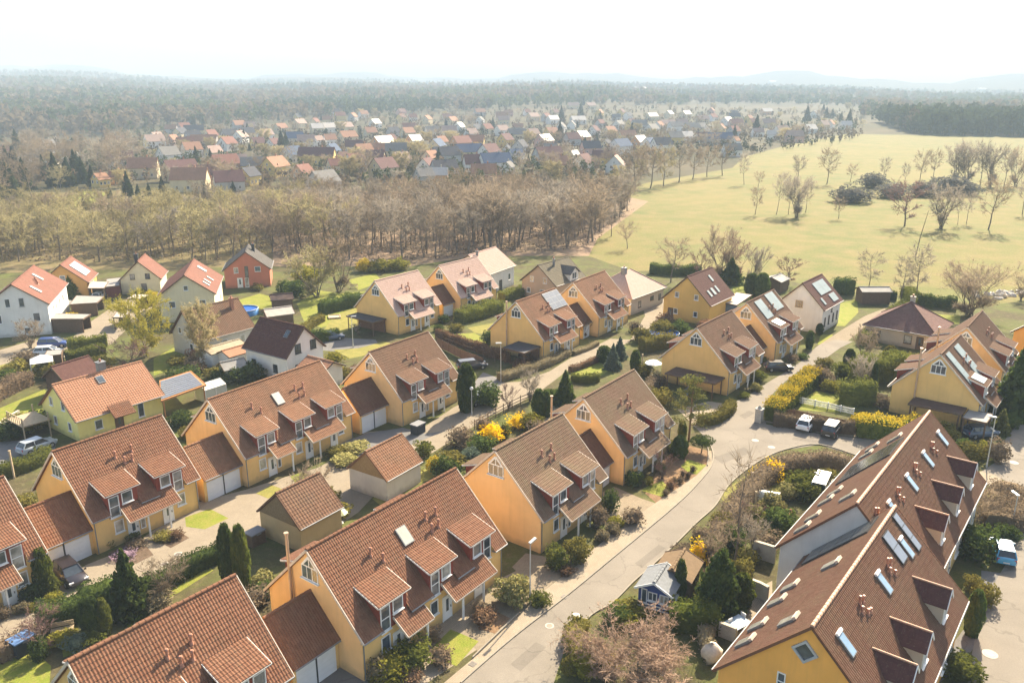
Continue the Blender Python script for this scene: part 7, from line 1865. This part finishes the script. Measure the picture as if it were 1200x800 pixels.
# ---- the far village
VR = {'o': tile('far_orange',(.30,.155,.10),(.35,.19,.125),amt=.3), 'r': tile('far_red',(.19,.085,.068),(.24,.11,.088),amt=.3), 'p': tile('far_plum',(.12,.06,.06),(.16,.08,.08),amt=.3), 'd': tile('far_slate',(.05,.055,.07),(.075,.08,.10),amt=.2), 'b': tile('far_blue',(.055,.085,.15),(.08,.12,.20),amt=.2), 'g': tile('far_grey',(.16,.155,.15),(.21,.205,.20),amt=.3), 'w': plain('far_bright_roof',(.46,.42,.38),.6,.4,.1), 'k': tile('far_pink',(.33,.235,.20),(.39,.28,.24),amt=.3)}
VRN = {'o':'orange','r':'red','p':'plum-coloured','d':'dark slate','b':'blue-grey','g':'grey','w':'bright pale','k':'pinkish'}
VW = {'c': plaster('far_cream',(.62,.52,.34)), 'w': plaster('far_white',(.70,.68,.64)), 'g': plaster('far_greywall',(.42,.41,.40)), 'o': plaster('far_orangewall',(.58,.33,.17)), 'y': plaster('far_yellow',(.64,.48,.18)), 'k': plaster('far_pinkwall',(.56,.35,.29))}
VWN = {'c':'cream','w':'white','g':'grey','o':'orange','y':'yellow','k':'pink'}
# crop origin, scale; (x, y of the foot, width px, roof, wall, heading)
VD = [((0,120),5.715,[(330,310,60,'g','w',20),(300,430,120,'g','w',80),(20,370,70,'p','w',60),(180,420,70,'g','w',20),(470,400,80,'g','w',70),(780,310,95,'o','c',60),(970,500,140,'o','c',75),(815,440,140,'p','g',60),(1040,300,110,'k','w',30),(680,560,80,'o','y',30),(790,540,70,'r','o',60)]),
((200,120),5.715,[(75,520,190,'p','c',30),(70,240,90,'d','c',30),(160,215,95,'d','c',70),(20,280,65,'o','k',30),(230,300,135,'o','g',70),(400,250,95,'d','g',40),(470,265,95,'k','w',20),(370,470,160,'r','k',40),(235,540,140,'p','k',75),(395,590,150,'p','g',75),(530,550,120,'d','y',35),(140,590,180,'o','c',70),(640,250,85,'k','w',30),(705,490,165,'o','y',35),(740,200,75,'o','c',50),(835,275,105,'b','g',60),(865,165,85,'k','c',30),(910,300,105,'k','w',60),(980,200,75,'w','c',40),(1060,195,75,'w','w',60),(990,285,65,'k','w',40),(820,400,120,'b','w',30),(985,410,190,'p','y',70),(890,530,125,'r','o',30),(1030,610,180,'g','g',35),(1085,360,95,'b','w',30),(1105,470,95,'r','c',40)]),
((400,120),5.715,[(30,190,95,'k','c',30),(45,265,115,'o','c',60),(15,410,75,'p','c',60),(95,440,115,'r','w',30),(90,330,95,'p','g',70),(150,380,115,'o','y',30),(195,225,75,'o','c',50),(228,165,65,'w','w',40),(280,310,160,'w','o',30),(370,370,115,'g','c',70),(228,410,105,'p','c',75),(350,225,75,'d','g',50),(445,235,85,'o','c',60),(490,300,100,'w','o',35),(530,355,115,'g','y',60),(285,500,165,'p','c',30),(575,480,125,'p','w',30),(640,335,145,'b','c',30),(575,135,75,'o','c',30),(610,225,90,'g','w',60),(742,145,90,'o','c',30),(722,220,95,'k','c',60),(790,190,75,'w','w',35),(800,310,135,'r','o',60),(870,235,75,'k','w',40),(700,405,150,'d','g',75),(690,500,140,'d','b' if False else 'g',70),(555,550,115,'g','g',40),(650,540,110,'w','o',70),(855,380,150,'b','c',75),(990,380,135,'p','w',30),(890,460,135,'p','w',60),(1030,460,170,'b','w',75),(955,530,140,'o','c',70),(1020,580,95,'o','w',75),(930,145,65,'g','w',30),(1075,215,85,'k','w',60),(1085,140,75,'k','c',60),(1112,345,65,'d','w',30),(1120,470,70,'g','w',40)]),
((600,100),5.715,[(30,360,95,'g','c',75),(25,510,90,'b','w',60),(140,230,85,'k','c',40),(140,350,75,'k','k',40),(215,410,135,'w','k',30),(272,250,75,'w','w',40),(262,350,85,'o','y',40),(408,150,75,'k','c',60),(440,255,85,'w','w',75),(465,380,115,'w','o',35),(400,395,95,'p','g',60),(525,150,85,'k','c',40),(412,495,65,'w','c',40),(652,340,95,'o','c',30),(715,290,145,'g','w',30),(725,450,155,'b','w',30),(770,375,90,'o','c',75),(690,580,135,'k','w',30),(850,285,95,'g','g',60),(935,228,85,'w','c',35),(935,320,115,'g','w',30),(1050,210,85,'w','c',35),(1040,285,105,'k','c',60),(1092,300,95,'g','w',60),(850,420,105,'w','o',60),(915,430,95,'b','w',30),(1000,440,125,'d','w',60),(1085,385,105,'g','y',60),(310,580,125,'o','c',60),(240,520,155,'p','g',75)]),
((800,80),5.715,[(20,325,85,'w','c',40),(60,425,95,'g','c',60),(190,300,45,'o','k',40),(295,375,95,'w','w',35),(240,510,175,'b','g',75),(20,485,75,'w','w',75),(350,515,55,'o','w',40),(560,305,85,'w','o',60),(572,390,85,'k','c',60),(600,470,60,'w','w',70),(660,450,75,'k','w',70),(745,490,85,'k','k',70),(850,428,65,'w','w',75),(880,325,65,'g','w',30),(940,405,65,'k','c',60),(325,585,95,'g','w',75),(985,395,60,'o','w',50),(1088,402,60,'w','w',70),(500,452,60,'k','w',70)])]
allh = []
for (ox,oy),s,L_ in VD:
    for x,y,w,r_,wl,hd in L_: allh.append((ox+x/s, oy+y/s, w/s, r_, wl, hd))
rx = random.Random(9); ntry = 0; extra = 0
while extra < 75 and ntry < 6000:
    ntry += 1; u = rx.uniform(180,900); v = rx.uniform(134,206)
    if (u < 330 and v < 150) or (u > 720 and v > 172-(u-720)*.06): continue
    w0 = 9+(v-134)*.17
    if min(((u-a)/ (w0*.9))**2+((v-b)/(w0*.42))**2 for a,b,*_ in allh) < 1: continue
    allh.append((u, v, w0*rx.uniform(.8,1.15), rx.choice('oorrppdgk'), rx.choice('ccwwgyk'), rx.choice((30,40,60,70,75)))); extra += 1
PARTS = [(330,'left part'),(600,'centre left'),(760,'centre right'),(9999,'right part')]
zone = lambda u: next(i for i,(a,_) in enumerate(PARTS) if u < a)
ROWS = [(0,143,'farthest village row'),(143,158,'rear village rows'),(158,175,'middle village rows'),(175,192,'front middle village'),(192,300,'village edge at the wood')]
cnt = {}
key_of = lambda h: (next(i for i,(a,b,_) in enumerate(ROWS) if a <= h[1] < b), h[3], h[4], zone(h[0]))
for h in sorted(allh): cnt.setdefault(key_of(h), []).append(h)
ORD = ['first','second','third','fourth','fifth','sixth','seventh','eighth','ninth','tenth']
for u,v,wp,rf,wl,hd in allh:
    k = key_of((u,v,wp,rf,wl,hd)); grp = cnt[k]; i = grp.index((u,v,wp,rf,wl,hd)); row = ROWS[k[0]][2]
    p = at_t(u,v+1.5); d = math.hypot(p[0],p[1]); wm = max(7.5, min(22, wp/FPX*d*1.22))
    style = 'gabled' if hd < 65 else 'broadside'
    lb = f'distant {VWN[wl]} house with {VRN[rf]} roof, {row}, {PARTS[k[3]][1]}' + (f', {ORD[min(i,9)]} such' if len(grp) > 1 else '')
    g_ = hd if u < 600 else hd+8
    ang = -hd if hd in (20,) else hd
    Lh, Wh_ = (wm*1.0, min(9.5, wm*.72)) if hd >= 65 else (wm*.85, min(9.5, wm*.75))
    deg = (90-hd) if hd < 65 else 12; deg += (u*7.3+v*3.1) % 38-19
    he = 4.2+(.8 if wm > 13 else 0)-.8*(wm < 8); hr = he+Wh_*.5
    t = thing('village_house', lb, 'house', p, R(deg), 'houses of the distant village')
    gable_walls(t, Lh, Wh_, he, hr, VW[wl], inset=.35, insx=.3, z0=-2.0)
    b = MB(); w2 = Wh_/2; ln = math.hypot(w2,hr-he); l2 = Lh/2
    b.quads([[(-l2,-w2,he),(l2,-w2,he),(l2,0,hr),(-l2,0,hr)],[(l2,w2,he),(-l2,w2,he),(-l2,0,hr),(l2,0,hr)]], uv=[(0,0),(Lh,0),(Lh,ln),(0,ln)]*2)
    slab(b,(-l2,-w2,he-.01),(l2,-w2,he-.01),(l2,0,hr-.01),(-l2,0,hr-.01),.16); slab(b,(l2,w2,he-.01),(-l2,w2,he-.01),(-l2,0,hr-.01),(l2,0,hr-.01),.16)
    b.obj('roof', VR[rf], t)
    cb = MB(); cb.box((l2*.3,.5,hr+.2),(.6,.6,1.6)); cb.obj('chimney', TERRA if rf in 'orkp' else CONC, t)
    if wp > 11:
        for fx in np.linspace(-Lh*.3,Lh*.3,3): window(t,(fx,-w2+.35,1.9),1.1,1.3,'f',sill=False)
        for fy in (-1.4,1.4): window(t,(-l2+.3,fy,he-.9),1.0,1.3,'l',sill=False); window(t,(l2-.3,fy,he-.9),1.0,1.3,'r',sill=False)
        window(t,(-l2+.3,0,he+1.3),.9,1.1,'l',sill=False)
# village conifers
VC = [(200,120,[(50,300,60),(140,295,60),(330,530,0),(520,230,90),(575,310,60),(640,310,60),(690,310,60),(745,330,140),(775,300,100),(840,310,60),(1045,260,80),(1000,460,40),(230,640,90),(345,630,80),(420,600,60),(180,640,60),(270,390,80),(480,310,50),(530,320,50),(90,560,50),(185,690,60)]),
(400,120,[(130,240,60),(300,390,60),(930,300,100),(1020,290,60),(860,290,40),(40,280,30),(420,250,60),(460,180,60),(640,200,60),(1000,200,80),(1090,280,60),(330,260,50),(610,260,40)]),
(600,100,[(320,380,140),(330,240,110),(460,200,90),(565,370,60),(590,240,70),(800,330,80),(300,330,40),(480,130,50),(110,540,80),(560,240,50),(800,520,60),(1000,300,40)]),
(800,80,[(490,450,140),(345,470,90),(830,350,160),(800,470,80),(960,330,70),(1110,390,110),(760,460,60),(940,300,60),(1000,330,60),(300,430,50),(1060,350,60),(90,330,30)]),
(0,120,[(860,620,150),(1090,600,100),(1000,620,80),(120,340,140),(60,500,180),(20,480,120),(380,560,200),(460,560,170),(560,540,160),(620,560,130),(300,520,150),(565,720,90),(690,690,80),(740,640,70),(880,690,70),(930,640,90)])]
LV = leaf('village_conifer', (.025,.042,.022), (.05,.07,.03), .2, .3)
CPOS = []
for ox,oy,L_ in VC:
    for x,y,hp in L_:
        if hp: CPOS.append((ox+x/5.715, oy+y/5.715, hp/5.715))
rc = random.Random(4)
for _ in range(46):
    u = rc.uniform(190,980); v = rc.uniform(134,196) if u < 740 else rc.uniform(130,160)
    CPOS.append((u, v, (5+(v-130)*.22)*rc.uniform(.7,1.3)))
fk = dict(CONES['spruce']); fk.update(n=900, size=.14, r=.5)
for u,v,hp in CPOS:
    p = at_t(u,v+1); d = math.hypot(p[0],p[1]); h = max(5, min(20, hp/FPX*d))
    t = thing('village_conifer', 'dark conifer standing between the houses of the distant village', 'conifer', p, rz(), 'dark conifers of the distant village', (h*.48,h*.48,h))
    link_mesh('trunk', vmesh('conetrunk', trunk_mesh, BARK), t); link_mesh('crown', vmesh('vconifer', lambda: cone_mesh(9, **fk), LV), t)
# village garden trees (leafless, hazy): scattered round the houses
k = 0; tries = 0
HP = [at_t(u,v+1.5)[:2] for u,v,*_ in allh]
while k < 285 and tries < 12000:
    tries += 1; u = rng.uniform(20,1010); v = rng.uniform(133,222) if u < 760 else rng.uniform(128,175)
    if u > 860 and v > 176-(u-860)*.12: continue
    if u < 200 and v < 165: continue
    p = at_t(u,v)
    if min((p[0]-a)**2+(p[1]-b)**2 for a,b in HP) < 60: continue
    kk = ['brown0','brown2','grey1','bush0','yellow1','gold0'][rng.integers(6)]
    put_tree(kk, p, 6+4*rng.random(), 1.3, 'leafless garden tree between the houses of the distant village', 'tree', 'village_tree', 'leafless garden trees of the distant village'); k += 1

# ---- the forest that closes the view: reads as one mass
def forest(name, label, test, n, h0, mats, seed, cn, csize, dmax, dmin, azr):
    r = np.random.default_rng(seed); PT = []
    while len(PT) < n:
        d = math.sqrt(r.uniform(dmin**2, dmax**2)); d = dmin+(dmax-dmin)*r.random()**1.5; a = math.radians(r.uniform(*azr))
        x, y = d*math.sin(a), d*math.cos(a)
        if test(x,y,d): PT.append((x,y,d))
    Q = [[] for _ in mats]
    for x,y,d in PT:
        z = float(terrain(x,y)); h = h0*(.7+.5*r.random()); w = h*(.20+.12*r.random())
        mi = int((vnoise(x,y,160,seed)+.25*(r.random()-.5))*len(mats)); mi = max(0,min(len(mats)-1,mi))
        m_ = cn if d < 1400 else max(7,cn//3)
        dd = r.normal(size=(m_,3)); dd /= np.linalg.norm(dd,axis=1)[:,None]
        rr = (.6+.4*r.random(m_))[:,None]
        pos = dd*rr*[w,w,h*.42]+[x,y,z+h*.56]
        Q[mi].append(cards(m_, pos, csize*h*(1 if d < 1400 else 1.7), r))
        if d < 1000:
            e = .014*h; Q[mi].append(np.array([[(x-e,y,z-1),(x+e,y,z-1),(x+e,y,z+h*.6),(x-e,y,z+h*.6)]]))
    mb = MB()
    for i,q in enumerate(Q):
        if q: mb.quads(np.concatenate(q), m=i)
    return tag(mb.obj(name, mats), label, 'forest', kind='stuff')
LF = [leaf('forest_dark', (.038,.054,.027), (.06,.080,.036), .3, .05), leaf('forest_brown', (.115,.092,.064), (.155,.125,.085), .3, .05), leaf('forest_green', (.060,.076,.034), (.09,.105,.045), .3, .05)]
VL = [at_t(*q)[:2] for q in ((-100,158),(120,160),(200,150),(330,143),(470,134),(600,128),(760,124),(860,122),(1010,126))]
def far_ok(x, y, d):
    # behind the village
    a = x/max(y,1); bs = [(q[0]/q[1], math.hypot(*q)) for q in VL]
    for (a0,d0),(a1,d1) in zip(bs[:-1],bs[1:]):
        if a0 <= a < a1: return d > d0+(d1-d0)*(a-a0)/(a1-a0)
    return d > bs[0][1] if a < bs[0][0] else d > 1250
forest('distant_forest', 'dark hazy forest covering the land behind the distant village', far_ok, 15000, 17, LF, 31, 22, .30, 4200, 480, (-40,40))
RW_ = [at(*q)[:2] for q in ((1006,154),(1110,159),(1320,164))]
def right_ok(x, y, d):
    if x < RW_[0][0]*.985+ (d-760)*.25: return False
    a = x/y; y0 = RW_[0]; 
    e = np.interp(a,[q[0]/q[1] for q in RW_],[math.hypot(*q) for q in RW_]); return e < d
forest('meadow_forest', 'dense hazy wood closing the far end of the meadow on the right', right_ok, 1500, 21, [LF[0],LF[1],LF[2]], 33, 40, .22, 1150, 690, (22,42))
# tall mixed trees at the left edge, each one its own
LW = []; tr_ = 0
while len(LW) < 56 and tr_ < 4000:
    tr_ += 1; u, v = rng.uniform(-70,150), rng.uniform(186,238)
    if (40 < u < 240 and v > 219): continue
    p = at(u,v)
    if all((p[0]-a)**2+(p[1]-b)**2 > 36 for a,b in LW):
        LW.append(p[:2]); r_ = rng.random()
        if r_ < .34:
            h = 11+6*rng.random(); t = thing('wood_conifer', 'dark conifer among the tall trees at the left edge beyond the pasture', 'conifer', p, rz(), 'dark conifers at the left edge', (h*.5,h*.5,h))
            link_mesh('trunk', vmesh('conetrunk', trunk_mesh, BARK), t); link_mesh('crown', vmesh('vconifer', lambda: cone_mesh(9, **fk), LV), t)
        else: put_tree(f'brown{rng.integers(4)}' if r_ < .7 else f'grey{rng.integers(3)}', p, 13+5*rng.random(), 1.15, 'tall leafless tree among the dark trees at the left edge beyond the pasture', 'tree', 'wood_tree', 'tall leafless trees at the left edge')
# hedges and garden bushes between the distant houses: one mass
def vill_ok(x, y, d):
    if not (300 < d < 1500): return False
    u = 600+FPX*x/(y*CP+CAMH*SP); v = 400+FPX*((CAMH-float(terrain(x,y)))*CP-y*SP)/(y*CP+CAMH*SP)
    if u > 720 and v > 205-(u-720)*.14: return False
    return 128 < v < 226 and -60 < u < 1010 and not (u < 250 and v > 218) and all((x-a)**2+(y-b)**2 > 55 for a,b in HP)
forest('village_gardens', 'bushes and small garden trees filling the gaps between the distant houses', vill_ok, 3200, 6.4, [leaf('village_green',(.04,.052,.026),(.065,.078,.036),.2,.05),leaf('village_brown',(.115,.09,.06),(.16,.125,.085),.2,.05),L_BRN,LF[2]], 37, 26, .22, 1450, 300, (-40,32))
# thin saplings of the wood, too many to count
P = []
while len(P) < 800:
    x, y = rng.uniform(min(WX),max(WX)), rng.uniform(min(WY),max(WY))
    if inpoly(x,y,wood): P.append((x,y))
Q = []
for x,y in P:
    h = 3.5+5*rng.random(); lx, ly = rng.normal(size=2)*.5; e = .05
    for ax in ((e,0),(0,e)): Q.append([(x-ax[0],y-ax[1],0),(x+ax[0],y+ax[1],0),(x+lx+.01,y+ly,h),(x+lx-.01,y+ly,h)])
    for k in range(16):
        s_ = .3+.7*rng.random(); b = np.array([x+lx*s_,y+ly*s_,h*s_]); d = rng.normal(size=3)*[1,1,.5]+[0,0,.7]; d /= np.linalg.norm(d); c = b+d*(.6+1.0*rng.random()); w_ = np.cross(d,rng.normal(size=3)); w_ /= np.linalg.norm(w_)
        Q.append([b-w_*.035,b+w_*.035,c+w_*.01,c-w_*.01])
mb = MB(); mb.quads(np.array(Q)); tag(mb.obj('saplings', TW_GREY), 'thin saplings crowding the floor of the wood', 'saplings', kind='stuff')
# far white specks: distant farm halls on the horizon hills
for u,v,lb in ((905,97,'tiny pale farm hall on the horizon right of the centre'),(1150,106,'tiny pale hall at the forest edge on the right horizon'),(750,106,'tiny pale hall in front of the central horizon hills')):
    p = at_t(u,v); t = thing('farm_hall', lb, 'hall', p, R(10)); gable_walls(t, 40, 18, 6, 11, VW['w'], z0=-4); b = MB(); b.quads([[(-20,-9,6),(20,-9,6),(20,0,11),(-20,0,11)],[(20,9,6),(-20,9,6),(-20,0,11),(20,0,11)]]); b.obj('roof', VR['w'], t)
# ------------------------------------------------------------------ air, sun, sky, camera
SUN_AZ, SUN_EL = 61.5, 37.0     # direction to the sun, degrees from +X towards +Y
m, nt, _, lk = new_mat('haze_air')
pv = N(nt,'ShaderNodeVolumePrincipled'); pv.inputs['Color'].default_value = (.68,.84,1.0,1); pv.inputs['Density'].default_value = HAZE
pv.inputs['Anisotropy'].default_value = -.25
o = nt.nodes.new('ShaderNodeOutputMaterial'); lk.new(pv.outputs[0], o.inputs['Volume'])
mb = MB(); mb.box((0,0,(260-9)/2), (14600,14600,269)); tag(mb.obj('haze', m), kind='stuff')
sun = bpy.data.lights.new('sun', 'SUN'); sun.energy = SUN_E; sun.angle = R(.53); sun.color = (1.0,.86,.64)
so = bpy.data.objects.new('sun', sun); C.objects.link(so)
sd = Vector((math.cos(R(SUN_AZ))*math.cos(R(SUN_EL)), math.sin(R(SUN_AZ))*math.cos(R(SUN_EL)), math.sin(R(SUN_EL))))
so.rotation_euler = (-sd).to_track_quat('-Z','Y').to_euler()
w = bpy.data.worlds.new('World'); sc.world = w; w.use_nodes = True
nt = w.node_tree; nt.nodes.clear(); sky = nt.nodes.new('ShaderNodeTexSky'); sky.sky_type = 'NISHITA'; sky.sun_disc = False
sky.sun_elevation = R(SUN_EL); sky.sun_rotation = R(90-SUN_AZ); sky.air_density = 1.0; sky.dust_density = 4.0; sky.ozone_density = 1.0; sky.altitude = 200
bg = nt.nodes.new('ShaderNodeBackground'); bg.inputs[1].default_value = SKY_S; ow = nt.nodes.new('ShaderNodeOutputWorld')
nt.links.new(sky.outputs[0], bg.inputs[0]); nt.links.new(bg.outputs[0], ow.inputs[0])
cd = bpy.data.cameras.new('camera'); co = bpy.data.objects.new('camera', cd); C.objects.link(co)
cd.sensor_fit = 'HORIZONTAL'; cd.sensor_width = 36; cd.lens = 36*FPX/1200; cd.clip_end = 30000; cd.clip_start = .5
co.location = (0,0,CAMH); co.rotation_euler = (math.pi/2-PITCH, 0, 0); sc.camera = co
sc.view_settings.view_transform = 'Standard'; sc.view_settings.look = 'None'; sc.view_settings.exposure = EXPO; sc.view_settings.gamma = 1; sc.view_settings.use_curve_mapping = False
sc.cycles.max_bounces = 6; sc.cycles.diffuse_bounces = 3; sc.cycles.glossy_bounces = 2; sc.cycles.transmission_bounces = 2; sc.cycles.volume_bounces = 1
sc.cycles.use_denoising = True
